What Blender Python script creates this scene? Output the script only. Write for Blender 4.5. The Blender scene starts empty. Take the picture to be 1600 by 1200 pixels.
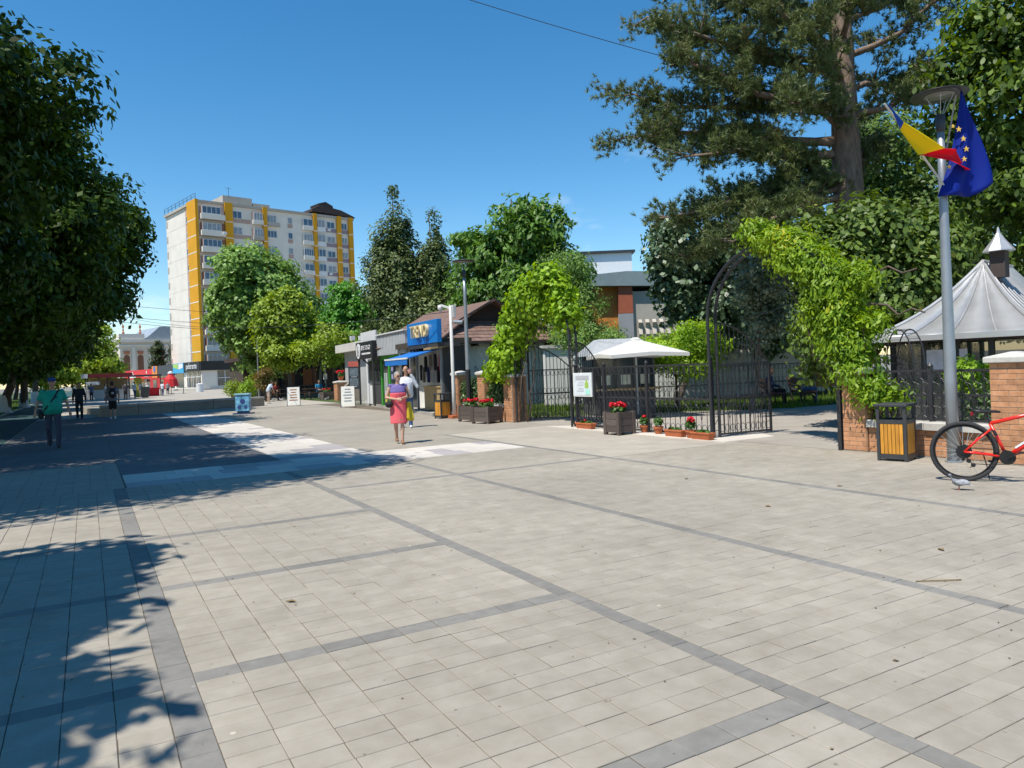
import bpy, math, random
import numpy as np
from mathutils import Vector, Matrix
R = math.radians
rnd = random.Random(7)
rng = np.random.default_rng(11)
scn = bpy.context.scene
COL = scn.collection

# ------------------------------------------------------------ camera, sky, sun, exposure
YAW, ROLL = R(29.77), R(2.295)
cam_d = bpy.data.cameras.new('camera')
cam = bpy.data.objects.new('camera', cam_d)
COL.objects.link(cam)
scn.camera = cam
cam_d.sensor_width = 36.0
cam_d.lens = 36.0 * 1160.8 / 1600.0
cam_d.shift_y = -25.3 / 1600.0
cam_d.clip_start = 0.05
cam_d.clip_end = 3000.0
cam.matrix_world = (Matrix.Translation((0, 0, 1.6)) @ Matrix.Rotation(-YAW, 4, 'Z')
                    @ Matrix.Rotation(R(90), 4, 'X') @ Matrix.Rotation(-ROLL, 4, 'Z'))

SUN_EL = R(62.0)
SUN_AZ = R(256.0)            # clockwise from +Y
sun_dir = Vector((math.sin(SUN_AZ) * math.cos(SUN_EL), math.cos(SUN_AZ) * math.cos(SUN_EL), math.sin(SUN_EL)))
sun_d = bpy.data.lights.new('sun', 'SUN')
sun_d.energy = 5.0
sun_d.angle = R(0.53)
sun_d.color = (1.0, 0.94, 0.845)
sun = bpy.data.objects.new('sun', sun_d)
COL.objects.link(sun)
sun.rotation_euler = (-sun_dir).to_track_quat('-Z', 'Y').to_euler()
sun.location = (-20, -5, 40)

world = bpy.data.worlds.new('World')
scn.world = world
world.use_nodes = True
wn, wl = world.node_tree.nodes, world.node_tree.links
bg = wn['Background']
sky = wn.new('ShaderNodeTexSky')
sky.sky_type = 'NISHITA'
sky.sun_disc = False
sky.sun_elevation = SUN_EL
sky.sun_rotation = SUN_AZ
sky.altitude = 300
sky.air_density = 1.0
sky.dust_density = 0.0
sky.ozone_density = 1.6
bg.inputs['Strength'].default_value = 0.135
# thin fair-weather clouds low over the horizon
tc = wn.new('ShaderNodeTexCoord')
mp = wn.new('ShaderNodeMapping'); mp.inputs['Scale'].default_value = (1, 1, 2.2); mp.inputs['Location'].default_value = (0.35, 0.12, 0.1)
nz = wn.new('ShaderNodeTexNoise'); nz.inputs['Scale'].default_value = 3.6; nz.inputs['Detail'].default_value = 8; nz.inputs['Roughness'].default_value = 0.55
cr = wn.new('ShaderNodeValToRGB'); cr.color_ramp.elements[0].position = 0.605; cr.color_ramp.elements[1].position = 0.80
sx = wn.new('ShaderNodeSeparateXYZ')
mr = wn.new('ShaderNodeMapRange'); mr.inputs['From Min'].default_value = 0.42; mr.inputs['From Max'].default_value = 0.10
mm = wn.new('ShaderNodeMath'); mm.operation = 'MULTIPLY'
mx = wn.new('ShaderNodeMixRGB'); mx.inputs['Color2'].default_value = (6.6, 7.0, 7.5, 1)
hs = wn.new('ShaderNodeHueSaturation'); hs.inputs['Saturation'].default_value = 1.36; hs.inputs['Hue'].default_value = .494; hs.inputs['Value'].default_value = 1.0
wl.new(tc.outputs['Generated'], mp.inputs['Vector']); wl.new(mp.outputs['Vector'], nz.inputs['Vector'])
wl.new(nz.outputs['Fac'], cr.inputs['Fac']); wl.new(tc.outputs['Generated'], sx.inputs['Vector'])
wl.new(sx.outputs['Z'], mr.inputs['Value']); wl.new(cr.outputs['Color'], mm.inputs[0]); wl.new(mr.outputs['Result'], mm.inputs[1])
wl.new(sky.outputs['Color'], hs.inputs['Color']); wl.new(hs.outputs['Color'], mx.inputs['Color1'])
wl.new(mm.outputs['Value'], mx.inputs['Fac']); wl.new(mx.outputs['Color'], bg.inputs['Color'])

scn.view_settings.view_transform = 'Standard'
scn.view_settings.look = 'None'
scn.view_settings.exposure = 0.30
scn.view_settings.gamma = 1.0
scn.view_settings.use_curve_mapping = False
scn.cycles.max_bounces = 8
scn.cycles.transparent_max_bounces = 12

# ------------------------------------------------------------ materials
MATS = {}
def mat(name, rgb, rough=0.65, metal=0.0, var=0.12, scale=6.0, bump=0.0, bscale=60.0, spec=0.4, dirt=0.0, stretch=None, island=0.0, rgb2=None, trans=0.0, alpha=1.0, world=False, spots=0.0):
    """procedural surface: base colour broken up by noise, optional fine bump, grime, per-piece variation"""
    if name in MATS: return MATS[name]
    m = bpy.data.materials.new(name); m.use_nodes = True; MATS[name] = m
    n, l = m.node_tree.nodes, m.node_tree.links
    b = n['Principled BSDF']
    b.inputs['Roughness'].default_value = rough; b.inputs['Metallic'].default_value = metal
    b.inputs['Specular IOR Level'].default_value = spec
    if trans: b.inputs['Transmission Weight'].default_value = trans
    if alpha < 1: b.inputs['Alpha'].default_value = alpha
    t = n.new('ShaderNodeTexCoord'); mp = n.new('ShaderNodeMapping'); gp = n.new('ShaderNodeNewGeometry'); l.new(gp.outputs['Position'] if world else t.outputs['Object'], mp.inputs['Vector'])
    if stretch: mp.inputs['Scale'].default_value = stretch
    nz = n.new('ShaderNodeTexNoise'); nz.inputs['Scale'].default_value = scale; nz.inputs['Detail'].default_value = 6; nz.inputs['Roughness'].default_value = .62
    l.new(mp.outputs['Vector'], nz.inputs['Vector'])
    c1 = [max(0, x * (1 - var)) for x in rgb]; c2 = [min(1, x * (1 + var)) for x in (rgb2 or rgb)]
    rp = n.new('ShaderNodeValToRGB'); rp.color_ramp.elements[0].position = .3; rp.color_ramp.elements[1].position = .7
    rp.color_ramp.elements[0].color = (*c1, 1); rp.color_ramp.elements[1].color = (*c2, 1)
    l.new(nz.outputs['Fac'], rp.inputs['Fac']); out = rp.outputs['Color']
    if island:
        g = n.new('ShaderNodeNewGeometry'); oi = n.new('ShaderNodeObjectInfo'); ad = n.new('ShaderNodeMath'); ad.operation = 'ADD'
        l.new(g.outputs['Random Per Island'], ad.inputs[0]); l.new(oi.outputs['Random'], ad.inputs[1])
        fr = n.new('ShaderNodeMath'); fr.operation = 'FRACT'; l.new(ad.outputs[0], fr.inputs[0])
        mr = n.new('ShaderNodeMapRange'); mr.inputs['To Min'].default_value = 1 - island; mr.inputs['To Max'].default_value = 1 + island
        l.new(fr.outputs[0], mr.inputs['Value'])
        mu = n.new('ShaderNodeMixRGB'); mu.blend_type = 'MULTIPLY'; mu.inputs['Fac'].default_value = 1
        l.new(out, mu.inputs['Color1']); l.new(mr.outputs['Result'], mu.inputs['Color2']); out = mu.outputs['Color']
    if dirt:
        n2 = n.new('ShaderNodeTexNoise'); n2.inputs['Scale'].default_value = scale * .22; n2.inputs['Detail'].default_value = 9; n2.inputs['Roughness'].default_value = .7
        l.new(mp.outputs['Vector'], n2.inputs['Vector'])
        r2 = n.new('ShaderNodeValToRGB'); r2.color_ramp.elements[0].position = .5; r2.color_ramp.elements[1].position = .72
        r2.color_ramp.elements[0].color = (0, 0, 0, 1); r2.color_ramp.elements[1].color = (dirt, dirt, dirt, 1)
        l.new(n2.outputs['Fac'], r2.inputs['Fac'])
        m2 = n.new('ShaderNodeMixRGB'); m2.inputs['Color2'].default_value = (rgb[0] * .45, rgb[1] * .42, rgb[2] * .37, 1)
        l.new(r2.outputs['Color'], m2.inputs['Fac']); l.new(out, m2.inputs['Color1']); out = m2.outputs['Color']
    if spots:
        # trodden-in gum, droppings and dark drips scattered over the paving
        for sc_, lim, col_ in ((1.15, .030, [x * .42 for x in rgb]), (2.6, .035, [min(1, x * 1.7) for x in rgb]), (5.5, .05, [x * .5 for x in rgb])):
            vo = n.new('ShaderNodeTexVoronoi'); vo.inputs['Scale'].default_value = sc_; l.new(mp.outputs['Vector'], vo.inputs['Vector'])
            ls = n.new('ShaderNodeMath'); ls.operation = 'LESS_THAN'; ls.inputs[1].default_value = lim; l.new(vo.outputs['Distance'], ls.inputs[0])
            sc2 = n.new('ShaderNodeMath'); sc2.operation = 'MULTIPLY'; sc2.inputs[1].default_value = spots; l.new(ls.outputs[0], sc2.inputs[0])
            m4 = n.new('ShaderNodeMixRGB'); m4.inputs['Color2'].default_value = (*col_, 1); l.new(sc2.outputs[0], m4.inputs['Fac']); l.new(out, m4.inputs['Color1']); out = m4.outputs['Color']
        n5 = n.new('ShaderNodeTexNoise'); n5.inputs['Scale'].default_value = .45; n5.inputs['Detail'].default_value = 5; l.new(mp.outputs['Vector'], n5.inputs['Vector'])
        r5 = n.new('ShaderNodeMapRange'); r5.inputs['From Min'].default_value = .3; r5.inputs['From Max'].default_value = .7; r5.inputs['To Min'].default_value = .88; r5.inputs['To Max'].default_value = 1.08; l.new(n5.outputs['Fac'], r5.inputs['Value'])
        m5 = n.new('ShaderNodeMixRGB'); m5.blend_type = 'MULTIPLY'; m5.inputs['Fac'].default_value = 1; l.new(out, m5.inputs['Color1']); l.new(r5.outputs['Result'], m5.inputs['Color2']); out = m5.outputs['Color']
    l.new(out, b.inputs['Base Color'])
    rr = n.new('ShaderNodeMapRange'); rr.inputs['To Min'].default_value = max(.03, rough - .1); rr.inputs['To Max'].default_value = min(1, rough + .1)
    l.new(nz.outputs['Fac'], rr.inputs['Value']); l.new(rr.outputs['Result'], b.inputs['Roughness'])
    if bump:
        n3 = n.new('ShaderNodeTexNoise'); n3.inputs['Scale'].default_value = bscale; n3.inputs['Detail'].default_value = 4
        l.new(mp.outputs['Vector'], n3.inputs['Vector'])
        bp = n.new('ShaderNodeBump'); bp.inputs['Strength'].default_value = bump; bp.inputs['Distance'].default_value = .02
        l.new(n3.outputs['Fac'], bp.inputs['Height']); l.new(bp.outputs['Normal'], b.inputs['Normal'])
    return m

def leaf_mat(name, dark, light, trans=.35, hue=.0, third=None, gloss=.35):
    """leaf: colour varies leaf by leaf and clump by clump, light shines through"""
    if name in MATS: return MATS[name]
    m = bpy.data.materials.new(name); m.use_nodes = True; MATS[name] = m
    n, l = m.node_tree.nodes, m.node_tree.links
    b = n['Principled BSDF']; out = n['Material Output']
    g = n.new('ShaderNodeNewGeometry'); t = n.new('ShaderNodeTexCoord')
    nz = n.new('ShaderNodeTexNoise'); nz.inputs['Scale'].default_value = .9; nz.inputs['Detail'].default_value = 4
    l.new(t.outputs['Object'], nz.inputs['Vector'])
    a = n.new('ShaderNodeMath'); a.operation = 'MULTIPLY_ADD'; a.inputs[1].default_value = .55; l.new(g.outputs['Random Per Island'], a.inputs[0])
    mr = n.new('ShaderNodeMapRange'); mr.inputs['From Min'].default_value = .3; mr.inputs['From Max'].default_value = .7; mr.inputs['To Max'].default_value = .5
    l.new(nz.outputs['Fac'], mr.inputs['Value']); l.new(mr.outputs['Result'], a.inputs[2])
    rp = n.new('ShaderNodeValToRGB'); e = rp.color_ramp.elements
    e[0].color = (*dark, 1); e[1].color = (*light, 1); e[0].position = .1; e[1].position = .85
    if third:
        x = rp.color_ramp.elements.new(.97); x.color = (*third, 1)
    l.new(a.outputs[0], rp.inputs['Fac'])
    l.new(rp.outputs['Color'], b.inputs['Base Color'])
    b.inputs['Roughness'].default_value = .5; b.inputs['Specular IOR Level'].default_value = gloss
    tr = n.new('ShaderNodeBsdfTranslucent'); hs = n.new('ShaderNodeHueSaturation')
    hs.inputs['Hue'].default_value = .485; hs.inputs['Saturation'].default_value = 1.15; hs.inputs['Value'].default_value = 1.5
    l.new(rp.outputs['Color'], hs.inputs['Color']); l.new(hs.outputs['Color'], tr.inputs['Color'])
    ms = n.new('ShaderNodeMixShader'); ms.inputs['Fac'].default_value = trans
    l.new(b.outputs[0], ms.inputs[1]); l.new(tr.outputs[0], ms.inputs[2]); l.new(ms.outputs[0], out.inputs['Surface'])
    return m

def glass_mat(name, tint=(.03, .04, .045), rough=.06):
    if name in MATS: return MATS[name]
    m = mat(name, tint, rough=rough, var=.3, scale=1.2, spec=.9)
    return m

# ------------------------------------------------------------ mesh helpers
def link(o, parent=None):
    COL.objects.link(o)
    if parent is not None: o.parent = parent
    return o

def tag(o, label=None, cat=None, group=None, kind=None):
    if label: o['label'] = label
    if cat: o['category'] = cat
    if group: o['group'] = group
    if kind: o['kind'] = kind
    return o

def thing(name, label, cat, loc=(0, 0, 0), rz=0.0, group=None):
    o = bpy.data.objects.new(name, None); link(o)
    o.empty_display_size = .2; o.location = loc; o.rotation_euler = (0, 0, rz)
    return tag(o, label, cat, group)

class MB:
    def __init__(s): s.v = []; s.f = []
    def add(s, vs, fs):
        k = len(s.v); s.v += [tuple(p) for p in vs]; s.f += [tuple(i + k for i in f) for f in fs]; return s
    def box(s, x0, x1, y0, y1, z0, z1):
        return s.add([(x0, y0, z0), (x1, y0, z0), (x1, y1, z0), (x0, y1, z0), (x0, y0, z1), (x1, y0, z1), (x1, y1, z1), (x0, y1, z1)],
                     [(3, 2, 1, 0), (4, 5, 6, 7), (0, 1, 5, 4), (1, 2, 6, 5), (2, 3, 7, 6), (3, 0, 4, 7)])
    def cbox(s, x0, x1, y0, y1, z0, z1, c=.004):
        """box whose top edges are chamfered"""
        return s.add([(x0, y0, z0), (x1, y0, z0), (x1, y1, z0), (x0, y1, z0),
                      (x0, y0, z1 - c), (x1, y0, z1 - c), (x1, y1, z1 - c), (x0, y1, z1 - c),
                      (x0 + c, y0 + c, z1), (x1 - c, y0 + c, z1), (x1 - c, y1 - c, z1), (x0 + c, y1 - c, z1)],
                     [(0, 1, 5, 4), (1, 2, 6, 5), (2, 3, 7, 6), (3, 0, 4, 7), (4, 5, 9, 8), (5, 6, 10, 9), (6, 7, 11, 10), (7, 4, 8, 11), (8, 9, 10, 11)])
    def bar(s, p0, p1, w, t=None, up=(0, 0, 1)):
        t = t or w; p0 = Vector(p0); p1 = Vector(p1); d = (p1 - p0).normalized()
        u = Vector(up)
        if abs(d.dot(u)) > .95: u = Vector((1, 0, 0))
        a = d.cross(u).normalized() * (w / 2); b = d.cross(a).normalized() * (t / 2)
        vs = [p + q for p in (p0, p1) for q in (-a - b, a - b, a + b, -a + b)]
        return s.add(vs, [(3, 2, 1, 0), (4, 5, 6, 7), (0, 1, 5, 4), (1, 2, 6, 5), (2, 3, 7, 6), (3, 0, 4, 7)])
    def tube(s, pts, r, n=8, closed=False):
        pts = [Vector(p) for p in pts]; m = len(pts)
        rs = r if isinstance(r, (list, tuple)) else [r] * m
        rings = []; prev = None
        for i, p in enumerate(pts):
            if closed: d = pts[(i + 1) % m] - pts[i - 1]
            else: d = pts[min(i + 1, m - 1)] - pts[max(i - 1, 0)]
            d.normalize()
            if prev is None:
                u = Vector((0, 0, 1)) if abs(d.z) < .9 else Vector((1, 0, 0)); a = d.cross(u).normalized()
            else:
                a = (prev - d * prev.dot(d)).normalized()
            prev = a; b = d.cross(a)
            rings.append([p + (a * math.cos(2 * math.pi * k / n) + b * math.sin(2 * math.pi * k / n)) * rs[i] for k in range(n)])
        return s.loft(rings, cap=not closed, loop=closed)
    def loft(s, rings, cap=True, loop=False):
        k = len(s.v); n = len(rings[0]); m = len(rings)
        for r in rings: s.v += [tuple(p) for p in r]
        for i in range(m if loop else m - 1):
            j = (i + 1) % m
            for q in range(n):
                q2 = (q + 1) % n
                s.f.append((k + i * n + q, k + i * n + q2, k + j * n + q2, k + j * n + q))
        if cap:
            s.f.append(tuple(k + q for q in reversed(range(n)))); s.f.append(tuple(k + (m - 1) * n + q for q in range(n)))
        return s
    def lathe(s, prof, n=16, c=(0, 0, 0)):
        return s.loft([[(c[0] + r * math.cos(2 * math.pi * k / n), c[1] + r * math.sin(2 * math.pi * k / n), c[2] + z) for k in range(n)] for r, z in prof])
    def ell(s, c, r, n=12, m=8):
        if not isinstance(r, (list, tuple)): r = (r, r, r)
        rings = []
        for i in range(m + 1):
            a = -math.pi / 2 + math.pi * i / m; q = max(math.cos(a), .02)
            rings.append([(c[0] + r[0] * q * math.cos(2 * math.pi * k / n), c[1] + r[1] * q * math.sin(2 * math.pi * k / n), c[2] + r[2] * math.sin(a)) for k in range(n)])
        return s.loft(rings)
    def prism(s, poly, z0, z1):
        """vertical prism over an x-y polygon"""
        n = len(poly)
        return s.add([(x, y, z0) for x, y in poly] + [(x, y, z1) for x, y in poly],
                     [tuple(reversed(range(n))), tuple(range(n, 2 * n))] + [(i, (i + 1) % n, n + (i + 1) % n, n + i) for i in range(n)])
    def prism_x(s, poly, x0, x1):
        """prism along x over a y-z polygon"""
        n = len(poly)
        return s.add([(x0, y, z) for y, z in poly] + [(x1, y, z) for y, z in poly],
                     [tuple(reversed(range(n))), tuple(range(n, 2 * n))] + [(i, (i + 1) % n, n + (i + 1) % n, n + i) for i in range(n)])
    def prism_y(s, poly, y0, y1):
        n = len(poly)
        return s.add([(x, y0, z) for x, z in poly] + [(x, y1, z) for x, z in poly],
                     [tuple(range(n)), tuple(reversed(range(n, 2 * n)))] + [(i, n + i, n + (i + 1) % n, (i + 1) % n) for i in range(n)])
    def mesh(s, name, m=None, smooth=False):
        me = bpy.data.meshes.new(name); me.from_pydata(s.v, [], s.f); me.update()
        if m is not None: me.materials.append(m)
        if smooth: me.polygons.foreach_set('use_smooth', [True] * len(me.polygons))
        return me
    def build(s, name, m=None, parent=None, smooth=False, loc=None, kind=None, bevel=0, remesh=0, sub=0):
        o = bpy.data.objects.new(name, s.mesh(name, m, smooth)); link(o, parent)
        if loc is not None: o.location = loc
        if kind: o['kind'] = kind
        if bevel:
            b = o.modifiers.new('bevel', 'BEVEL'); b.width = bevel; b.segments = 2; b.limit_method = 'ANGLE'
        if remesh:
            b = o.modifiers.new('remesh', 'REMESH'); b.mode = 'VOXEL'; b.voxel_size = remesh; b.use_smooth_shade = True
            b = o.modifiers.new('smooth', 'SMOOTH'); b.factor = .5; b.iterations = 3
        if sub:
            b = o.modifiers.new('sub', 'SUBSURF'); b.levels = sub; b.render_levels = sub
        return o

def put(me, name, parent, loc, rot=(0, 0, 0), sc=None):
    o = bpy.data.objects.new(name, me); link(o, parent); o.location = loc; o.rotation_euler = rot
    if sc: o.scale = sc
    return o

def copy_tree(o, parent=None):
    c = o.copy(); COL.objects.link(c); c.parent = parent
    for ch in list(o.children): copy_tree(ch, c)
    return c

def arc(c, r, a0, a1, n, plane='yz'):
    pts = []
    for i in range(n + 1):
        a = R(a0 + (a1 - a0) * i / n)
        if plane == 'yz': pts.append((c[0], c[1] + r * math.cos(a), c[2] + r * math.sin(a)))
        elif plane == 'xz': pts.append((c[0] + r * math.cos(a), c[1], c[2] + r * math.sin(a)))
        else: pts.append((c[0] + r * math.cos(a), c[1] + r * math.sin(a), c[2]))
    return pts

def text(name, body, size, m, parent, loc, rot, ext=.006, sx=1.0):
    cu = bpy.data.curves.new(name, 'FONT'); cu.body = body; cu.size = size; cu.extrude = ext; cu.align_x = 'CENTER'; cu.align_y = 'CENTER'; cu.resolution_u = 3
    o = bpy.data.objects.new('tmp', cu); me = bpy.data.meshes.new_from_object(o); bpy.data.objects.remove(o); me.name = name
    me.materials.clear(); me.materials.append(m)
    t = put(me, name, parent, loc, rot); t.scale = (sx, 1, 1)
    return t

def pixel(X, Y, Z=0.0):
    """where a point falls in the photograph (used only to decide which pavers are large enough to be separate pieces)"""
    f = X * math.sin(YAW) + Y * math.cos(YAW); r = X * math.cos(YAW) - Y * math.sin(YAW); u = Z - 1.6
    if f < .1: return (-9999, -9999, 0)
    x = (r * math.cos(ROLL) - u * math.sin(ROLL)) / f; y = (r * math.sin(ROLL) + u * math.cos(ROLL)) / f
    return (800 + 1160.8 * x, 574.7 - 1160.8 * y, f)
# ------------------------------------------------------------ ground and paving
m_ground = mat('bare_ground', (.20, .19, .165), .9, var=.2, scale=.4, dirt=.4)
m_mortar = mat('joint_sand', (.135, .112, .083), .95, var=.25, scale=14, bump=.3)
m_paver = mat('concrete_paver', (.322, .286, .230), .82, var=.10, scale=5, bump=.10, bscale=170, island=.05, dirt=.22, rgb2=(.324, .294, .246), world=True, spots=.75)
m_paver2 = mat('grey_paver', (.304, .274, .226), .82, var=.08, scale=2, bump=.08, bscale=150, island=.04, dirt=.2, world=True, spots=.5)
m_dark = mat('charcoal_paver', (.212, .203, .186), .85, spec=.2, var=.12, scale=9, bump=.12, bscale=160, island=.07, dirt=.15, world=True, spots=.6)
m_slab = mat('dark_slab', (.135, .134, .137), .8, var=.12, scale=3, bump=.1, bscale=120, island=.08, dirt=.2, world=True, spots=.5)
m_white = mat('white_stone', (.56, .515, .455), .7, var=.06, scale=3, bump=.05, bscale=90, island=.06, dirt=.12, world=True, spots=.4)
m_lilac = mat('lilac_stone', (.36, .33, .325), .7, var=.08, scale=3, bump=.05, bscale=90, island=.08, dirt=.12, world=True, spots=.4)
m_beige = mat('beige_paver', (.39, .352, .292), .8, var=.08, scale=2, bump=.08, bscale=150, island=.05, dirt=.15, world=True, spots=.4)
m_grass = mat('grass_soil', (.055, .085, .02), .95, var=.4, scale=5)
m_path = mat('garden_path', (.33, .30, .26), .85, var=.12, scale=1.5, bump=.15, bscale=60, dirt=.3)
m_lane = mat('cycle_lane', (.03, .07, .072), .85, var=.15, scale=2, bump=.2, bscale=120, dirt=.3)
m_kerb = mat('concrete_kerb', (.36, .345, .31), .85, var=.14, scale=5, bump=.15, dirt=.3)

g = MB(); g.box(-700, 700, -300, 1500, -.6, -.06); tag(g.build('ground', m_ground), kind='structure')
pav = MB(); pav.box(-4.2, 13, -3, 41.5, -.3, -.0065)
pav = pav.build('pavement', m_mortar); tag(pav, kind='structure')

pieces = []      # (x0,x1,y0,y1,material key, name)
def tiles(x0, x1, y0, y1, px, py, key, name, bond=False, jit=.0015):
    nx = max(1, round((x1 - x0) / px)); ny = max(1, round((y1 - y0) / py)); px = (x1 - x0) / nx; py = (y1 - y0) / ny; j = .0021
    for b in range(ny):
        off = (px * .5 if (bond and b % 2) else 0)
        xs = [x0 + off + px * a for a in range(nx + 1)]
        if off: xs = [x0] + xs[:-1] + [x1]
        for a in range(len(xs) - 1):
            if xs[a + 1] - xs[a] < .02: continue
            q = [rnd.uniform(-jit, jit) for _ in range(4)]
            pieces.append((xs[a] + j + q[0], xs[a + 1] - j + q[1], y0 + py * b + j + q[2], y0 + py * (b + 1) - j + q[3], key, name))

SX = [(.285, .445), (2.805, 2.925), (4.82, 4.945), (7.63, 7.76)]     # charcoal bands running with the street
SY = [(.28, .425), (2.28, 2.425), (4.29, 4.435), (6.285, 6.43), (8.375, 8.52), (10.27, 10.41)]   # cross bands
ends = [-1.7] + [v for s in SY for v in s] + [12.82]
# field left of the first long band
for a, b in ((-4.2, SX[0][0]), (SX[0][1], SX[1][0])):
    for k in range(0, len(ends), 2): tiles(a, b, ends[k], ends[k + 1], .225, .1535, 'p', 'paver')
    for s in SY[:-1]: tiles(a, b, s[0], s[1], .225, .15, 'd', 'charcoal_paver')
    if a > 0: tiles(a, b, SY[-1][0], SY[-1][1], .225, .15, 'p', 'paver')
    else: tiles(a, b, SY[-1][0], SY[-1][1], .225, .15, 'd', 'charcoal_paver')
# fields right of it, laid in running bond
for a, b in ((SX[1][1], SX[2][0]), (SX[2][1], SX[3][0])):
    tiles(a, b, -1.7, SY[-1][0], .235, .156, 'p', 'paver', True); tiles(a, b, *SY[-1], .235, .15, 'd', 'charcoal_paver'); tiles(a, b, SY[-1][1], 12.82, .235, .156, 'p', 'paver', True)
tiles(SX[3][1], 10.9, -1.7, 10.27, .235, .156, 'p', 'paver', True)
for s in SX: tiles(s[0], s[1], -1.7, 12.82, s[1] - s[0], .235, 'd', 'charcoal_paver')
tiles(-4.2, .445, 12.82, 17.0, .235, .16, 'p', 'paver')
# pale stone bands
for y0, y1, w in ((12.84, 13.44, .62), (13.44, 14.06, .62), (14.06, 14.68, .62)):
    x = .47
    while x < 7.6:
        x2 = min(x + w * rnd.choice((.7, 1, 1.3)), 7.62)
        if 7.62 - x2 < .25: x2 = 7.62
        k = 'l' if (rnd.random() < (.42 if x < 3.2 else .1)) else 'w'
        pieces.append((x + .003, x2 - .003, y0 + .003, y1 - .003, k, 'pale_slab')); x = x2
for i in range(3):
    x0 = 3.2 + i * .58; y = 14.69
    while y < 41.0:
        y2 = min(y + .6 * rnd.choice((.8, 1, 1.4)), 41.0)
        pieces.append((x0 + .004, x0 + .576, y + .004, y2 - .004, 'l' if rnd.random() < .24 else 'w', 'pale_slab')); y = y2
# dark slabs of the promenade, grey field in front of the shops, beige patch at the gate
def big(x0, x1, y0, y1, px, py, key, name): tiles(x0, x1, y0, y1, px, py, key, name, True, .002)
big(-2.1, .445, 17.02, 41, .46, .62, 's', 'dark_slab'); big(.455, 3.19, 14.70, 41, .46, .62, 's', 'dark_slab')
big(7.77, 10.9, 10.29, 16.9, .47, .31, 'b', 'beige_slab'); big(4.95, 7.61, 14.7, 16.9, .47, .31, 'g', 'grey_slab'); big(4.95, 10.9, 16.92, 41, .62, .47, 'g', 'grey_slab')
tiles(7.63, 7.76, 12.84, 16.9, .13, .3, 'd', 'charcoal_paver')

MK = {'p': m_paver, 'd': m_dark, 'w': m_white, 'l': m_lilac, 's': m_slab, 'b': m_beige, 'g': m_paver2}
LIM = {'p': 300, 'd': 260, 'w': 130, 'l': 80, 's': 200, 'b': 150, 'g': 150}
for key in MK:
    ps = []
    for p in pieces:
        if p[4] != key: continue
        u, v, f = pixel((p[0] + p[1]) / 2, (p[2] + p[3]) / 2)
        vis = (-30 < u < 1630) and (-30 < v < 1230)
        a = pixel(p[0], p[2]); b = pixel(p[1], p[3]); c = pixel(p[0], p[3]); d = pixel(p[1], p[2])
        big_ = min(max(abs(a[1] - b[1]), abs(c[1] - d[1])), max(abs(a[0] - b[0]), abs(c[0] - d[0]))) if f > .5 else 0
        ps.append((-(big_ if vis else -f), p))
    ps.sort(key=lambda q: q[0])
    cache = {}; rest = MB(); n = 0
    for sc, p in ps:
        z = rnd.uniform(-.0012, .0012) - .001
        if n < LIM[key] and -sc > 9:
            w, h = p[1] - p[0], p[3] - p[2]; kk = (round(w, 3), round(h, 3))
            if kk not in cache:
                t = MB(); t.cbox(-kk[0] / 2, kk[0] / 2, -kk[1] / 2, kk[1] / 2, -.03, 0, .0026); cache[kk] = t.mesh(p[5], MK[key])
            o = put(cache[kk], p[5], pav, ((p[0] + p[1]) / 2, (p[2] + p[3]) / 2, z), (rnd.uniform(-.003, .003), rnd.uniform(-.003, .003), rnd.uniform(-.004, .004)))
            n += 1
        else:
            rest.cbox(p[0], p[1], p[2], p[3], -.03, z, .0026)
    if rest.v: rest.build({'p': 'paver_field', 'd': 'charcoal_band', 'w': 'pale_stone_band', 'l': 'lilac_stone_band', 's': 'dark_slab_field', 'b': 'beige_slab_field', 'g': 'grey_slab_field'}[key], MK[key], pav, kind='stuff')

# farther paving, cycle lane, lawns, garden path
def sheet(name, poly, z, m, kind='structure', th=.05):
    b = MB(); b.prism(poly, z - th, z); return tag(b.build(name, m), kind=kind)
sheet('far_pavement', [(-2.1, 41.52), (40, 41.52), (60, 128), (-2.1, 260)], -.004, mat('far_paving', (.36, .33, .28), .85, var=.14, scale=.6, dirt=.2))
sheet('cycle_lane', [(-4.3, 17.02), (-2.13, 17.02), (-2.13, 260), (-4.3, 260)], -.002, m_lane)
b = MB(); b.box(-2.125, -2.105, 17.1, 230, -.1, .004); tag(b.build('lane_edging', m_kerb), kind='structure')
b = MB(); b.box(-4.42, -4.31, -3, 260, -.2, .06); tag(b.build('lawn_kerb', m_kerb), kind='structure')
sheet('lawn_strip', [(-30, -3), (-4.43, -3), (-4.43, 260), (-30, 260)], .02, m_grass)
sheet('garden_path', [(10.91, 2), (30, 2), (30, 15.3), (22, 15.4), (18.1, 16.15), (16.6, 17.25), (14.4, 19.15), (12.3, 19.4), (11.95, 20.2), (11.95, 24), (10.91, 24)], .004, m_path)
sheet('garden_lawn', [(12.0, 20.2), (12.3, 19.45), (14.4, 19.2), (16.6, 17.3), (18.1, 16.2), (22, 15.45), (42, 15.25), (42, 60), (12.9, 60), (12.0, 26)], .012, m_grass)
sheet('gate_threshold', [(10.6, 10.42), (12.0, 10.42), (12.4, 11.2), (11.15, 11.3), (11.15, 16.3), (10.6, 16.8)], .008, m_white)
b = MB(); b.prism([(10.5, 24.1), (12.5, 24.1), (14.0, 39.6), (12.7, 39.6)], -.1, .12); tag(b.build('shop_step', m_kerb), kind='structure')

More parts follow.
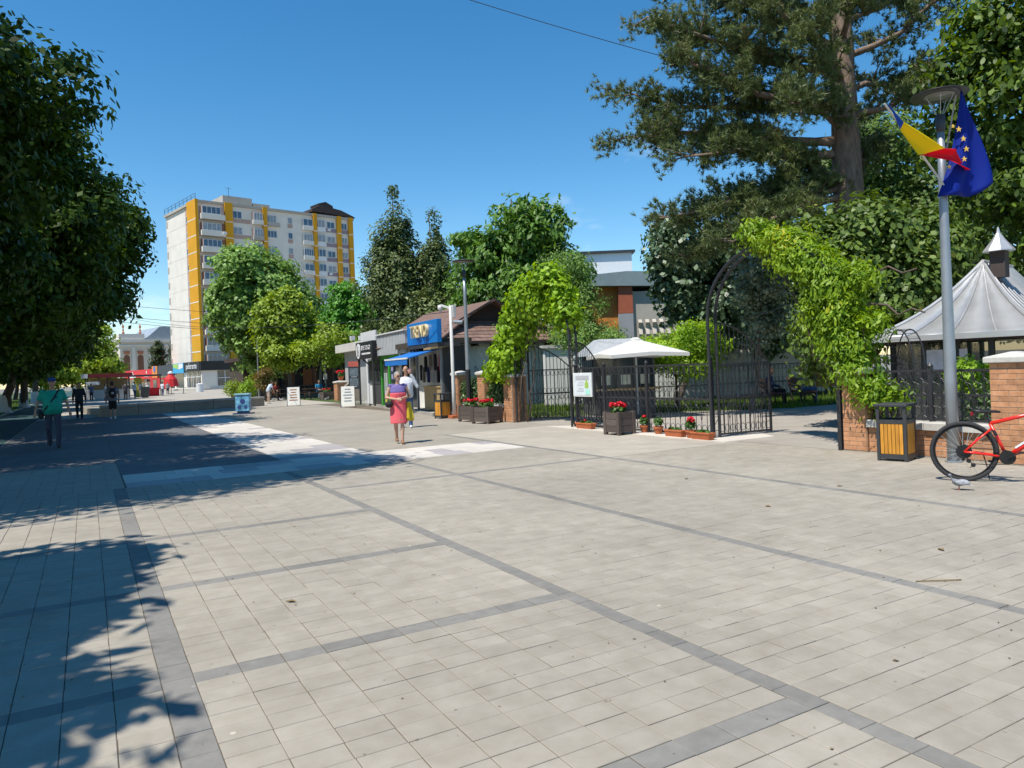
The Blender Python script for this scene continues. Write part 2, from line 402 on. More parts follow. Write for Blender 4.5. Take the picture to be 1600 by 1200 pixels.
def grass_blades(name, poly_fn, n, h, m, label):
    pts = np.array([poly_fn() for _ in range(n)]); ang = rng.uniform(0, 6.28, n); hh = h * rng.uniform(.5, 1.2, n)
    w = .012 + hh * .05; dx = np.cos(ang) * w; dy = np.sin(ang) * w
    lean = rng.normal(0, .35, (n, 2)) * hh[:, None]
    v = np.zeros((n, 3, 3)); v[:, 0, :2] = pts[:, :2] - np.stack([dx, dy], 1); v[:, 1, :2] = pts[:, :2] + np.stack([dx, dy], 1)
    v[:, 2, :2] = pts[:, :2] + lean; v[:, 2, 2] = hh; v[:, :, 2] += .012
    me = bpy.data.meshes.new(name); me.vertices.add(3 * n); me.vertices.foreach_set('co', v.ravel())
    me.loops.add(3 * n); me.loops.foreach_set('vertex_index', np.arange(3 * n, dtype=np.int32)); me.polygons.add(n); me.polygons.foreach_set('loop_start', np.arange(0, 3 * n, 3, dtype=np.int32)); me.update()
    me.materials.append(m); o = bpy.data.objects.new(name, me); link(o); return tag(o, label, 'grass', kind='stuff')
m_blade = leaf_mat('grass_blade', (.05, .10, .015), (.14, .22, .03), .35)
def in_lawn():
    while True:
        x, y = rnd.uniform(12, 27), rnd.uniform(15.6, 34)
        if y > (19.6 if x < 14.4 else 19.35 - (x - 14.4) * .86) and y > 15.6 and not (13.2 < x < 15.6 and y < 21.5): return (x, y)
grass_blades('garden_grass', in_lawn, 45000, .16, m_blade, 'short green grass of the garden lawn behind the iron fence')
grass_blades('verge_grass', lambda: (-4.5 - 9 * rnd.random() ** 1.5, rnd.uniform(42, 110)), 14000, .13, m_blade, 'grass verge under the trees beside the cycle lane')
# ------------------------------------------------------------ brick piers, garden wall, fence
m_brick = mat('orange_brick', (.47, .215, .10), .8, var=.16, scale=9, bump=.18, bscale=90, island=.16, dirt=.2, rgb2=(.50, .26, .14), world=True)
m_core = mat('mortar', (.36, .30, .235), .92, var=.15, scale=20, bump=.2)
m_cap = mat('cast_stone', (.52, .50, .46), .85, var=.13, scale=6, bump=.2, bscale=70, dirt=.4)
m_iron = mat('black_iron', (.045, .045, .05), .42, metal=.35, var=.25, scale=25, bump=.08)
m_steel = mat('galvanised_steel', (.33, .36, .39), .45, metal=.55, var=.1, scale=3, dirt=.2)
m_wood = mat('varnished_pine', (.60, .27, .035), .48, var=.22, scale=5, stretch=(9, 9, 1.1), bump=.1, bscale=30, island=.14, world=True)
m_grey = mat('charcoal_paint', (.045, .047, .05), .45, var=.15, scale=12)
m_oldwood = mat('weathered_timber', (.095, .072, .062), .75, var=.3, scale=4, stretch=(2, 2, 12), bump=.25, bscale=30, island=.2)
m_oldwood_h = mat('weathered_plank', (.10, .078, .068), .75, var=.3, scale=4, stretch=(2, 2, 12), bump=.25, bscale=30, island=.25)
m_terra = mat('terracotta', (.42, .12, .045), .8, var=.15, scale=8, bump=.1)
m_soil = mat('potting_soil', (.04, .03, .022), .95, var=.4, scale=30)
m_red = mat('geranium_red', (.62, .008, .02), .6, var=.2, scale=12, island=.35)
m_pleaf = leaf_mat('geranium_leaf', (.03, .075, .015), (.09, .20, .03), .3)

BRICKS = {}
def brick_mesh(l, d, h):
    k = (round(l, 3), round(d, 3), round(h, 3))
    if k not in BRICKS:
        b = MB(); c = .004
        b.cbox(-l / 2, l / 2, -d / 2, d / 2, -h / 2, h / 2, c); BRICKS[k] = b.mesh('brick', m_brick)
    return BRICKS[k]
def brick_run(parent, a, b, z0, z1, thick, joined=None, proud=.006):
    """courses of bricks on the near face from a to b (local x-y), the first at z0"""
    a = Vector(a); b = Vector(b); L = (b - a).length; d = (b - a) / L; ang = math.atan2(d.y, d.x); n = Vector((d.y, -d.x))
    ch = .0755; rows = int(round((z1 - z0) / ch)); ch = (z1 - z0) / rows; bl = .235
    for r in range(rows):
        x = -(.118 if r % 2 else 0); z = z0 + (r + .5) * ch
        while x < L - .01:
            x0 = max(x, 0); x1 = min(x + bl, L); l = x1 - x0 - .009
            if l > .03:
                c = a + d * ((x0 + x1) / 2) + n * (proud + rnd.uniform(0, .002) - thick / 2 + .0)
                if joined is None:
                    o = put(brick_mesh(l, thick, ch - .0095), 'brick', parent, (c.x, c.y, z), (0, 0, ang))
                else:
                    hx, hz = l / 2, (ch - .0095) / 2; t = d * hx; q = n * (thick / 2)
                    vs = [(c + sx * t + sy * q) for sx, sy in ((-1, -1), (1, -1), (1, 1), (-1, 1))]
                    joined.add([(p.x, p.y, z - hz) for p in vs] + [(p.x, p.y, z + hz) for p in vs], [(4, 5, 6, 7), (3, 2, 6, 7), (2, 1, 5, 6), (0, 3, 7, 4), (1, 0, 4, 5), (0, 1, 2, 3)])
            x += bl
def cap(parent, x0, x1, y0, y1, z, h=.11, over=.06, rise=.07):
    b = MB(); cx, cy = (x0 + x1) / 2, (y0 + y1) / 2
    b.loft([[(x0 - over, y0 - over, z), (x1 + over, y0 - over, z), (x1 + over, y1 + over, z), (x0 - over, y1 + over, z)],
            [(x0 - over, y0 - over, z + h - .03), (x1 + over, y0 - over, z + h - .03), (x1 + over, y1 + over, z + h - .03), (x0 - over, y1 + over, z + h - .03)],
            [(cx - .04, cy - .04, z + h + rise - .03), (cx + .04, cy - .04, z + h + rise - .03), (cx + .04, cy + .04, z + h + rise - .03), (cx - .04, cy + .04, z + h + rise - .03)]])
    return b.build('cap_stone', m_cap, parent, bevel=.012)
def pier(name, label, x0, x1, y0, y1, h, sep=True, group='brick piers of the garden wall'):
    t = thing(name, label, 'pier', (x0, y0, 0), 0, group); w, d = x1 - x0, y1 - y0
    b = MB(); b.box(0, w, 0, d, 0, h); b.build('core', m_core, t)
    j = None if sep else MB()
    brick_run(t, (0, d), (0, 0), .02, h, .1, j); brick_run(t, (.008, 0), (w - .008, 0), .02, h, .1, j)
    brick_run(t, (w - .008, d), (.008, d), .02, h, .1, j if j is not None else None) if not sep else None
    if j: j.build('brickwork', m_brick, t, kind='stuff')
    cap(t, 0, w, 0, d, h)
    return t
pier('brick_pier', 'orange brick pier under the vine at the right side of the open gate', 10.92, 11.34, 7.62, 8.04, 1.28)
pier('brick_pier', 'orange brick pier behind the red bicycle at the right edge', 10.9, 11.36, 5.22, 5.68, 1.40)
pier('brick_pier', 'orange brick pier at the left garden gate beside two planters', 10.75, 11.25, 18.85, 19.35, 1.33, False)
pier('brick_pier', 'middle orange brick pier between two panels of ivy', 10.78, 11.2, 20.65, 21.1, 1.42, False)
pier('brick_pier', 'orange brick pier beside the camera pole, left of the ivy', 10.8, 11.2, 22.6, 23.0, 1.42, False)
pier('brick_pier', 'orange brick pier of the terrace topped by red flowers, far behind the sandwich boards', 13.2, 13.9, 44.6, 45.3, 1.1, False)

def low_wall(label, y0, y1, sep=True, x=10.96):
    t = thing('low_wall', label, 'wall', (x, y0, 0), 0); L = y1 - y0
    b = MB(); b.box(0, .3, 0, L, 0, .41); b.build('core', m_core, t)
    j = None if sep else MB()
    brick_run(t, (0, L), (0, 0), .02, .41, .1, j)
    if j: j.build('brickwork', m_brick, t, kind='stuff')
    b = MB(); n = max(1, round(L / 1.0))
    for k in range(n):
        c = MB(); c.cbox(-.07, .37, L * k / n + .003, L * (k + 1) / n - .003, .415, .53, .012); c.build('coping_stone', m_cap, t)
    return t
low_wall('low brick wall with white coping behind the bin and bicycle', 5.7, 7.6)
low_wall('low brick wall with white coping under the right ivy panel', 19.38, 20.62, False)
low_wall('low brick wall with white coping under the left ivy panel', 21.13, 22.57, False)

def scroll_panel(mb, A, B, z0, z1, step=.135, r=.0065, rings=True):
    """wrought iron infill: uprights, rings and little arches between two points"""
    A = Vector(A); B = Vector(B); L = (B - A).length; d = (B - A) / L; n = max(2, round(L / step)); s = L / n
    for i in range(n + 1):
        p = A + d * (s * i); mb.bar((p.x, p.y, z0), (p.x, p.y, z1), .010, .010)
    if rings:
        for i in range(n):
            c = A + d * (s * (i + .5))
            for zc in (z0 + .12, (z0 + z1) / 2 - .1, (z0 + z1) / 2 + .1, z1 - .1):
                rr = s * .42
                mb.tube([(c.x + d.x * rr * math.cos(a), c.y + d.y * rr * math.cos(a), zc + rr * 1.35 * math.sin(a)) for a in [2 * math.pi * k / 8 for k in range(8)]], .0065, 4, closed=True)
            if i % 2 == 0:
                q = A + d * (s * i)
                mb.tube([(q.x + d.x * s * u, q.y + d.y * s * u, z0 + .28 + .35 * math.sin(math.pi * u / 2)) for u in (0, .25, .5, .75, 1)], .006, 4)
                q2 = A + d * (s * (i + 2))
                mb.tube([(q2.x - d.x * s * u, q2.y - d.y * s * u, z0 + .28 + .35 * math.sin(math.pi * u / 2)) for u in (0, .25, .5, .75, 1)], .006, 4)

def iron_fence(label, A, B, h, posts, z0=.05, rails=(.0, .5, 1.0), step=.155, group=None):
    t = thing('iron_fence', label, 'fence', (0, 0, 0), 0, group)
    A = Vector(A); B = Vector(B)
    for k in posts:
        p = A.lerp(B, k); b = MB(); b.bar((p.x, p.y, 0), (p.x, p.y, h + .06), .06, .06); b.lathe([(.045, 0), (.045, .02), (.02, .05), (.004, .07)], 8, (p.x, p.y, h + .06)); b.build('post', m_iron, t)
    for r in rails:
        z = z0 + (h - z0) * r; b = MB(); b.bar((A.x, A.y, z), (B.x, B.y, z), .02, .035); b.build('rail', m_iron, t)
    b = MB(); scroll_panel(b, A, B, z0, h, step); b.build('scrollwork', m_iron, t, kind='stuff')
    return t
iron_fence('tall scrolled black iron fence behind the flower pots, between the two gates', (11.1, 11.2), (10.95, 15.85), 1.52, (0, .42, .75, 1))
iron_fence('low black iron fence panel on the wall behind the bin and lamp post', (11.12, 5.72), (11.12, 7.58), 1.30, (0, .5, 1), z0=.56)
iron_fence('plain dark iron railing at the back of the garden behind the bench sitters', (15.5, 21.5), (26.5, 17.8), 1.35, (0, .2, .4, .6, .8, 1), step=.16)

def gate_arch(label, x, y0, y1, spring, top, vine=False):
    """double arched iron ring over a gate opening"""
    t = thing('gate_arch', label, 'arch', (x, (y0 + y1) / 2, 0)); half = (y1 - y0) / 2; rise = top - spring
    for dx in (-.10, .12):
        b = MB(); pts = [(dx, -half, 0), (dx, -half, spring)] + [(dx, -half * math.cos(a), spring + rise * math.sin(a)) for a in [math.pi * k / 22 for k in range(1, 22)]] + [(dx, half, spring), (dx, half, 0)]
        b.tube(pts, .032, 8); b.build('hoop', m_iron, t)
    b = MB()
    for k in range(0, 23):
        a = math.pi * k / 22; yy = -half * math.cos(a); zz = spring + rise * math.sin(a)
        b.bar((-.10, yy, zz), (.12, yy, zz), .012, .012)
        if k < 22:
            a2 = math.pi * (k + 1) / 22; b.bar((-.10, yy, zz), (.12, -half * math.cos(a2), spring + rise * math.sin(a2)), .009, .009)
    for s in (-1, 1):
        for k in range(9):
            z = .15 + k * (spring - .2) / 8; b.bar((-.10, s * half, z), (.12, s * half, z), .012, .012)
            if k < 8: b.bar((-.10, s * half, z), (.12, s * half, z + (spring - .2) / 8), .009, .009)
    b.build('lattice', m_iron, t, kind='stuff')
    return t
gate_arch('large black iron arch over the right gate, half covered by yellow-green vine', 11.08, 8.12, 11.12, 2.45, 3.72)
gate_arch('black iron arch over the left gate under the bright green vine', 10.95, 15.95, 18.78, 2.3, 3.8)
def gate_leaf(label, A, B, h0, h1, post=True):
    """open gate leaf from its hinge A to its free edge B, top curving up to the free side"""
    t = thing('gate_leaf', label, 'gate', (0, 0, 0), 0, 'open iron gate leaves'); A = Vector(A); B = Vector(B); n = 12
    top = [(A.lerp(B, u), h1 - (h1 - h0) * (u ** 2)) for u in [k / n for k in range(n + 1)]]
    b = MB(); b.tube([(p.x, p.y, z) for p, z in top], .018, 6); b.bar((A.x, A.y, .03), (A.x, A.y, h1), .045); b.bar((B.x, B.y, .03), (B.x, B.y, h0), .04); b.bar((A.x, A.y, .07), (B.x, B.y, .07), .02, .04); b.bar((A.x, A.y, .8), (B.x, B.y, .8), .02, .04); b.bar((A.x, A.y, 1.5), (B.x, B.y, 1.5), .02, .03); b.build('leaf_frame', m_iron, t)
    b = MB()
    for p, z in top[1:-1]: b.bar((p.x, p.y, .07), (p.x, p.y, z), .013)
    scroll_panel(b, A, B, .07, 1.5, .13); b.build('scrollwork', m_iron, t, kind='stuff')
gate_leaf('open iron gate leaf with arched top at the foot of the large arch', (11.2, 11.12), (12.55, 10.98), 1.5, 2.35)
gate_leaf('dark open iron gate leaf beside the left brick pier', (11.25, 18.7), (12.5, 18.3), 1.5, 2.2)
gate_leaf('dark open iron gate leaf on the notice board side of the left gate', (11.1, 16.0), (12.2, 16.5), 1.5, 2.2)
b = MB(); b.bar((10.93, 8.1, 0), (10.93, 8.1, 1.27), .07); b.bar((10.97, 8.1, .3), (11.1, 8.1, .3), .03); b.bar((10.97, 8.1, 1.0), (11.1, 8.1, 1.0), .03)
tag(b.build('gate_post', m_iron), 'black iron gate post fixed to the side of the right gate pier', 'post')

# notice board on the fence
t = thing('notice_board', 'white framed notice poster with a green bottle hung on the iron fence', 'notice board', (10.86, 15.42, 0))
b = MB(); b.box(-.02, .02, -.40, .40, .80, 1.40); b.build('frame', mat('white_board', (.72, .73, .72), .5), t, bevel=.006)
b = MB(); b.box(-.026, -.021, -.35, .35, .84, 1.37); b.build('poster', mat('poster_paper', (.66, .70, .74), .5, var=.08, scale=5), t)
b = MB(); b.box(-.0295, -.027, -.30, .27, 1.22, 1.33); b.build('print_block', mat('print_grey', (.42, .43, .46), .6), t)
b = MB(); b.box(-.0295, -.027, -.33, -.14, .85, .99); b.build('print_block', mat('print_mint', (.38, .72, .62), .6), t)
b = MB(); b.prism_x([(-.28, 1.02), (-.12, 1.02), (-.12, 1.14), (-.17, 1.18), (-.17, 1.23), (-.23, 1.23), (-.23, 1.18), (-.28, 1.14)], -.0302, -.027); b.build('bottle_picture', mat('print_green', (.32, .50, .10), .6), t)
for z in (.93, .965, 1.0, 1.08, 1.12, 1.16): 
    b = MB(); b.box(-.0295, -.027, -.08, .24 - rnd.random() * .1, z, z + .012); b.build('print_line', mat('print_pale', (.45, .48, .55), .6), t)
b = MB(); b.bar((.05, -.42, .6), (.05, -.42, 1.5), .05); b.build('bracket', m_iron, t)

# ------------------------------------------------------------ lamp posts with ring heads
def lamp_post(label, loc, h, base_r=.095, black=0.0):
    t = thing('street_lamp', label, 'lamp post', loc, 0, 'ring-headed lamp posts'); r = base_r
    b = MB(); b.lathe([(r, 0), (r * .95, 1.2), (r * .82, 2.4), (r * .66, h * .78), (r * .55, h - .42)], 14); b.build('pole', m_steel, t, smooth=True)
    b = MB(); b.lathe([(r * 1.35, 0), (r * 1.35, .02), (r * 1.02, .021)], 14); b.build('base_plate', m_steel, t)
    b = MB(); b.lathe([(r * .5, h - .5), (r * .75, h - .42), (r * .75, h - .24), (r * .45, h - .22)], 12); b.build('collar', m_grey, t, smooth=True)
    b = MB()
    for k in range(5):
        a = 2 * math.pi * k / 5; b.bar((.04 * math.cos(a), .04 * math.sin(a), h - .24), (.19 * math.cos(a), .19 * math.sin(a), h + .05), .008)
    b.build('prong', mat('clear_acrylic', (.5, .55, .56), .2, alpha=.75), t)
    b = MB(); n = 28
    b.loft([[(rr * math.cos(2 * math.pi * k / n), rr * math.sin(2 * math.pi * k / n), h + z) for k in range(n)] for rr, z in ((.20, .048), (.372, .046), (.378, .053), (.37, .06), (.22, .072))], cap=False); b.build('ring_shade', mat('lamp_black', (.035, .035, .036), .4), t, smooth=True)
    b = MB(); b.lathe([(.205, .05), (.20, .085), (.08, .11)], 24, (0, 0, h)); b.lathe([(.198, .04), (.198, .049)], 24, (0, 0, h)); b.build('diffuser', mat('lamp_lens', (.20, .205, .20), .3), t, smooth=True)
    return t
lamp_post('tall grey ring-headed lamp post with two flags behind the red bicycle', (10.72, 6.12, 0), 5.2, .085)
lamp_post('grey ring-headed lamp post behind the flower planters by the shops', (10.68, 21.55, 0), 5.05, .08)
b = MB(); b.lathe([(.086, 0), (.083, 1.0), (.02, 1.01)], 12); o = b.build('pole_wrap', mat('black_tar_paint', (.02, .02, .022), .6)); o.location = (10.68, 21.55, .6); o.name = 'paint_sleeve'; tag(o, 'black painted sleeve around the lamp post by the shops', 'sleeve')

# flags on the right lamp post
def cloth(name, grid, m_of, parent, th=.004):
    """cloth sheet from a grid of points; m_of(i,j) picks the material of each cell"""
    ni, nj = len(grid), len(grid[0]); v = [p for r in grid for p in r]; f = []; mi = []; ms = []
    for i in range(ni - 1):
        for j in range(nj - 1):
            f.append((i * nj + j, i * nj + j + 1, (i + 1) * nj + j + 1, (i + 1) * nj + j)); mm_ = m_of(i / (ni - 1), j / (nj - 1))
            if mm_ not in ms: ms.append(mm_)
            mi.append(ms.index(mm_))
    me = bpy.data.meshes.new(name); me.from_pydata(v, [], f); me.update()
    for q in ms: me.materials.append(q)
    me.polygons.foreach_set('material_index', mi); me.polygons.foreach_set('use_smooth', [True] * len(f))
    o = bpy.data.objects.new(name, me); link(o, parent); s = o.modifiers.new('thick', 'SOLIDIFY'); s.thickness = th
    return o
def fabric(name, rgb): 
    m = leaf_mat(name, [c * .92 for c in rgb], rgb, .28, gloss=.2); return m
fb, fy, fr_, fd = fabric('flag_blue', (.02, .10, .50)), fabric('flag_yellow', (.85, .68, .01)), fabric('flag_red', (.75, .02, .04)), fabric('flag_navy', (.008, .028, .30))
LP = Vector((10.72, 6.12, 0)); cr_ = Vector((math.cos(YAW), -math.sin(YAW), 0)); cf_ = Vector((math.sin(YAW), math.cos(YAW), 0))
def lp(u, w, z): return tuple(cr_ * u + cf_ * w + Vector((0, 0, z)))     # u across the street, w away, z up, from the lamp
t = thing('flag', 'blue, yellow and red striped flag on a slanting pole', 'flag', LP)
b = MB(); b.tube([lp(-.02, -.09, 3.92), lp(-.97, -.35, 5.05)], .014, 6); b.build('flag_pole', mat('pole_white', (.55, .53, .48), .5), t)
UP = [(-.96, 5.03), (-.77, 4.765), (-.17, 4.39), (.06, 4.40), (.24, 4.14)]; LO = [(-.955, 5.0), (-.745, 4.69), (-.477, 4.35), (-.06, 4.25), (.235, 4.105)]
G1 = []
for i in range(33):
    s = i / 32 * 4; k = min(3, int(s)); f = s - k; f = f * f * (3 - 2 * f) if k > 1 else f
    a = (UP[k][0] + (UP[k + 1][0] - UP[k][0]) * f, UP[k][1] + (UP[k + 1][1] - UP[k][1]) * f); c = (LO[k][0] + (LO[k + 1][0] - LO[k][0]) * f, LO[k][1] + (LO[k + 1][1] - LO[k][1]) * f)
    G1.append([lp(a[0] + (c[0] - a[0]) * q, -.43 + .055 * s - .07 * math.sin(q * 3.2 + s * 1.1) * min(1, s), a[1] + (c[1] - a[1]) * q) for q in [j / 8 for j in range(9)]])
def tri(i, j): return fb if i < .25 else (fy if i < .5 + .02 * (j - .5) else fr_)
cloth('flag_cloth', G1, tri, t)
t = thing('flag', 'dark blue flag with a circle of yellow stars hanging from the lamp post', 'flag', LP)
b = MB(); b.tube([lp(.0, .10, 3.85), lp(.25, -.02, 5.36)], .013, 6); b.build('flag_pole', MATS['pole_white'], t)
G2 = []
for i in range(21):
    s = i / 20; row = []
    for j in range(15):
        q = j / 14; xl = .232 - .20 * s - .17 * s ** 3; xr = .245 + .36 * math.sin(min(1, s * 1.02) * 1.45) ** 1.2
        z = 5.30 - 1.52 * s + .16 * q * s ** 2 + .03 * s * math.sin(q * 6) - .10 * s ** 2 * math.sin(q * 3.14)
        row.append(lp(xl + (xr - xl) * q, -.13 + .06 * s * math.sin(q * 9 + s * 2.5), z))
    G2.append(row)
cloth('flag_cloth', G2, lambda i, j: fd, t)
def star(c, r, nrm_w=-.17):
    b = MB(); pts = []
    for k in range(10):
        rr = r if k % 2 == 0 else r * .42; a = math.pi / 2 + k * math.pi / 5; pts.append((c[0] + rr * math.cos(a), c[1] + rr * math.sin(a)))
    n = 10; b.add([lp(x, nrm_w - .012, z) for x, z in pts] + [lp(x, nrm_w, z) for x, z in pts], [tuple(range(n)), tuple(reversed(range(n, 2 * n)))] + [(i, n + i, n + (i + 1) % n, (i + 1) % n) for i in range(n)])
    return b
ms = mat('star_yellow', (.80, .52, .10), .6)
for (x, z, r) in ((.045, 4.735, .03), (.125, 4.69, .042), (.185, 4.555, .042), (.22, 4.41, .042), (.185, 4.27, .04), (-.03, 4.17, .036)):
    star((x, z), r, -.215).build('star', ms, t)

# ------------------------------------------------------------ litter bins
def litter_bin(label, loc, rz):
    t = thing('litter_bin', label, 'litter bin', loc, rz, 'slatted litter bins'); w = .21; h = .80
    for sx_ in (-1, 1):
        for sy_ in (-1, 1):
            b = MB(); b.box(min(sx_ * w, sx_ * (w - .045)), max(sx_ * w, sx_ * (w - .045)), min(sy_ * w, sy_ * (w - .045)), max(sy_ * w, sy_ * (w - .045)), 0, h); b.build('corner_post', m_grey, t, bevel=.004)
    for z0, z1 in ((.03, .10), (.55, .61)):
        b = MB()
        for s in (-1, 1):
            b.box(-w + .046, w - .046, min(s * (w - .004), s * (w - .03)), max(s * (w - .004), s * (w - .03)), z0, z1); b.box(min(s * (w - .004), s * (w - .03)), max(s * (w - .004), s * (w - .03)), -w + .046, w - .046, z0, z1)
        b.build('band', m_grey, t)
    b = MB(); b.box(-w - .025, w + .025, -w - .025, w + .025, h + .001, h + .045); b.build('lid', m_grey, t, bevel=.01)
    b = MB(); b.box(-w + .05, w - .05, -w + .05, w - .05, .11, .545); b.build('liner', mat('bin_liner', (.02, .02, .02), .5), t)
    n = 6; sw = (2 * w - .10) / n; sl = MB(); sl.cbox(-sw / 2 + .003, sw / 2 - .003, -.222, .222, -.009, .009, .003); me = sl.mesh('slat', m_wood)
    for k in range(n):
        x = -w + .05 + sw * (k + .5)
        for s in (-1, 1):
            put(me, 'slat', t, (x, s * (w - .016), .325), (R(90) * (-s if s < 0 else -s), 0, 0)); put(me, 'slat', t, (s * (w - .016), x, .325), (R(90), 0, R(90) * s))
    return t
litter_bin('square litter bin with orange wooden slats beside the right gate pier', (10.45, 6.80, 0), R(14))
litter_bin('square litter bin with orange wooden slats beside the camera pole near the shops', (10.33, 22.85, 0), R(8))

# ------------------------------------------------------------ timber planters, geraniums and pots
def leaves(pos, nrm, size, aspect, m, name, parent, droop=.25, kind=None, curl=.18, fine=False):
    """one small folded leaf per row of pos"""
    n = len(pos); nrm = nrm / np.linalg.norm(nrm, axis=1, keepdims=True)
    h = rng.normal(size=(n, 3)); h[:, 2] -= droop * 2; t = h - nrm * (h * nrm).sum(1, keepdims=True); t /= np.linalg.norm(t, axis=1, keepdims=True) + 1e-9
    s = np.cross(nrm, t); size = np.asarray(size).reshape(-1, 1) * np.ones((n, 1)); w = size * aspect
    if not fine:
        v = np.empty((n, 4, 3)); v[:, 0] = pos - t * size * .5; v[:, 2] = pos + t * size * .5 - nrm * size * curl
        v[:, 1] = pos + s * w * .5 - nrm * size * curl * .6 + t * size * .05; v[:, 3] = pos - s * w * .5 - nrm * size * curl * .6 + t * size * .05
        k, tri_ = 4, np.array([0, 1, 2, 0, 2, 3], dtype=np.int32)
    else:
        v = np.empty((n, 6, 3)); v[:, 0] = pos - t * size * .5; v[:, 3] = pos + t * size * .5 - nrm * size * curl
        for q, (a, f, g_) in {1: (-.15, .42, .5), 2: (.22, .38, .8), 5: (-.15, -.42, .5), 4: (.22, -.38, .8)}.items(): v[:, q] = pos + t * size * a + s * w * f - nrm * size * curl * g_
        k, tri_ = 6, np.array([0, 1, 5, 1, 4, 5, 1, 2, 4, 2, 3, 4], dtype=np.int32)
    m3 = len(tri_)
    me = bpy.data.meshes.new(name); me.vertices.add(k * n); me.vertices.foreach_set('co', v.ravel())
    idx = np.arange(n, dtype=np.int32)[:, None] * k + tri_
    me.loops.add(m3 * n); me.loops.foreach_set('vertex_index', idx.ravel()); me.polygons.add(m3 // 3 * n); me.polygons.foreach_set('loop_start', np.arange(0, m3 * n, 3, dtype=np.int32)); me.update()
    me.materials.append(m); o = bpy.data.objects.new(name, me); link(o, parent)
    if kind: o['kind'] = kind
    return o
def blob_points(c, r, n, shell=.5):
    d = rng.normal(size=(n, 3)); d /= np.linalg.norm(d, axis=1, keepdims=True); rad = rng.uniform(shell, 1, (n, 1)) ** .7
    return np.array(c) + d * rad * np.array(r), d
def flowers(parent, c, r, n_leaf, heads, hr=.05, col=None):
    p, d = blob_points(c, r, n_leaf, .3); p[:, 2] = np.maximum(p[:, 2], c[2] - r[2] * .5)
    leaves(p, d + [0, 0, .8], rng.uniform(.05, .09, n_leaf), .9, m_pleaf, 'foliage', parent)
    for k in range(heads):
        a = rnd.uniform(0, 6.28); q = rnd.uniform(.2, .95)
        hc = (c[0] + r[0] * q * math.cos(a), c[1] + r[1] * q * math.sin(a), c[2] + r[2] * rnd.uniform(.55, 1.15))
        p, d = blob_points(hc, (hr, hr, hr * .8), 46, .5); leaves(p, d, rng.uniform(.03, .05, 46), .9, col or m_red, 'flower_head', parent, 0, curl=.05)
def planter(label, loc, rz, w, h, heads, fc=(0, 0), fr=.3):
    t = thing('planter_box', label, 'planter', loc, rz, 'dark timber planters'); q = w / 2
    for sx_ in (-1, 1):
        for sy_ in (-1, 1):
            b = MB(); b.box(min(sx_ * q, sx_ * (q - .08)), max(sx_ * q, sx_ * (q - .08)), min(sy_ * q, sy_ * (q - .08)), max(sy_ * q, sy_ * (q - .08)), 0, h); b.build('corner_post', m_oldwood, t, bevel=.004)
    n = 3; ph = (h - .07) / n
    pl = MB(); pl.box(-q + .083, q - .083, -.014, .014, .003, ph - .004); me = pl.mesh('plank', m_oldwood_h)
    for k in range(n):
        z = .055 + ph * k
        for s in (-1, 1):
            put(me, 'plank', t, (0, s * (q - .03), z)); put(me, 'plank', t, (s * (q - .03), 0, z), (0, 0, R(90)))
    b = MB(); b.box(-q + .05, q - .05, -q + .05, q - .05, .06, h - .05); b.build('soil', m_soil, t)
    flowers(t, (fc[0], fc[1], h + .05), (fr, fr, .12), 260, heads, .055)
    return t
planter('dark timber planter of red geraniums in front of the iron fence', (10.42, 13.42, 0), R(4), .52, .52, 16, (-.02, .0), .2)
planter('nearer of two dark timber planters of red geraniums by the left gate pier', (10.22, 19.45, 0), R(20), .66, .50, 13, (.0, 0), .26)
planter('farther dark timber planter of red geraniums beside the lamp post by the shops', (10.32, 20.65, 0), R(16), .62, .50, 15, (0, 0), .26)
planter('small dark planter with red flowers far off beside the thin street tree', (13.4, 47.6, 0), R(4), .75, .55, 8)
def pot(label, loc, kind, heads, rz=0.0, sc=1.0):
    t = thing('flower_pot', label, 'flower pot', loc, rz, 'terracotta pots along the fence')
    if kind == 'trough':
        L, w, h = .33 * sc, .085, .15
        b = MB(); b.loft([[(-w * k, -L * j, z), (w * k, -L * j, z), (w * k, L * j, z), (-w * k, L * j, z)] for k, j, z in ((.75, .92, 0), (1, 1, h - .03), (1.12, 1.03, h - .03), (1.12, 1.03, h))]); b.build('trough', m_terra, t, bevel=.006)
        flowers(t, (0, 0, h + .02), (.07, L * .85, .05), 60, heads, .035)
    else:
        b = MB(); b.lathe([(.07, 0), (.10, .13), (.115, .13), (.118, .17), (.10, .17), (.095, .15)], 14); b.build('pot', m_terra, t, smooth=False)
        flowers(t, (0, 0, .28), (.13, .13, .12), 150, heads, .045)
    return t
pot('terracotta trough at the notice board end of the fence', (10.78, 15.25, 0), 'trough', 1)
pot('round terracotta pot of red flowers left of the timber planter', (10.8, 14.35, 0), 'pot', 7)
pot('round terracotta pot half hidden right behind the timber planter', (11.0, 13.25, 0), 'pot', 1)
pot('round terracotta pot with dry leaves midway along the fence', (10.95, 12.72, 0), 'pot', 0)
pot('terracotta trough with sparse plants in the middle of the fence row', (10.78, 11.98, 0), 'trough', 0, sc=.8)
pot('round terracotta pot of red flowers nearest the large arch', (10.78, 11.52, 0), 'pot', 9)
pot('terracotta trough at the foot of the large arch', (10.7, 11.1, 0), 'trough', 0, sc=.8)

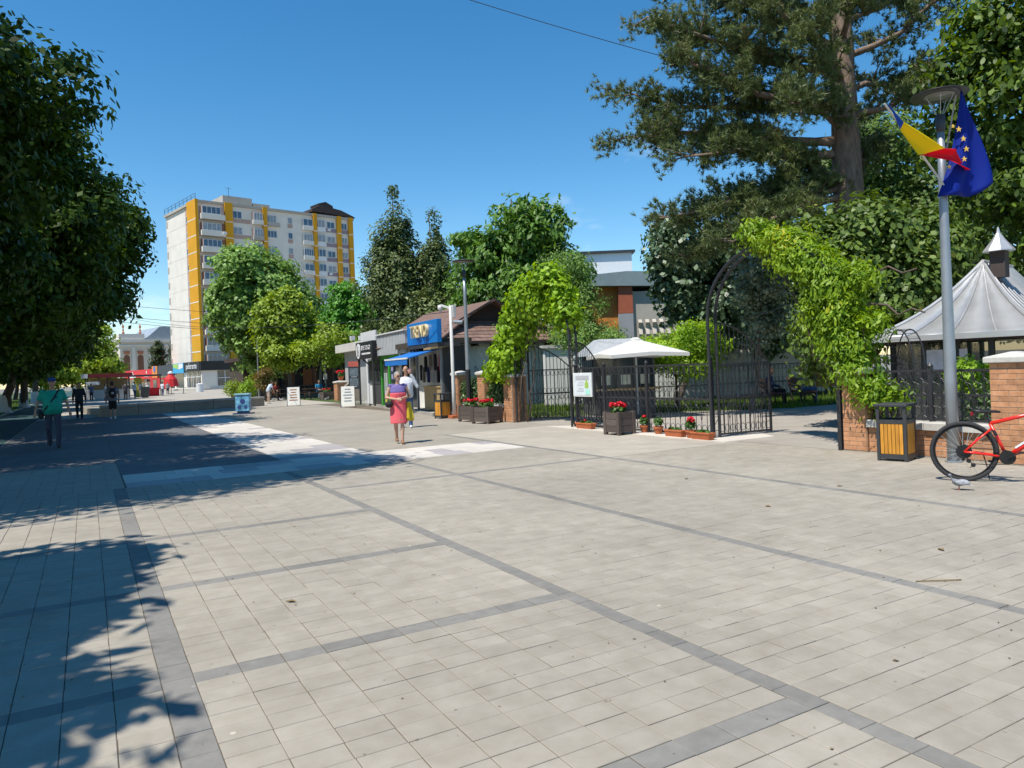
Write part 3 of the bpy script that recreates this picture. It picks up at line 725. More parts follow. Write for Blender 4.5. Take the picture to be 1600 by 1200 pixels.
# ------------------------------------------------------------ bicycle
def wheel(parent, c, r, rear):
    t = bpy.data.objects.new('wheel', None); link(t, parent); t.location = c
    n = 40; b = MB(); b.tube([(r * .955 * math.cos(2 * math.pi * k / n), 0, r * .955 * math.sin(2 * math.pi * k / n)) for k in range(n)], r * .068, 10, closed=True); b.build('tyre', mat('tyre_rubber', (.035, .035, .037), .75, var=.15, scale=60, bump=.5, bscale=220), t, smooth=True)
    b = MB(); b.tube([(r * .865 * math.cos(2 * math.pi * k / n), 0, r * .865 * math.sin(2 * math.pi * k / n)) for k in range(n)], r * .032, 6, closed=True); b.build('rim', mat('rim_black', (.02, .02, .022), .35, metal=.4), t, smooth=True)
    b = MB()
    for k in range(28):
        a = 2 * math.pi * k / 28; a2 = a + (.5 if k % 2 else -.5); s = .03 if k % 4 < 2 else -.03
        b.bar((.03 * math.cos(a2), s, .03 * math.sin(a2)), (r * .86 * math.cos(a), 0, r * .86 * math.sin(a)), .0035)
    b.build('spokes', mat('spoke_steel', (.62, .62, .62), .3, metal=.8), t, kind='stuff')
    b = MB(); b.tube([(0, -.06, 0), (0, .06, 0)], .02, 10); b.tube([(0, -.045, 0), (0, -.04, 0)], .08 if rear else .075, 20); b.build('hub', mat('hub_black', (.03, .03, .03), .4, metal=.5), t)
    if rear:
        b = MB()
        for k, rr in enumerate((.088, .078, .068, .058, .048, .038)): b.tube([(0, -.022 - .006 * k, 0), (0, -.025 - .006 * k, 0)], rr, 22)
        b.build('cassette', MATS['hub_black'], t)
    return t
bd = math.atan2(-.86, .51)
t = thing('bicycle', 'red bicycle parked against the lamp post at the right edge', 'bicycle', (9.26, 5.16, 0), bd)
r_ = .36; bk = mat('bike_red', (.78, .022, .012), .28, var=.04, spec=.6); bl_ = mat('bike_black', (.02, .02, .022), .4)
wheel(t, (0, 0, r_), r_, True); wheel(t, (1.12, 0, r_), r_, False)
BB = (.44, 0, .30); ST = (.28, 0, .70); HT = (.91, 0, .86); HB = (.95, 0, .73)
b = MB(); b.tube([BB, ST], .02, 10); b.tube([ST, (.60, 0, .79), HT], .022, 10); b.tube([BB, (.70, 0, .51), HB], .03, 10); b.tube([HT, HB], .03, 10)
for s in (-1, 1):
    b.tube([(0, s * .065, r_), (.10, s * .055, r_ - .01), (.43, s * .028, .30)], .013, 8); b.tube([(0, s * .065, r_), (.16, s * .05, .52), (.30, s * .018, .645)], .0115, 8)
b.tube([(.435, -.04, .30), (.435, .04, .30)], .028, 12); b.build('frame', bk, t, smooth=True)
b = MB(); b.bar((.52, -.0305, .415), (.86, -.0305, .665), .002, .022); b.build('frame_decal', mat('decal_white', (.75, .75, .75), .4), t)
b = MB(); b.tube([ST, (.245, 0, .83)], .0145, 8); b.build('seat_post', bl_, t)
b = MB(); b.loft([[(x, w * math.cos(a), .845 + zo + th * math.sin(a)) for a in [2 * math.pi * k / 10 for k in range(10)]] for x, w, th, zo in ((.10, .03, .012, .012), (.13, .068, .022, .01), (.19, .07, .024, 0), (.26, .04, .02, -.002), (.34, .02, .018, .0), (.39, .012, .012, -.006))]); b.build('saddle', bl_, t, smooth=True)
b = MB(); b.lathe([(.02, 0), (.022, .03), (.01, .04)], 10, (.10, 0, .80)); b.build('rear_light', mat('rear_reflector', (.25, .01, .02), .25), t)
b = MB(); b.tube([HB, (.98, 0, .66)], .026, 8); 
for s in (-1, 1): b.tube([(.98, s * .05, .66), (1.03, s * .06, .62), (1.12, s * .055, r_)], .016, 8)
b.build('fork', bl_, t, smooth=True)
b = MB(); b.tube([HT, (.89, 0, .95), (.95, 0, .98)], .016, 8); b.tube([(.93, -.34, 1.0), (.95, -.1, .98), (.95, .1, .98), (.93, .34, 1.0)], .014, 8); b.build('handlebar', bl_, t, smooth=True)
for s in (-1, 1): b = MB(); b.tube([(.93, s * .22, .99), (.93, s * .345, 1.0)], .019, 8); b.build('grip', bl_, t)
b = MB(); b.tube([(.44, -.055, .30), (.44, -.05, .30)], .085, 24); b.build('chainring', MATS['hub_black'], t)
for s, dx, dz in ((-1, .15, .07), (1, -.15, -.07)):
    b = MB(); b.bar((.44, s * .07, .30), (.44 + dx, s * .075, .30 + dz), .02, .012); b.build('crank_arm', bl_, t); b = MB(); b.box(.40 + dx, .48 + dx, min(s * .08, s * .16), max(s * .08, s * .16), .29 + dz, .31 + dz); b.build('pedal', bl_, t)
b = MB(); b.tube([(.44, -.045, .383), (.22, -.04, .40), (0, -.035, r_ + .05)], .005, 5); b.tube([(.44, -.045, .218), (.2, -.04, .21), (.10, -.035, .215), (.055, -.035, .16)], .005, 5); b.build('chain', MATS['hub_black'], t)
b = MB(); b.bar((.02, -.05, r_ - .06), (.09, -.05, .20), .02, .012); b.tube([(.09, -.055, .20), (.09, -.045, .20)], .026, 10); b.tube([(.045, -.055, .25), (.045, -.045, .25)], .026, 10); b.build('derailleur', bl_, t)
b = MB(); b.tube([(.20, .06, .33), (.24, .12, .16), (.26, .17, .012)], .008, 6); b.build('kick_stand', bl_, t)
b = MB(); b.bar((.31, -.03, .62), (.34, -.05, .56), .03, .02); b.bar((.31, .03, .62), (.34, .05, .56), .03, .02); b.build('brake', bl_, t)

# ------------------------------------------------------------ pigeon and litter
def pigeon(label, loc, rz, s=1.0, grp=None):
    t = thing('pigeon', label, 'pigeon', loc, rz, grp); t.scale = (s, s, s)
    b = MB(); b.loft([[(x, w * math.cos(a), z + h * math.sin(a)) for a in [2 * math.pi * k / 10 for k in range(10)]] for x, w, h, z in ((-.10, .02, .012, .105), (-.06, .045, .035, .11), (0, .06, .055, .115), (.05, .058, .055, .125), (.09, .042, .045, .145), (.105, .03, .032, .18), (.112, .024, .026, .21), (.125, .022, .022, .235), (.145, .008, .01, .238))]); b.ell((.124, 0, .236), (.028, .023, .024)); b.build('body', mat('pigeon_grey', (.20, .21, .235), .6, var=.3, scale=18), t, remesh=.007)
    b = MB(); b.loft([[(-.06, -.04, .10), (-.06, .04, .10), (-.06, .04, .115), (-.06, -.04, .115)], [(-.20, -.045, .07), (-.20, .045, .07), (-.20, .045, .076), (-.20, -.045, .076)]]); b.build('tail', mat('pigeon_tail', (.45, .45, .46), .6), t)
    for sy in (-1, 1):
        b = MB(); b.ell((-.04, sy * .055, .125), (.11, .012, .04), 10, 6); b.build('wing', mat('pigeon_wing', (.34, .35, .37), .6, var=.35, scale=25), t, smooth=True)
        b = MB(); b.tube([(.0, sy * .02, .075), (.005, sy * .022, .006)], .005, 5)
        for a in (-.5, 0, .5): b.tube([(.005, sy * .022, .005), (.03 * math.cos(a) + .005, sy * .022 + .03 * math.sin(a), .004)], .003, 4)
        b.build('leg', mat('pigeon_leg', (.45, .12, .10), .6), t)
    b = MB(); b.loft([[(.143, .006 * c, .236 + .006 * q) for c, q in ((1, 0), (0, 1), (-1, 0), (0, -1))], [(.168, .001 * c, .229 + .001 * q) for c, q in ((1, 0), (0, 1), (-1, 0), (0, -1))]]); b.build('beak', mat('beak', (.08, .08, .08), .5), t)
    return t
pigeon('grey pigeon pecking on the paving in front of the bicycle wheel', (8.6, 4.86, 0), R(130), .72)
for (lx, ly, q) in ((10.6, 50.5, 1), (11.05, 50.2, 2.4), (13.2, 46.9, .4)):
    pigeon(['pigeon walking far off left of the picnic benches', 'second pigeon walking far off left of the picnic benches', 'pigeon far off beside the small dark planter'][(1, 2.4, .4).index(q)], (lx, ly, 0), q, 1.0, 'pigeons in the distance')
m_dry = mat('dry_leaf', (.20, .13, .05), .8, var=.3, scale=30)
for k, (x, y, n) in enumerate(((6.3, 5.6, 'one'), (7.9, 5.9, 'two'), (5.9, 3.5, 'three'), (1.2, 5.4, 'four'), (7.0, 7.6, 'five'))):
    b = MB(); b.add([(0, -.05, .004), (.022, 0, .012), (0, .05, .006), (-.022, 0, .010), (0, 0, .003)], [(0, 1, 4), (1, 2, 4), (2, 3, 4), (3, 0, 4)]); o = b.build('fallen_leaf', m_dry, loc=(x, y, .002)); o.rotation_euler = (0, 0, k * 1.3)
    tag(o, ['dry leaf lying on the sunny paving below the large arch', 'dry leaf lying on the paving between arch and bin', 'small dry leaf on the paving in the right foreground', 'dry leaf on the paving at the left, by the tree shadow', 'dry leaf far out on the paving near the gate'][k], 'leaf', 'fallen leaves')
b = MB(); b.tube([(4.95, 3.12, .006), (5.1, 3.02, .008), (5.22, 2.96, .006)], .004, 5); tag(b.build('twig', m_dry), 'thin brown twig lying on the paving at the right', 'twig')

sp = MB()
for _ in range(230):
    x, y = rnd.uniform(-1.5, 9.5), 2 + 9 * rnd.random() ** 1.6; a = rnd.uniform(0, 6.28); l = rnd.uniform(.004, .013) * (1.5 if rnd.random() < .12 else 1); w = l * rnd.uniform(.35, .8); u, v = (math.cos(a), math.sin(a)), (-math.sin(a), math.cos(a)); z = .003
    sp.add([(x - u[0] * l, y - u[1] * l, z), (x + v[0] * w, y + v[1] * w, z + .004), (x + u[0] * l, y + u[1] * l, z), (x - v[0] * w, y - v[1] * w, z + .003)], [(0, 3, 2, 1)])
tag(sp.build('litter_specks', mat('litter_bits', (.16, .12, .07), .9, var=.5, scale=3, world=True, island=.5)), 'tiny crumbs and leaf bits scattered over the paving', 'litter', kind='stuff')
# ------------------------------------------------------------ trees and climbers
m_bark = mat('bark_brown', (.105, .08, .06), .9, var=.3, scale=4, stretch=(4, 4, 1), bump=.6, bscale=14)
m_bark_g = mat('bark_grey', (.16, .145, .12), .9, var=.3, scale=4, stretch=(4, 4, 1), bump=.6, bscale=14)
m_bark_p = mat('pine_bark', (.20, .145, .11), .9, var=.4, scale=3.2, stretch=(3, 3, 1), bump=1.0, bscale=9)
m_lime = mat('limewash', (.62, .63, .62), .85, var=.1, scale=6, dirt=.3)
L_shaded = leaf_mat('chestnut_leaf_shaded', (.012, .032, .006), (.050, .095, .012), .20, third=(.10, .17, .02), gloss=.15)  # leaf colour darkened to stand for shade on the row's sunless side
L_chest = leaf_mat('chestnut_leaf', (0.046, 0.111, 0.021), (0.169, 0.312, 0.049), .30)
L_lime = leaf_mat('linden_leaf', (0.072, 0.143, 0.029), (0.299, 0.468, 0.111), .30)
L_yell = leaf_mat('linden_leaf_yellow', (0.096, 0.168, 0.019), (0.384, 0.504, 0.060), .32)
L_green = leaf_mat('maple_leaf_green', (0.052, 0.150, 0.023), (0.169, 0.416, 0.058), .32)
L_thuja = leaf_mat('thuja_leaf', (0.039, 0.069, 0.021), (0.178, 0.224, 0.071), .15)
L_vine = leaf_mat('vine_leaf', (0.115, 0.230, 0.014), (0.345, 0.529, 0.034), .38)
L_wist = leaf_mat('wisteria_leaf', (0.081, 0.184, 0.014), (0.299, 0.437, 0.025), .38, third=(.55, .46, .03))
L_ivy = leaf_mat('ivy_leaf', (.022, .06, .014), (.15, .24, .08), .18, gloss=.6)
L_pale = leaf_mat('variegated_leaf', (.06, .10, .045), (.36, .40, .27), .25)
L_fern = leaf_mat('feathery_leaf', (0.078, 0.156, 0.039), (0.247, 0.390, 0.091), .3)
L_dk2 = leaf_mat('magnolia_leaf', (0.019, 0.050, 0.017), (0.144, 0.228, 0.102), .15, gloss=.8)
L_pine = leaf_mat('pine_needle', (0.041, 0.070, 0.024), (0.186, 0.228, 0.074), .15, third=(.25, .19, .085))

def limb(mb, p0, p1, r0, r1, wob=.12, n=5, seed=None):
    p0 = np.array(p0, float); p1 = np.array(p1, float); L = np.linalg.norm(p1 - p0); pts = []; rs = []
    for i in range(n + 1):
        u = i / n; q = p0 + (p1 - p0) * u
        if 0 < i < n: q = q + rng.normal(0, wob * L / n, 3)
        pts.append(tuple(q)); rs.append(r0 + (r1 - r0) * u)
    mb.tube(pts, rs, 7); return pts

def crown_points(lobes, clumps, per, spread, shell=.55, flat=.6, gap=.0):
    """leaf positions gathered in clumps spread through ellipsoid lobes; returns positions, outward directions, clump centres"""
    vol = np.array([l[3] * l[4] * l[5] for l in lobes]) ** .67; cnt = np.maximum(1, (clumps * vol / vol.sum()).astype(int)); P, N, Cc = [], [], []
    for l, k in zip(lobes, cnt):
        d = rng.normal(size=(k, 3)); d /= np.linalg.norm(d, axis=1, keepdims=True)
        rad = np.where(rng.random(k) < .8, rng.uniform(shell + .2, 1.0, k), rng.uniform(.2, shell + .2, k))
        rad *= 1 + .16 * np.sin(d[:, 0] * 5 + l[0] * 3) * np.cos(d[:, 2] * 6 + l[1]) + rng.normal(0, .05, k)
        c = np.array(l[:3]) + d * rad[:, None] * np.array(l[3:6]); Cc.append(c)
        sc = rng.uniform(.55, 1.25, k)
        nn = rng.integers(int(per * .5), int(per * 1.5) + 1, k)
        idx = np.repeat(np.arange(k), nn); g = np.clip(rng.normal(size=(len(idx), 3)), -1.5, 1.5) * spread * sc[idx][:, None]; g[:, 2] *= flat
        g[:, 2] -= .25 * (g[:, 0] ** 2 + g[:, 1] ** 2) / spread
        P.append(c[idx] + g); N.append(d[idx] * .55 + [0, 0, .65] + g / spread * .30 + rng.normal(0, .38, (len(idx), 3)))
    return np.concatenate(P), np.concatenate(N), np.concatenate(Cc)

def tree(name, label, base, lobes, leafm, barkm, leaf=.2, aspect=.62, clumps=500, per=45, spread=.42, trunk_r=.2, trunk_h=None, limbs=9, group=None, droop=.3, white=0, shell=.55, flat=.6, cat='tree', fine=False, bumps=7):
    """lobes are given in world coordinates (cx,cy,cz,rx,ry,rz); the tree stands at base"""
    t = thing(name, label, cat, base, 0, group); B = np.array(base)
    lb = [(l[0] - B[0], l[1] - B[1], l[2] - B[2], *l[3:]) for l in lobes]
    if bumps:
        ex = []
        for l in lb:
            for _ in range(bumps):
                q = rng.normal(size=3); q[2] = q[2] * .8 + .25; q /= np.linalg.norm(q); f = rng.uniform(.24, .42); rr = min(l[3:6])
                ex.append((l[0] + q[0] * l[3] * .84, l[1] + q[1] * l[4] * .84, l[2] + q[2] * l[5] * .84, rr * f, rr * f, rr * f * .8))
        lb = [(*l[:3], l[3] * .86, l[4] * .86, l[5] * .86) for l in lb] + ex
    P, N, Cc = crown_points(lb, clumps, per, spread, shell, flat)
    keep = P[:, 2] > .15; P, N = P[keep], N[keep]
    leaves(P, N, leaf * rng.uniform(.65, 1.3, len(P)), aspect, leafm, 'crown', t, droop, fine=fine)
    zc = np.mean([l[2] for l in lb]); th = trunk_h or max(1.2, min(l[2] - l[5] * .6 for l in lb)); top = np.mean([l[:2] for l in lb], axis=0)
    b = MB(); tp = limb(b, (0, 0, -.05), (top[0] * .35, top[1] * .35, th), trunk_r, trunk_r * .72, .05, 5)
    b.lathe([(trunk_r * 1.45, -.05), (trunk_r * 1.15, .12), (trunk_r * 1.0, .35)], 9)
    e = np.array(tp[-1]); zt = max(l[2] + l[5] * .6 for l in lb)
    lead = limb(b, e, (top[0], top[1], zt), trunk_r * .70, trunk_r * .15, .08, 6)
    sel = rng.choice(len(Cc), min(limbs, len(Cc)), replace=False)
    for c in Cc[sel]:
        s = np.array(lead[rng.integers(0, 4)]); 
        if c[2] < s[2]: s = e
        limb(b, s, s + (c - s) * .9, trunk_r * .38, trunk_r * .06, .12, 5)
    b.build('trunk', barkm, t, smooth=True)
    if white: 
        b = MB(); b.lathe([(trunk_r * 1.5, .0), (trunk_r * 1.22, .14), (trunk_r * 1.05, .4), (trunk_r * 1.03, white), (trunk_r * .8, white + .003)], 12); b.build('lime_wash', m_lime, t)
    return t

# the row along the left side of the promenade
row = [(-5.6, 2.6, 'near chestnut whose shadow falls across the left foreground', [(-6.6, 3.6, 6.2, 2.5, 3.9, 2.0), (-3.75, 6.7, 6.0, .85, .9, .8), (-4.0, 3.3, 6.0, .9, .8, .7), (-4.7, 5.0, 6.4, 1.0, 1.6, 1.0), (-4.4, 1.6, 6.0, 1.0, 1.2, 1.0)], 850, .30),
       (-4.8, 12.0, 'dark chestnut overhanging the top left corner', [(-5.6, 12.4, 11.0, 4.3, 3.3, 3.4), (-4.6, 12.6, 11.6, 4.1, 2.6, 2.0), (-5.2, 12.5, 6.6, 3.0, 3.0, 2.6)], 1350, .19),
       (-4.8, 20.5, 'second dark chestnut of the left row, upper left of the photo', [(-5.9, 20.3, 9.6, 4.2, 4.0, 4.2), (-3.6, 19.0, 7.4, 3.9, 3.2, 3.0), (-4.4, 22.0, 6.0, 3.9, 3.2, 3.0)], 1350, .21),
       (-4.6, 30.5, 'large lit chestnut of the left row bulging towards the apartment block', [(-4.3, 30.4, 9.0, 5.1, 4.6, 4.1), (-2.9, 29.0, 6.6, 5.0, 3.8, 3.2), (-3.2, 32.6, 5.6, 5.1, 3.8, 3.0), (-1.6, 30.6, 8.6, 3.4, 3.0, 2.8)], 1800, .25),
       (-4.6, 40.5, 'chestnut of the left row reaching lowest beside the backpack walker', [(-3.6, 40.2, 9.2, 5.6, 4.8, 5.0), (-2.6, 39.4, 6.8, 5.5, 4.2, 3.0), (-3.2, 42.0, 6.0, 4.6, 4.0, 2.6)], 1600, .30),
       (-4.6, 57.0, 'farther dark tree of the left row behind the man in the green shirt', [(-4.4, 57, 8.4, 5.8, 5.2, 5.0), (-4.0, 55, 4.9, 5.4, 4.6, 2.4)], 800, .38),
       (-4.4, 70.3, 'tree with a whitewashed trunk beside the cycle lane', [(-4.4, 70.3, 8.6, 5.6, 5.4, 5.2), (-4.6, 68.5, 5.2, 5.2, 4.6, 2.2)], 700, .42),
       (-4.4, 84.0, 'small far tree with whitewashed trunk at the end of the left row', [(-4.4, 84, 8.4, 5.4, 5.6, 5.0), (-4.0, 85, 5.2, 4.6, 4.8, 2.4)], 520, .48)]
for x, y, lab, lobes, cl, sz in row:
    tree('chestnut_tree', lab, (x, y, 0), lobes, L_shaded if y < 28 or y > 50 else leaf_mat('chestnut_leaf_mid', (.013, .036, .005), (.070, .125, .014), .22, gloss=.15), m_bark, sz, .55, int(cl * .98), 52, .40, .30, 2.8, 14, 'chestnuts along the left side of the promenade', white=1.15 if y > 50 else 0, fine=8 < y < 25)  # shade put into the row's leaf colours, less deep on the middle trees
far = [o for o in bpy.data.objects if o.name.startswith('chestnut_tree') and o.parent is None][-1]  # park trees copied from it, mostly out of view, added to block sky light
for k, (x, y, lab) in enumerate(((-11.8, 31, 'dark park tree added for shade beyond the lawn at the very left, nearest of its row'), (-11.5, 49, 'dark park tree added for shade beyond the lawn, second of its row from the viewer'), (-11.0, 67, 'dark park tree added for shade beyond the lawn in front of the long grey wall'), (-10.2, 97, 'dark park tree added for shade at the far end of the long grey wall'), (-8.5, 118, 'dark park tree added for shade closing the far end of the cycle lane'))):
    c = copy_tree(far); c.location = (x, y, -.9); c.rotation_euler = (0, 0, k * 1.3 + .4); c['label'] = lab; c['group'] = 'dark park trees added for shade beyond the lawn'
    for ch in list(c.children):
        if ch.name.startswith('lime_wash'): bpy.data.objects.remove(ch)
tree('linden_tree', 'sunlit yellow-green tree beside the cream classical house, left background', (1.6, 107, 0), [(1.2, 107, 6.2, 2.2, 2.6, 3.4), (2.4, 106, 4.0, 1.7, 2.0, 2.2), (-.4, 107, 5.2, 2.2, 2.4, 3.0)], L_yell, m_bark, .42, .7, 260, 40, .55, .2, 2, 8)
tree('linden_tree', 'pale green tree far off behind the food stand, left background', (-1.4, 120, 0), [(-1.2, 120, 4.6, 3.4, 3, 3.2), (-4.2, 118, 3.4, 3.2, 3, 2.4)], L_yell, m_bark, .45, .7, 200, 36, .6, .2, 1.6, 8)

# trees in the middle distance
tree('linden_tree', 'tall pale green linden in front of the apartment block', (11.5, 60.2, 0), [(11.9, 60, 8.6, 3.3, 3.2, 3.9), (10.6, 60.6, 6.2, 2.2, 2.4, 2.9), (13.6, 59.6, 7.4, 2.5, 2.6, 3.2), (12.4, 60, 4.0, 2.4, 2.4, 2.2), (10.2, 59.6, 7.6, 1.9, 2.0, 2.2)], L_lime, m_bark_g, .30, .75, 1300, 46, .45, .26, 2, 12)
tree('linden_tree', 'yellow-green linden in front of the taller linden', (12.9, 55.2, 0), [(12.6, 55, 5.6, 1.9, 1.9, 2.6), (13.4, 55.2, 4.4, 1.9, 1.9, 2.0), (12.0, 54.8, 3.8, 1.3, 1.4, 1.6)], L_yell, m_bark_g, .26, .75, 620, 42, .38, .16, 1.8, 9)
tree('young_tree', 'thin young street tree with whitewashed base by the picnic tables', (14.25, 52.4, 0), [(14.9, 52.2, 4.3, 1.5, 1.5, 1.3), (15.2, 52.3, 2.9, 1.2, 1.2, .8), (13.2, 52.5, 3.3, .9, 1.0, .9)], L_yell, m_bark_g, .2, .7, 130, 36, .3, .11, 2.6, 8, white=.75)
tree('maple_tree', 'rounded bright green tree at the right foot of the apartment block', (20.4, 64.3, 0), [(20.3, 64.3, 7.4, 2.4, 2.4, 2.5), (22.2, 63.6, 6.4, 1.8, 1.8, 2.0), (18.6, 64.8, 5.6, 1.8, 1.9, 2.0), (21, 64, 4.4, 3.0, 2.6, 2.0)], L_green, m_bark, .28, .75, 560, 46, .42, .2, 2, 9)
def conifer(label, base, h, r, leafm, n):
    lob = []; steps = 11
    for i in range(steps):
        u = i / (steps - 1); rr = r * (1.02 - u ** 2.4) ** .75 * (.85 + .3 * rnd.random()) + .1
        for k in range(3 if u < .85 else 1):
            a = rnd.uniform(0, 6.28); lob.append((base[0] + rr * .4 * math.cos(a), base[1] + rr * .4 * math.sin(a), .9 + (h - 1.6) * u, rr * .8, rr * .8, h / steps * 1.0))
    return tree('thuja_tree', label, base, lob, leafm, m_bark, .26, .5, n, 40, .30, .16, 1.0, 4, 'columnar conifers behind the shops', droop=-.5, flat=1.1, shell=.5, bumps=2)
conifer('tallest columnar conifer behind the grey shop fascia', (18.2, 47.2, 0), 13.9, 2.3, L_thuja, 1200)
conifer('second columnar conifer, right of the tallest one', (20.5, 45.9, 0), 12.2, 2.1, L_thuja, 1000)
conifer('broad low conifer in front of the two tall conifers', (19.2, 44.0, 0), 7.6, 2.6, L_thuja, 700)
tree('birch_tree', 'loose pale tree between the conifers and the big-leaved chestnut', (21.8, 42.5, 0), [(21.8, 42.5, 7.4, 1.5, 1.5, 2.6), (22.6, 42, 5.4, 1.8, 1.8, 2.6)], L_fern, m_bark_g, .2, .6, 260, 32, .45, .14, 2, 8)
tree('chestnut_tree', 'big-leaved horse chestnut with a lobed crown against the sky, centre', (19.1, 33.2, 0), [(19.3, 32.8, 8.6, 1.7, 1.7, 2.2), (20.5, 32.2, 8.9, 1.3, 1.3, 1.7), (17.7, 33.6, 7.4, 1.5, 1.5, 1.7), (21.2, 31.8, 6.6, 1.6, 1.6, 1.8), (18.4, 33.3, 5.6, 2.2, 2.0, 1.8), (20.2, 32.3, 5.0, 2.4, 2.0, 1.7), (17.2, 33.8, 4.6, 1.4, 1.4, 1.3)], L_chest, m_bark, .34, .45, 700, 40, .36, .2, 3, 12, droop=.9)
tree('sumac_tree', 'feathery light green tree right of the bright vine arch', (17.6, 24.6, 0), [(16.8, 25.0, 5.2, .9, .9, 1.6), (17.4, 24.6, 4.0, .9, .9, 1.1), (16.9, 24.8, 2.9, 1.0, 1.0, .9), (18.0, 24.2, 2.9, .7, .7, .5)], L_fern, m_bark_g, .13, .4, 420, 44, .3, .1, 1.2, 10, droop=.5)
tree('magnolia_tree', 'dark glossy round-leaved tree below the pine', (19.3, 21.3, 0), [(19.4, 21.2, 5.5, 1.15, 1.2, 1.7), (20.4, 20.6, 4.9, 1.4, 1.4, 1.8), (20.0, 20.9, 3.6, 1.0, 1.0, 1.1), (20.6, 20.5, 3.4, 1.5, 1.3, 1.4), (21.8, 19.8, 4.2, 1.4, 1.4, 1.8), (22.4, 19.3, 2.9, 1.2, 1.2, 1.1)], L_dk2, m_bark, .20, .8, 900, 48, .28, .13, 1.6, 8)
tree('variegated_tree', 'small tree with pale whitish leaves behind the large arch', (17.4, 15.9, 0), [(17.6, 15.6, 3.9, .75, .75, 1.1), (17.7, 15.5, 2.7, .6, .6, .7)], L_pale, m_bark_g, .11, .8, 200, 42, .2, .07, 1.0, 7)
tree('maple_shrub', 'low bright green maple shrub right of the white parasol', (16.6, 18.3, 0), [(16.3, 18.5, 2.0, 1.1, 1.0, .6), (17.3, 17.9, 2.3, 1.0, .9, .65), (15.4, 18.9, 1.6, .8, .7, .35), (16.9, 18.1, 1.5, 1.3, 1.0, .35)], L_vine, m_bark, .11, .5, 340, 44, .2, .06, .7, 8, cat='shrub')
tree('maple_shrub', 'bright green shrub with low branches in front of the dark kiosk building', (14.9, 20.8, 0), [(14.6, 21, 2.6, .7, .7, .5), (15.6, 20.4, 2.4, .7, .7, .4)], L_fern, m_bark, .11, .45, 110, 40, .2, .05, 1, 6, cat='shrub')
tree('dark_tree', 'dark leafy tree mass behind the bench sitters', (24.5, 19.5, 0), [(24.5, 19.5, 4.9, 1.9, 1.7, 1.7), (26.6, 18.2, 5.2, 2.1, 1.9, 2.0), (23.4, 20.2, 5.6, 1.8, 1.8, 1.8)], L_dk2, m_bark, .2, .8, 560, 46, .34, .16, 1.7, 8)
tree('broadleaf_tree', 'tall leafy tree closing the background behind the pine trunk', (27, 15.0, 0), [(26.5, 15.4, 6.0, 2.8, 2.6, 2.8), (28.4, 13.6, 6.8, 2.8, 2.6, 3.2), (25, 16.5, 8.6, 2.2, 2.2, 2.2), (27.5, 14.4, 3.4, 3.0, 2.6, 1.6)], leaf_mat('shade_leaf', (0.027, 0.068, 0.016), (0.176, 0.270, 0.061), .3), m_bark, .17, .7, 620, 80, .40, .2, 2, 8)
tree('chestnut_tree', 'big-leaved chestnut overhanging the flags in the top right corner', (20.6, 8.6, 0), [(19.6, 9.5, 7.2, 1.7, 1.8, 2.4), (20.6, 8.8, 9.4, 2.3, 2.2, 2.6), (18.9, 9.9, 8.4, 1.0, 1.2, 1.1), (20.0, 9.2, 5.0, 1.6, 1.7, 1.6), (22.2, 7.4, 7.2, 2.0, 2.2, 3.6), (21.0, 8.6, 4.2, 1.5, 1.5, 1.4)], leaf_mat('sunlit_chestnut_leaf', (.018, .045, .008), (.15, .235, .028), .36), m_bark, .19, .55, 620, 70, .34, .24, 3, 12, droop=.6, fine=True)
tree('far_tree', 'dark tree top showing above the white building in the background', (31.5, 45, 0), [(31.5, 45, 8.0, 1.9, 1.9, 1.6)], L_green, m_bark, .25, .7, 110, 40, .36, .16, 5, 5)
tree('fir_tree', 'dark rounded conifer beside the apartment block above the shops', (12.6, 167, 0), [(12.6, 167, 5.0, 2.0, 2, 4.6), (12.6, 167, 8, 1.2, 1.2, 2.2)], leaf_mat('fir_leaf', (.02, .04, .012), (.06, .09, .02), .15), m_bark, .4, .5, 160, 34, .4, .2, 1, 3)
tree('fir_tree', 'slim dark conifer touching the left edge of the apartment block', (15.6, 165, 0), [(15.6, 165, 5, 1.6, 1.6, 5), (15.6, 165, 9, .9, .9, 2.6)], MATS['fir_leaf'], m_bark, .4, .5, 140, 34, .4, .2, 1, 3)
tree('garden_bush', 'rust-brown and green bush at the edge of the terrace', (10.4, 51.7, 0), [(10.4, 51.7, 1.6, .5, .5, .9)], leaf_mat('rusty_leaf', (.08, .10, .02), (.26, .15, .05), .25), m_bark, .12, .6, 60, 40, .2, .05, .6, 4, cat='bush')
tree('garden_bush', 'bright green low bush left of the rust-brown bush', (9.4, 52.6, 0), [(9.4, 52.6, .9, .55, .5, .6)], L_vine, m_bark, .12, .6, 50, 40, .2, .05, .5, 4, cat='bush')
tree('garden_bush', 'green round bush with orange blooms beside the black shop corner', (9.0, 54.6, 0), [(8.8, 54.6, 1.0, .6, .5, .6), (9.9, 53.6, 1.2, .5, .5, .7)], L_yell, m_bark, .13, .6, 60, 40, .2, .05, .5, 4, cat='bush')

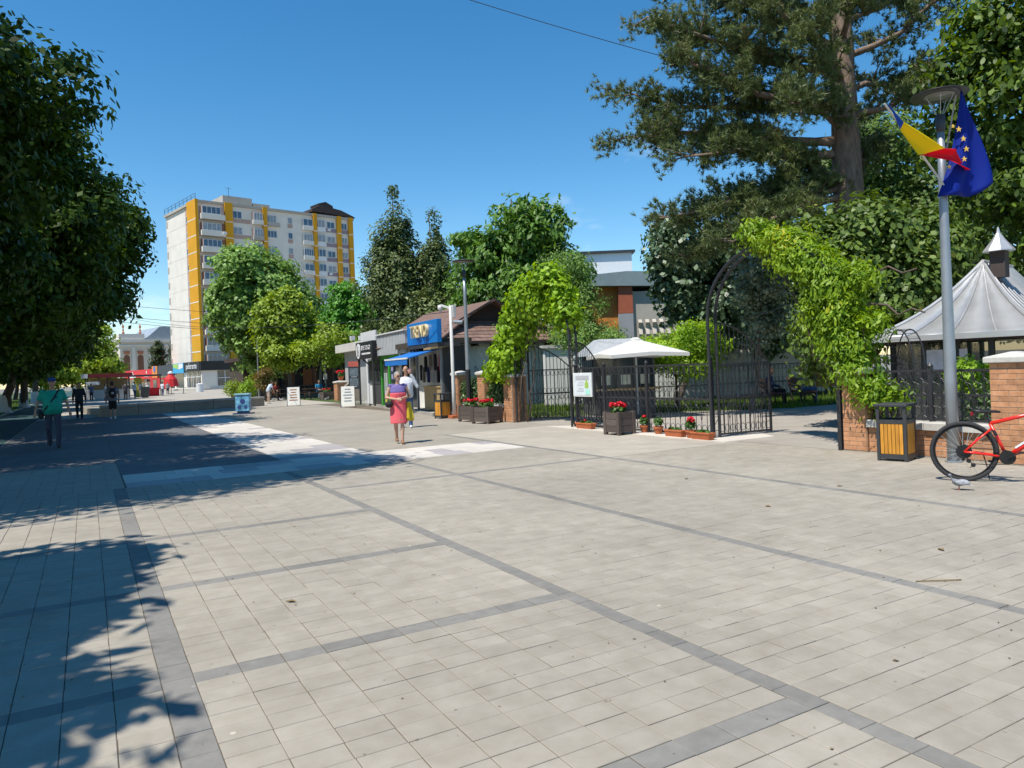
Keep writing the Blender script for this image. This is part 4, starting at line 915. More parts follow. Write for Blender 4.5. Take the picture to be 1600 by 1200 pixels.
# the great pine
def pine():
    base = np.array((18.1, 12.75, 0.0)); t = thing('pine_tree', 'great old pine with a thick scaly trunk towering over the garden', 'tree', tuple(base))
    ax = lambda z: np.array((-.012 * z, .01 * z, z))
    b = MB(); zs = np.linspace(-.1, 15.5, 18); b.tube([tuple(ax(z) + rng.normal(0, .03, 3) * [1, 1, 0]) for z in zs], [.50 * (1 - z / 18) ** .75 + .02 for z in zs], 12)
    cr3 = np.array((math.cos(YAW), -math.sin(YAW), 0)); cf3 = np.array((math.sin(YAW), math.cos(YAW), 0))
    T, D = [], []
    # (height on trunk, reach across left-/right+, reach towards/away, rise, thickness)
    spec = [(5.9, -3.7, -1.6, -1.4, .10), (6.3, -2.0, -.4, .5, .11), (7.0, -4.6, -.8, -.1, .13), (7.4, -5.3, .5, .7, .13), (8.2, -5.0, -1.0, 1.2, .12), (8.6, -3.6, 1.6, 1.4, .11), (9.2, -4.6, .2, 1.5, .12), (9.8, -3.4, -1.2, 1.9, .11), (10.4, -4.2, .6, 1.6, .1), (11.2, -3.0, -.4, 1.8, .1), (12, -2.6, .4, 1.8, .09),
            (5.9, -4.5, .2, -1.5, .09), (6.3, -5.2, -.4, -.9, .1), (6.2, -3.4, -1.0, -1.7, .09), (7.3, -6.1, -.1, .35, .12), (8.3, -5.9, .6, .9, .11), (9.4, -5.3, -.5, 1.3, .1), (6.6, -3.2, 1.2, -1.6, .09), (6.1, -3.9, .3, -.6, .09), (7.6, -2.2, -1.9, .2, .09), (7.9, 1.9, -1.0, .8, .1), (8.7, 2.6, .6, 1.0, .1), (9.6, 2.8, -.8, 1.4, .1), (10.6, 2.6, .8, 1.5, .09), (11.5, 2.2, -.5, 1.6, .08), (6.8, 1.6, 1.4, .9, .09), (12.6, .6, -1.4, 1.8, .08), (10, -.6, -2.6, 1.4, .09), (8.9, -1.6, -2.4, 1.0, .09), (11, -1.6, 2.0, 1.6, .09)]
    for z, a, w, up, th in spec:
        s = ax(z); e = s + cr3 * a + cf3 * w + np.array((0, 0, up)); mid = s + (e - s) * .5 + np.array((0, 0, -.25 if up > .5 else .25))
        pts = [s, s + (mid - s) * .5 + rng.normal(0, .06, 3), mid, mid + (e - mid) * .5 + rng.normal(0, .1, 3), e]
        b.tube([tuple(p) for p in pts], [th, th * .85, th * .65, th * .42, th * .15], 7)
        L = np.linalg.norm(e - s); nb = int(8 + L * 3.6)
        for k in range(nb):
            u = .28 + .72 * (k + rng.random()) / nb; i = min(3, int(u * 4)); q = pts[i] + (pts[i + 1] - pts[i]) * (u * 4 - i)
            dr = (e - s) / L * .45 + rng.normal(0, .75, 3); dr[2] = dr[2] * .5 + .12; dr /= np.linalg.norm(dr); l2 = rng.uniform(.45, 1.15) * (1.15 - .5 * u)
            q2 = q + dr * l2 * .55 + np.array((0, 0, .03)); q3 = q + dr * l2 + np.array((0, 0, .14 * l2))
            b.tube([tuple(q), tuple(q2), tuple(q3)], [.028, .018, .008], 5)
            m = int(14 + l2 * 24)
            for _ in range(m):
                v = rng.random() ** .55; c = q + dr * l2 * (.15 + .9 * v) + rng.normal(0, .14, 3); T.append(c); dd = dr * .6 + rng.normal(0, .5, 3) + np.array((0, 0, .55)); D.append(dd / np.linalg.norm(dd))
    T = np.array(T); D = np.array(D); k = 20; n = len(T)
    idx = np.repeat(np.arange(n), k); d = D[idx] + rng.normal(0, .62, (n * k, 3)); d /= np.linalg.norm(d, axis=1, keepdims=True)
    ln = rng.uniform(.10, .19, (n * k, 1)); s = np.cross(d, rng.normal(size=(n * k, 3))); s /= np.linalg.norm(s, axis=1, keepdims=True); w = .0105
    v = np.empty((n * k, 3, 3)); p = T[idx] + D[idx] * rng.uniform(-.05, .05, (n * k, 1)); v[:, 0] = p - s * w; v[:, 1] = p + s * w; v[:, 2] = p + d * ln
    me = bpy.data.meshes.new('needles'); N = n * k; me.vertices.add(3 * N); me.vertices.foreach_set('co', v.ravel()); me.loops.add(3 * N); me.loops.foreach_set('vertex_index', np.arange(3 * N, dtype=np.int32)); me.polygons.add(N); me.polygons.foreach_set('loop_start', np.arange(0, 3 * N, 3, dtype=np.int32)); me.update()
    me.materials.append(L_pine); o = bpy.data.objects.new('crown', me); link(o, t)
    b.build('trunk', m_bark_p, t, smooth=True)
    print('pine needles', N)
pine()

# climbers
def climber(name, label, base, lobes, leafm, leaf, aspect, clumps, per, spread, stems, cat='vine', droop=.6):
    t = thing(name, label, cat, base); B = np.array(base); lb = [(l[0] - B[0], l[1] - B[1], l[2], *l[3:]) for l in lobes]
    P, N, Cc = crown_points(lb, clumps, per, spread, .4, .8); keep = P[:, 2] > .1; leaves(P[keep], N[keep], leaf * rng.uniform(.6, 1.3, keep.sum()), aspect, leafm, 'foliage', t, droop, fine=True)
    for s in stems:
        b = MB(); limb(b, (s[0] - B[0], s[1] - B[1], s[2]), (s[3] - B[0], s[4] - B[1], s[5]), .03, .012, .2, 7); b.build('stem', m_bark, t, smooth=True)
    return t
climber('bright_vine', 'bright green vine heaped over the left gate arch and pier', (11.0, 19.0, 0), [(10.95, 17.0, 4.0, .4, .5, .36), (10.95, 17.8, 3.75, .42, .42, .38), (10.95, 18.4, 3.35, .42, .36, .45), (10.9, 18.9, 2.75, .4, .36, .5), (10.85, 19.2, 2.15, .4, .4, .5), (10.8, 19.3, 1.7, .36, .45, .3), (11.0, 16.5, 3.6, .34, .34, .3), (11.0, 16.2, 3.0, .28, .28, .3), (10.95, 17.3, 3.35, .34, .4, .28), (10.8, 19.9, 1.62, .2, .3, .14), (11.1, 18.6, 2.9, .3, .3, .4)], L_vine, .13, .9, 420, 42, .17, [(11.0, 18.8, 0, 10.95, 18.2, 3.0), (11.1, 18.85, 0, 11.0, 18.7, 2.6), (11.0, 16.0, 0, 11, 16.2, 2.8), (11.1, 18.6, .0, 11.2, 18.0, 2.8)])
climber('wisteria_vine', 'yellow-green wisteria tumbling over the large right gate arch', (11.15, 7.9, 0), [(11.08, 9.85, 3.98, .28, .28, .2), (11.1, 9.45, 3.78, .32, .38, .24), (11.1, 9.0, 3.5, .38, .36, .34), (11.12, 8.6, 3.25, .4, .34, .36), (11.15, 8.3, 2.85, .4, .34, .45), (11.15, 8.15, 2.35, .42, .34, .45), (11.15, 8.05, 1.85, .4, .36, .42), (11.1, 7.8, 1.4, .36, .3, .36), (11.05, 7.62, 1.02, .24, .26, .26), (11.25, 8.6, 2.3, .3, .25, .6), (11.15, 7.75, 2.95, .22, .28, .14), (11.15, 7.6, 2.15, .2, .24, .14), (11.1, 7.2, .98, .12, .22, .08)], L_wist, .10, .40, 620, 46, .14, [(11.2, 7.9, 0, 11.15, 8.2, 2.9), (11.3, 8.0, 0, 11.1, 9.5, 3.7), (11.2, 8.0, .2, 11.2, 7.6, 2.2), (11.1, 9.6, 3.8, 11.1, 10.2, 3.9), (11.2, 8.3, 3.0, 11.3, 6.9, 2.9), (11.2, 8.3, 2.5, 11.3, 6.8, 2.2)], droop=.9)
climber('ivy_mass', 'dense dark ivy thicket between the wisteria and the pavilion roof', (14.8, 10.1, 0), [(14.3, 10.4, 3.4, .9, .8, 1.3), (15.2, 9.7, 3.0, .9, .8, 1.2), (15.0, 10.2, 4.3, 1.0, .9, .7), (14.2, 10.6, 2.0, .8, .8, .9), (16.1, 9.6, 3.9, .9, .8, 1.0), (13.9, 10.8, 4.2, .6, .6, .6)], leaf_mat('thicket_leaf', (0.039, 0.078, 0.016), (0.156, 0.234, 0.039), .25, third=(.26, .24, .04)), .14, .75, 560, 44, .26, [(14.8, 10.1, 0, 14.6, 10.2, 3), (15.2, 9.9, 0, 15.2, 9.8, 3.2)])
climber('clipped_ivy', 'clipped ivy screen filling the gap right of the middle ivy pier', (11.0, 20.0, 0), [(11.02, 20.0, .95, .09, .62, .48), (11.02, 19.6, 1.1, .09, .25, .3), (11.02, 20.4, .8, .09, .25, .28)], L_ivy, .085, .85, 170, 30, .1, [(11.02, 19.8, .5, 11.0, 19.9, 1.3), (11.02, 20.3, .5, 11.0, 20.2, 1.3)], 'ivy')
climber('clipped_ivy', 'clipped ivy screen filling the gap beside the camera pole', (11.0, 21.85, 0), [(11.02, 21.85, .92, .09, .7, .46), (11.02, 21.4, 1.05, .09, .28, .3), (11.02, 22.3, .8, .09, .25, .28)], L_ivy, .085, .85, 170, 30, .1, [(11.02, 21.6, .5, 11, 21.7, 1.3), (11.02, 22.2, .5, 11.0, 22.1, 1.2)], 'ivy')
tree('rose_bush', 'dark rose bush with red blooms behind the low fence near the bicycle', (11.9, 6.2, 0), [(11.9, 6.1, .75, .35, .4, .3), (11.8, 5.85, .95, .2, .2, .2)], L_ivy, m_bark, .07, .7, 60, 30, .11, .02, .3, 5, cat='bush')
tree('young_tree', 'small leafy young tree seen through the fence right of the lamp post', (12.35, 6.75, 0), [(12.3, 6.75, 1.25, .26, .28, .26), (12.4, 6.6, 1.05, .2, .2, .16)], L_vine, m_bark, .075, .6, 60, 36, .11, .02, .8, 5)
# ------------------------------------------------------------ apartment block
m_cream = mat('cream_render', (.70, .655, .585), .88, var=.07, scale=.5, dirt=.18)
m_ochre = mat('ochre_render', (.62, .30, .012), .85, var=.08, scale=.6, dirt=.15)
m_pink = mat('pink_render', (.44, .31, .26), .88, var=.08, scale=.5, dirt=.2)
m_mauve = mat('mauve_render', (.29, .235, .27), .88, var=.08, scale=.5, dirt=.2)
m_brown = mat('brown_panel', (.20, .09, .055), .8, var=.15, scale=1)
m_frame = mat('white_frame', (.68, .69, .70), .5, var=.05)
m_glass = mat('window_glass', (.055, .09, .14), .08, var=.35, scale=.8, spec=.9)
m_glassb = mat('window_glass_dark', (.03, .045, .06), .08, var=.35, scale=.8, spec=.9)
m_glassc = mat('curtained_glass', (.24, .25, .26), .15, var=.45, scale=2.2, spec=.9)
m_rooft = mat('roof_felt', (.055, .04, .038), .85, var=.25, scale=1)
m_conc = mat('raw_concrete', (.40, .375, .33), .9, var=.12, scale=.8, dirt=.35, bump=.2, bscale=12)
apt = thing('apartment_block', 'tall cream apartment block with ochre stripes behind the lindens', 'apartment block', (17.8, 140.7, 0), R(13))
H = 33.0; FH = 2.92
rows = [31.55 - FH * k for k in range(10)]
b = MB(); b.box(0, 31, 0, 16, 0, H); b.build('wall', m_cream, apt)
b = MB(); b.box(-.35, 31.4, -.35, 16.2, H + .003, H + .45); b.build('parapet', m_conc, apt)
for x0, x1, y0 in ((4.75, 6.2, -.55), (11.95, 12.75, -.5), (22.25, 23.0, -.5), (27.45, 28.4, -.5), (30.1, 31.1, -.45)):
    b = MB(); b.box(x0, x1, y0, -.003, 4.6, H + .5); b.build('ochre_pilaster', m_ochre, apt)
b = MB(); b.box(-.5, -.003, -.6, 3.6, 4.6, H + .5); b.build('ochre_pilaster', m_ochre, apt)
b = MB(); b.box(-.06, -.003, 3.62, 5.6, 4.6, H - .2); b.build('stair_panel', m_pink, apt)
b = MB()
for z in rows:
    for x0, x1, y0 in ((4.74, 6.21, -.57), (11.94, 12.76, -.52), (22.24, 23.01, -.52), (27.44, 28.41, -.52), (30.09, 31.11, -.47)): b.box(x0, x1, y0, y0 + .018, z - 1.62, z - 1.46)
    b.box(-.52, -.502, -.6, 3.6, z - 1.62, z - 1.46); b.box(-.02, -.002, 5.62, 16, z - 1.58, z - 1.5)
b.build('floor_line', m_cream, apt, kind='stuff')
def window(par, x, y, z, w, h, face='y', panes=2, gm=None, key={}):
    """framed window on the plane y (facing -y) or on x (facing -x); frame, pane as sub-part"""
    k = (round(w, 2), round(h, 2), panes)
    if k not in key:
        f = MB(); t = .07
        f.box(-w / 2, w / 2, -.08, .0, -h / 2, -h / 2 + t); f.box(-w / 2, w / 2, -.08, .0, h / 2 - t, h / 2)
        for i in range(panes + 1):
            xx = -w / 2 + (w - t) * i / panes; f.box(xx, xx + t, -.079, -.001, -h / 2 + t, h / 2 - t)
        g_ = MB(); g_.box(-w / 2 + .02, w / 2 - .02, -.05, -.03, -h / 2 + .02, h / 2 - .02); key[k] = (f.mesh('window', m_frame), g_.mesh('pane', m_glass))
    fm, pm = key[k]
    if rnd.random() < .45: pm = key.setdefault(('c', k), None) or key.__setitem__(('c', k), pm.copy()) or key[('c', k)]; pm.materials[0] = m_glassc
    rz = 0 if face == 'y' else R(-90)
    o = put(fm, 'window', par, (x, y, z), (0, 0, rz)); p = put(pm, 'pane', o, (0, 0, 0)); return o
for i, z in enumerate(rows):
    # corner balconies: closed-in parapet and glazing band
    b = MB(); b.box(.35, 4.6, -1.05, -.02, z - 1.5, z - .55); b.build('balcony_parapet', m_cream, apt)
    b = MB(); b.box(.5, 4.45, -.9, -.02, z - .549, z + .85); b.build('balcony_side', m_brown if i % 3 else m_pink, apt)
    window(apt, 2.2, -.905, z + .12, 3.3, 1.3, panes=4)
    window(apt, 7.2, -.01, z, 1.7, 1.35)
    b = MB(); b.box(6.3, 9.7, -.05, -.003, z - 1.45, z - .7); b.build('spandrel', m_pink, apt)
    b = MB(); b.box(9.9, 11.9, -.75, -.003, z - 1.45, z - .65); b.build('balcony_parapet', m_cream if i % 2 == 0 else m_conc, apt)
    window(apt, 10.95, -.55, z, 1.7, 1.4, panes=3)
    b = MB(); b.box(10.0, 11.85, -.545, -.003, z - .649, z + .78); b.build('balcony_side', m_pink, apt)
    window(apt, 13.8, -.03, z, 1.9, 1.35, panes=3)
    if i % 2 == 0:
        b = MB(); b.box(12.8, 15.2, -.6, -.003, z - 1.45, z - .75); b.build('balcony_parapet', m_conc, apt)
    window(apt, 17.5, -.01, z, .95, 1.2, panes=1)
    b = MB(); b.box(17.0, 18.0, -.04, -.003, z - 1.4, z - .65); b.build('spandrel', m_pink, apt)
    b = MB(); b.box(20.0, 22.2, -.5, -.003, z - 1.5, z - .68); b.build('balcony_parapet', m_cream, apt)
    window(apt, 21.1, -.3, z, 2.0, 1.35, panes=2 + i % 3)
    window(apt, 24.0, -.3, z + .1, 1.5, 1.5, panes=2)
    b = MB(); b.box(23.1, 24.9, -.28, -.003, z - 1.5, z - .65); b.build('balcony_parapet', m_frame, apt)
    window(apt, 26.2, -.01, z, 1.7, 1.3); window(apt, 29.2, -.01, z, 1.3, 1.3)
    b = MB(); b.box(25.2, 27.4, -.05, -.003, z - 1.45, z - .7); b.build('spandrel', m_mauve, apt)
    b = MB(); b.box(28.45, 30.05, -.05, -.003, z - 1.45, z - .7); b.build('spandrel', m_mauve, apt)
    window(apt, -.07, 4.7, z - .9, .9, 1.3, 'x', 1)
    b = MB(); b.box(-.06, -.0, 15.2, 15.9, z - .6, z + .6); b.build('balcony_parapet', m_conc, apt)
    if i in (1, 2, 5): 
        b = MB(); b.box(4.0, 4.7, -1.35, -1.06, z - 1.1, z - .75); b.build('air_conditioner', m_frame, apt)
    if i in (0, 3): 
        b = MB(); b.box(25.4, 26.0, -.45, -.06, z - 1.25, z - .8); b.build('air_conditioner', m_frame, apt)
for x0, x1, y0, y1, h in ((5.5, 11, 2, 8, 1.9), (11.2, 14.5, 2, 7, 1.1), (15, 22, 2.5, 6, .7)):
    b = MB(); b.box(x0, x1, y0, y1, H + .46, H + .46 + h); b.build('roof_hut', m_conc, apt)
b = MB(); b.prism_y([(22, H + .9), (31.6, H + .5), (31.6, H + .62), (28.5, H + 1.7), (24, H + 2.3), (22, H + 1.3)], -.5, 9); b.build('roof_extension', m_rooft, apt)
b = MB(); b.prism_y([(24.2, H + 2.2), (27.2, H + 1.9), (27.2, H + 2.6), (25.6, H + 3.3), (24.0, H + 2.8)], .5, 4); b.build('roof_dormer', m_rooft, apt)
b = MB()
for k in range(9): b.bar((-.3, -.3 + k * 2, H + .45), (-.3, -.3 + k * 2, H + 1.5), .06)
for z in (H + 1.0, H + 1.5): b.bar((-.3, -.3, z), (-.3, 16, z), .05)
b.build('roof_railing', m_grey, apt, kind='stuff')
b = MB(); b.bar((7, 3, H + 2), (7, 3, H + 4.2), .06); b.bar((6.4, 3, H + 4), (7.6, 3, H + 4), .04); b.build('antenna', m_grey, apt)

# ground floor shops under the block
def shop_row():
    # local frame of the block: front along +x, side along +y
    T_ = lambda name, lab: thing(name, lab, 'shop', (17.8, 140.7, 0), R(13))
    blk = mat('black_fascia', (.014, .014, .015), .5)
    t = T_('corner_shop', 'black-fronted corner shop at the foot of the apartment block')
    b = MB(); b.box(-3.2, 5.4, -8.0, -.01, .25, 4.2); b.build('wall', m_cream, t)
    b = MB(); b.box(-3.5, 5.7, -8.4, -.01, 3.2, 4.75); b.build('fascia', blk, t)
    b = MB(); b.box(-4.6, 6.4, -10.2, -.0, 0, .24); b.build('steps', m_conc, t)
    for x in (.6, 3.6):
        b = MB(); b.box(x - 1.2, x + 1.2, -8.06, -8.005, .6, 3.1); o = b.build('shop_window', m_glassb, t)
        b = MB(); b.bar((x, -8.08, .6), (x, -8.08, 3.1), .1); b.bar((x - 1.2, -8.08, 1.9), (x + 1.2, -8.08, 1.9), .1); b.build('glazing_bar', m_frame, o)
    t = T_('glazed_shop', 'glass-fronted shop with white lettering on its dark fascia, left of the corner')
    b = MB(); b.box(-3.56, -3.502, -7.9, -.75, 3.2, 4.72); b.build('fascia', blk, t)
    for y in (-6.6, -4.4, -2.2):
        b = MB(); b.box(-3.26, -3.205, y - .95, y + .95, .5, 3.1); o = b.build('shop_window', m_glassb, t)
        b = MB(); b.bar((-3.28, y, .5), (-3.28, y, 3.1), .1); b.bar((-3.28, y - .95, 2.2), (-3.28, y + .95, 2.2), .1); b.build('glazing_bar', m_frame, o)
    text('sign_lettering', 'pelerarte', 1.35, m_frame, t, (-3.6, -4.4, 4.0), (R(90), 0, R(-90)), .02)
    b = MB(); b.box(-5.4, -3.21, -.74, 34, .0, .22); b.build('steps', m_conc, t)
    t = T_('travel_shop', 'shop with a bright blue picture sign between dark and white-lettered fascias')
    b = MB(); b.box(-3.2, -.6, .0, 4.7, .25, 4.0); b.build('wall', m_cream, t)
    b = MB(); b.box(-3.6, -.6, -.7, 4.6, 3.0, 4.7); b.build('fascia', mat('sign_cyan', (.02, .34, .62), .4), t)
    b = MB(); b.prism_x([(-.5, 3.9), (1.7, 3.6), (1.7, 4.6), (-.5, 4.6)], -3.63, -3.61); b.build('sign_picture', m_frame, t)
    b = MB(); b.prism_x([(1.9, 3.7), (4.4, 4.0), (4.4, 4.6), (1.9, 4.6)], -3.63, -3.61); b.build('sign_picture', mat('sign_lime', (.35, .55, .12), .5), t)
    b = MB(); b.box(-3.25, -3.205, .4, 4.2, .5, 2.9); b.build('shop_window', m_glassb, t)
    t = T_('dark_shop', 'shop with plain dark grey fascia right of the red shops')
    b = MB(); b.box(-3.2, -.6, 4.72, 13.3, .2, 3.9); b.build('wall', m_cream, t)
    b = MB(); b.box(-3.5, -.6, 4.65, 13.3, 2.7, 4.6); b.build('fascia', mat('dark_fascia', (.045, .05, .06), .5), t)
    for y in (6.2, 9, 11.8): b = MB(); b.box(-3.25, -3.205, y - 1.1, y + 1.1, .4, 2.7); b.build('shop_window', m_glassb, t)
    t = T_('red_shop', 'red-fronted shop with white emblem on a bright red fascia')
    b = MB(); b.box(-3.0, -.6, 13.32, 34, .1, 3.7); b.build('wall', m_cream, t)
    rd = mat('sign_red', (.62, .012, .02), .45); b = MB(); b.box(-3.5, -.6, 16.4, 33.8, 2.35, 4.1); b.build('fascia', rd, t)
    b = MB(); b.box(-3.55, -.6, 13.35, 16.3, 2.4, 4.6); b.build('orange_sign', mat('sign_orange', (.70, .22, .03), .5), t)
    b = MB(); b.tube([(-3.6, 14.8, 4.0), (-3.56, 14.8, 4.0)], .6, 16); b.build('blue_emblem', mat('sign_blue', (.06, .16, .45), .5), t)
    b = MB(); b.box(-3.54, -3.502, 26.5, 31, 2.6, 2.85); b.box(-3.54, -3.502, 27.5, 29.5, 2.86, 3.3); b.box(-3.54, -3.502, 28.2, 28.9, 3.31, 3.8); b.box(-3.54, -3.502, 18.5, 21, 2.7, 3.1); b.box(-3.54, -3.502, 19.4, 19.9, 3.3, 3.8); b.build('white_emblem', m_frame, t, kind='stuff')
    b = MB(); b.box(-3.6, -3.01, 8.0, 17.5, .1, 2.34); b.build('red_shopfront', mat('shop_red', (.42, .01, .015), .5), t)
    for y in (10.5, 14.5): b = MB(); b.box(-3.65, -3.605, y - 1, y + 1, .2, 2.0); b.build('door', m_glassb, t)
    for y in (20, 24, 28, 32): b = MB(); b.box(-3.05, -3.005, y - 1.3, y + 1.3, .4, 2.2); b.build('shop_window', m_glassb, t)
    b = MB(); b.box(-4.3, -3.52, 21.5, 23.5, 1.7, 2.3); b.build('hanging_sign', MATS['sign_orange'], t)
shop_row()

# classical house behind the red shops
t = thing('classical_house', 'cream classical house with tall arched windows and red ornament, left background', 'house', (6.9, 196, 0), R(13))
b = MB(); b.box(0, 24, 0, 16, 0, 11.2); b.build('wall', mat('ivory_render', (.62, .56, .46), .85, var=.06, scale=.4, dirt=.15), t)
b = MB(); b.box(-.5, 24.5, -.5, 16.5, 11.21, 11.9); b.box(-.3, 24.3, -.3, 16.3, 10.2, 10.6); b.build('cornice', m_cream, t)
b = MB(); b.box(-.2, 5.4, -.2, 4, 11.91, 13.2); b.build('parapet', m_cream, t)
b = MB(); b.prism_y([(5.6, 11.95), (24.4, 11.95), (21, 15), (9, 15)], 0, 16); b.build('roof', mat('zinc_roof', (.34, .38, .42), .5, metal=.3, var=.1, scale=1), t)
b = MB(); b.box(15.5, 16.7, 2, 4, 13, 16.4); b.build('chimney', m_brown, t)
for k, x in enumerate((.9, 4.6)):
    b = MB(); b.lathe([(.25, 0), (.35, .3), (.12, .6), (.22, .9), (.1, 1.3), (.28, 1.6), (.2, 2.0), (.02, 2.3)], 8, (x, .3, 13.2)); b.build('finial', mat('red_ornament', (.45, .17, .09), .8), t)
def arched(par, x, z0, w, h):
    b = MB(); n = 8; poly = [(x - w / 2, z0), (x + w / 2, z0), (x + w / 2, z0 + h)] + [(x + w / 2 * math.cos(math.pi * k / n), z0 + h + w / 2 * math.sin(math.pi * k / n)) for k in range(1, n)] + [(x - w / 2, z0 + h)]
    b.prism_y(poly, -.06, -.003); o = b.build('window', m_brown, par)
    c = MB(); c.prism_y([(x - w / 2 - .25, z0 - .3), (x + w / 2 + .25, z0 - .3), (x + w / 2 + .25, z0), (x - w / 2 - .25, z0)], -.35, -.004); c.build('sill', m_cream, o)
    c = MB(); c.prism_y([(x - .5, z0 + h + w / 2 + .15), (x + .5, z0 + h + w / 2 + .15), (x + .7, z0 + h + w / 2 + .9), (x - .7, z0 + h + w / 2 + .9)], -.3, -.004); c.build('ornament', MATS['red_ornament'], o)
for x in (1.4, 4.4, 9.0, 13, 17, 21): arched(t, x, 4.3, 1.3, 3.3)
for x in (2.9, 6.6):
    b = MB(); b.box(x - .35, x + .35, -.25, -.004, 3.6, 10.1); b.build('pilaster', m_cream, t)
b = MB(); b.box(-.3, 24.3, -.3, 0, 3.2, 3.6); b.build('string_course', m_cream, t)
t = thing('far_house', 'grey-roofed house between the classical house and the apartment block', 'house', (19, 215, 0), R(13))
b = MB(); b.box(0, 16, 0, 10, 0, 12); b.build('wall', m_cream, t); b = MB(); b.prism_y([(-.5, 12.01), (16.5, 12.01), (13, 16), (3, 16)], -.4, 10.4); b.build('roof', MATS['zinc_roof'], t); b = MB(); b.box(4, 5.4, 2, 4, 14, 18); b.build('chimney', m_brown, t)

# ------------------------------------------------------------ kiosks on the right of the promenade
m_gfas = mat('grey_corrugated', (.46, .48, .50), .5, metal=.1, var=.06, scale=3)
m_blk = mat('sign_black', (.016, .017, .022), .4); m_blue = mat('sign_royal', (.008, .17, .52), .38, var=.04); m_awn = mat('awning_blue', (.012, .15, .50), .7, var=.06)
m_lgreen = mat('shop_green', (.045, .32, .03), .45); m_plaster = mat('white_plaster', (.72, .72, .69), .9, var=.06, scale=1.2, dirt=.25)
m_shingle = mat('brown_shingle', (.20, .125, .10), .85, var=.2, scale=3, island=.18, bump=.3, bscale=40); m_oak = mat('counter_wood', (.36, .26, .13), .6, var=.2, scale=4, stretch=(1, 1, 8))
t = thing('clothes_kiosk', 'clothes kiosk with a royal blue sign and golden raised letters', 'kiosk', (10.95, 24.0, 0), R(-3))
# local frame: y along the street away from the viewer, x into the shop
b = MB(); b.box(.98, 1.05, .26, 4.89, .12, 2.5); b.build('back_wall', mat('kiosk_inside', (.06, .05, .04), .8), t)
b = MB(); b.box(.07, 1.05, 4.9, 5.0, .12, 2.5); b.build('side_wall', m_grey, t); b = MB(); b.box(.07, 1.05, .15, .25, .12, 2.5); b.build('side_wall', m_grey, t)
b = MB(); b.box(-.1, 1.1, -.05, 5.1, 2.55, 2.75); b.build('ceiling', MATS['kiosk_inside'], t)
b = MB(); b.box(-.30, -.12, -.25, 2.95, 2.6, 3.42); b.build('sign_board', m_blue, t, bevel=.01)
b = MB(); b.box(-.28, .6, -.22, 2.9, 2.45, 2.595); b.build('sign_underside', m_grey, t)
m_gold = mat('gold_letters', (.78, .62, .34), .4, metal=.2, var=.25, scale=9)
text('sign_lettering', 'TREND', .66, m_gold, t, (-.36, 1.42, 3.05), (R(90), 0, R(-90)), .055, .86)
b = MB(); b.prism_y([(-1.15, 2.05), (.25, 2.42), (.25, 2.46), (-1.15, 2.10)], .55, 3.15); b.build('awning', m_awn, t)
b = MB(); b.box(-1.17, -1.152, .55, 3.15, 1.86, 2.08); b.build('awning_valance', m_awn, t)
b = MB(); b.bar((-1.16, .52, 2.085), (-1.16, 3.18, 2.085), .05, .06); b.build('awning_bar', m_frame, t)
b = MB(); b.prism_y([(-.55, 2.35), (.3, 2.46), (.3, 2.52), (-.55, 2.42)], -.2, .5); b.build('canopy_return', m_oak, t)
b = MB(); b.box(.0, .55, .35, 2.1, .15, 1.0); b.build('counter', m_oak, t); b = MB(); b.box(-.04, .6, .3, 2.15, 1.001, 1.05); b.build('counter_top', m_oak, t)
for y in (.28, 2.85, 3.6, 4.85):
    b = MB(); b.box(-.02, .06, y - .04, y + .04, .12, 2.54); b.build('door_post', m_steel, t)
b = MB(); b.box(.0, .03, 2.9, 3.55, .2, 2.5); b.build('shop_window', mat('shop_glass', (.05, .055, .06), .05, spec=.9), t)
for k in range(12):
    y = 1.1 + k * .27; z = 1.15 + .5 * (k % 2) * rnd.random(); c = rnd.choice([(.5, .5, .52), (.04, .04, .05), (.06, .07, .22), (.35, .03, .08), (.3, .28, .25)])
    b = MB(); b.loft([[(.58 + q, y + w_, z + dz) for q, w_ in ((0, -a), (.1, -a), (.1, a), (0, a))] for a, dz in ((.045, 0), (.06, .45), (.03, .62))]); b.build('hanging_garment', mat('cloth_%d' % k, c, .9), t)
t = thing('phone_kiosk', 'green-framed kiosk with a grey corrugated fascia left of the clothes kiosk', 'kiosk', (11.35, 29.1, 0), R(-4))
b = MB(); b.box(.25, 3.2, .0, 5.6, .12, 2.5); b.build('wall', m_grey, t)
n = 36; cg = MB()
for k in range(n): cg.box(-.12 - .02 * (k % 2), .35, -1.0 + 4.05 * k / n, -1.0 + 4.05 * (k + 1) / n - .002, 2.38, 3.28)
cg.build('fascia', m_gfas, t)
b = MB(); b.box(-.2, .5, -1.05, 3.1, 3.281, 3.33); b.build('fascia_trim', m_frame, t)
for (y0, y1, z0, z1) in ((.05, .22, .12, 2.3), (2.1, 2.3, .12, 2.3), (3.35, 3.55, .12, 2.3), (.05, 3.55, 2.18, 2.37)):
    b = MB(); b.box(.1, .25, y0, y1, z0, z1); b.build('green_frame', m_lgreen, t)
b = MB(); b.box(.16, .20, .23, 2.09, .2, 2.17); b.build('shop_window', MATS['shop_glass'], t); b = MB(); b.box(.16, .20, 2.31, 3.34, .2, 2.17); b.build('shop_window', MATS['shop_glass'], t)
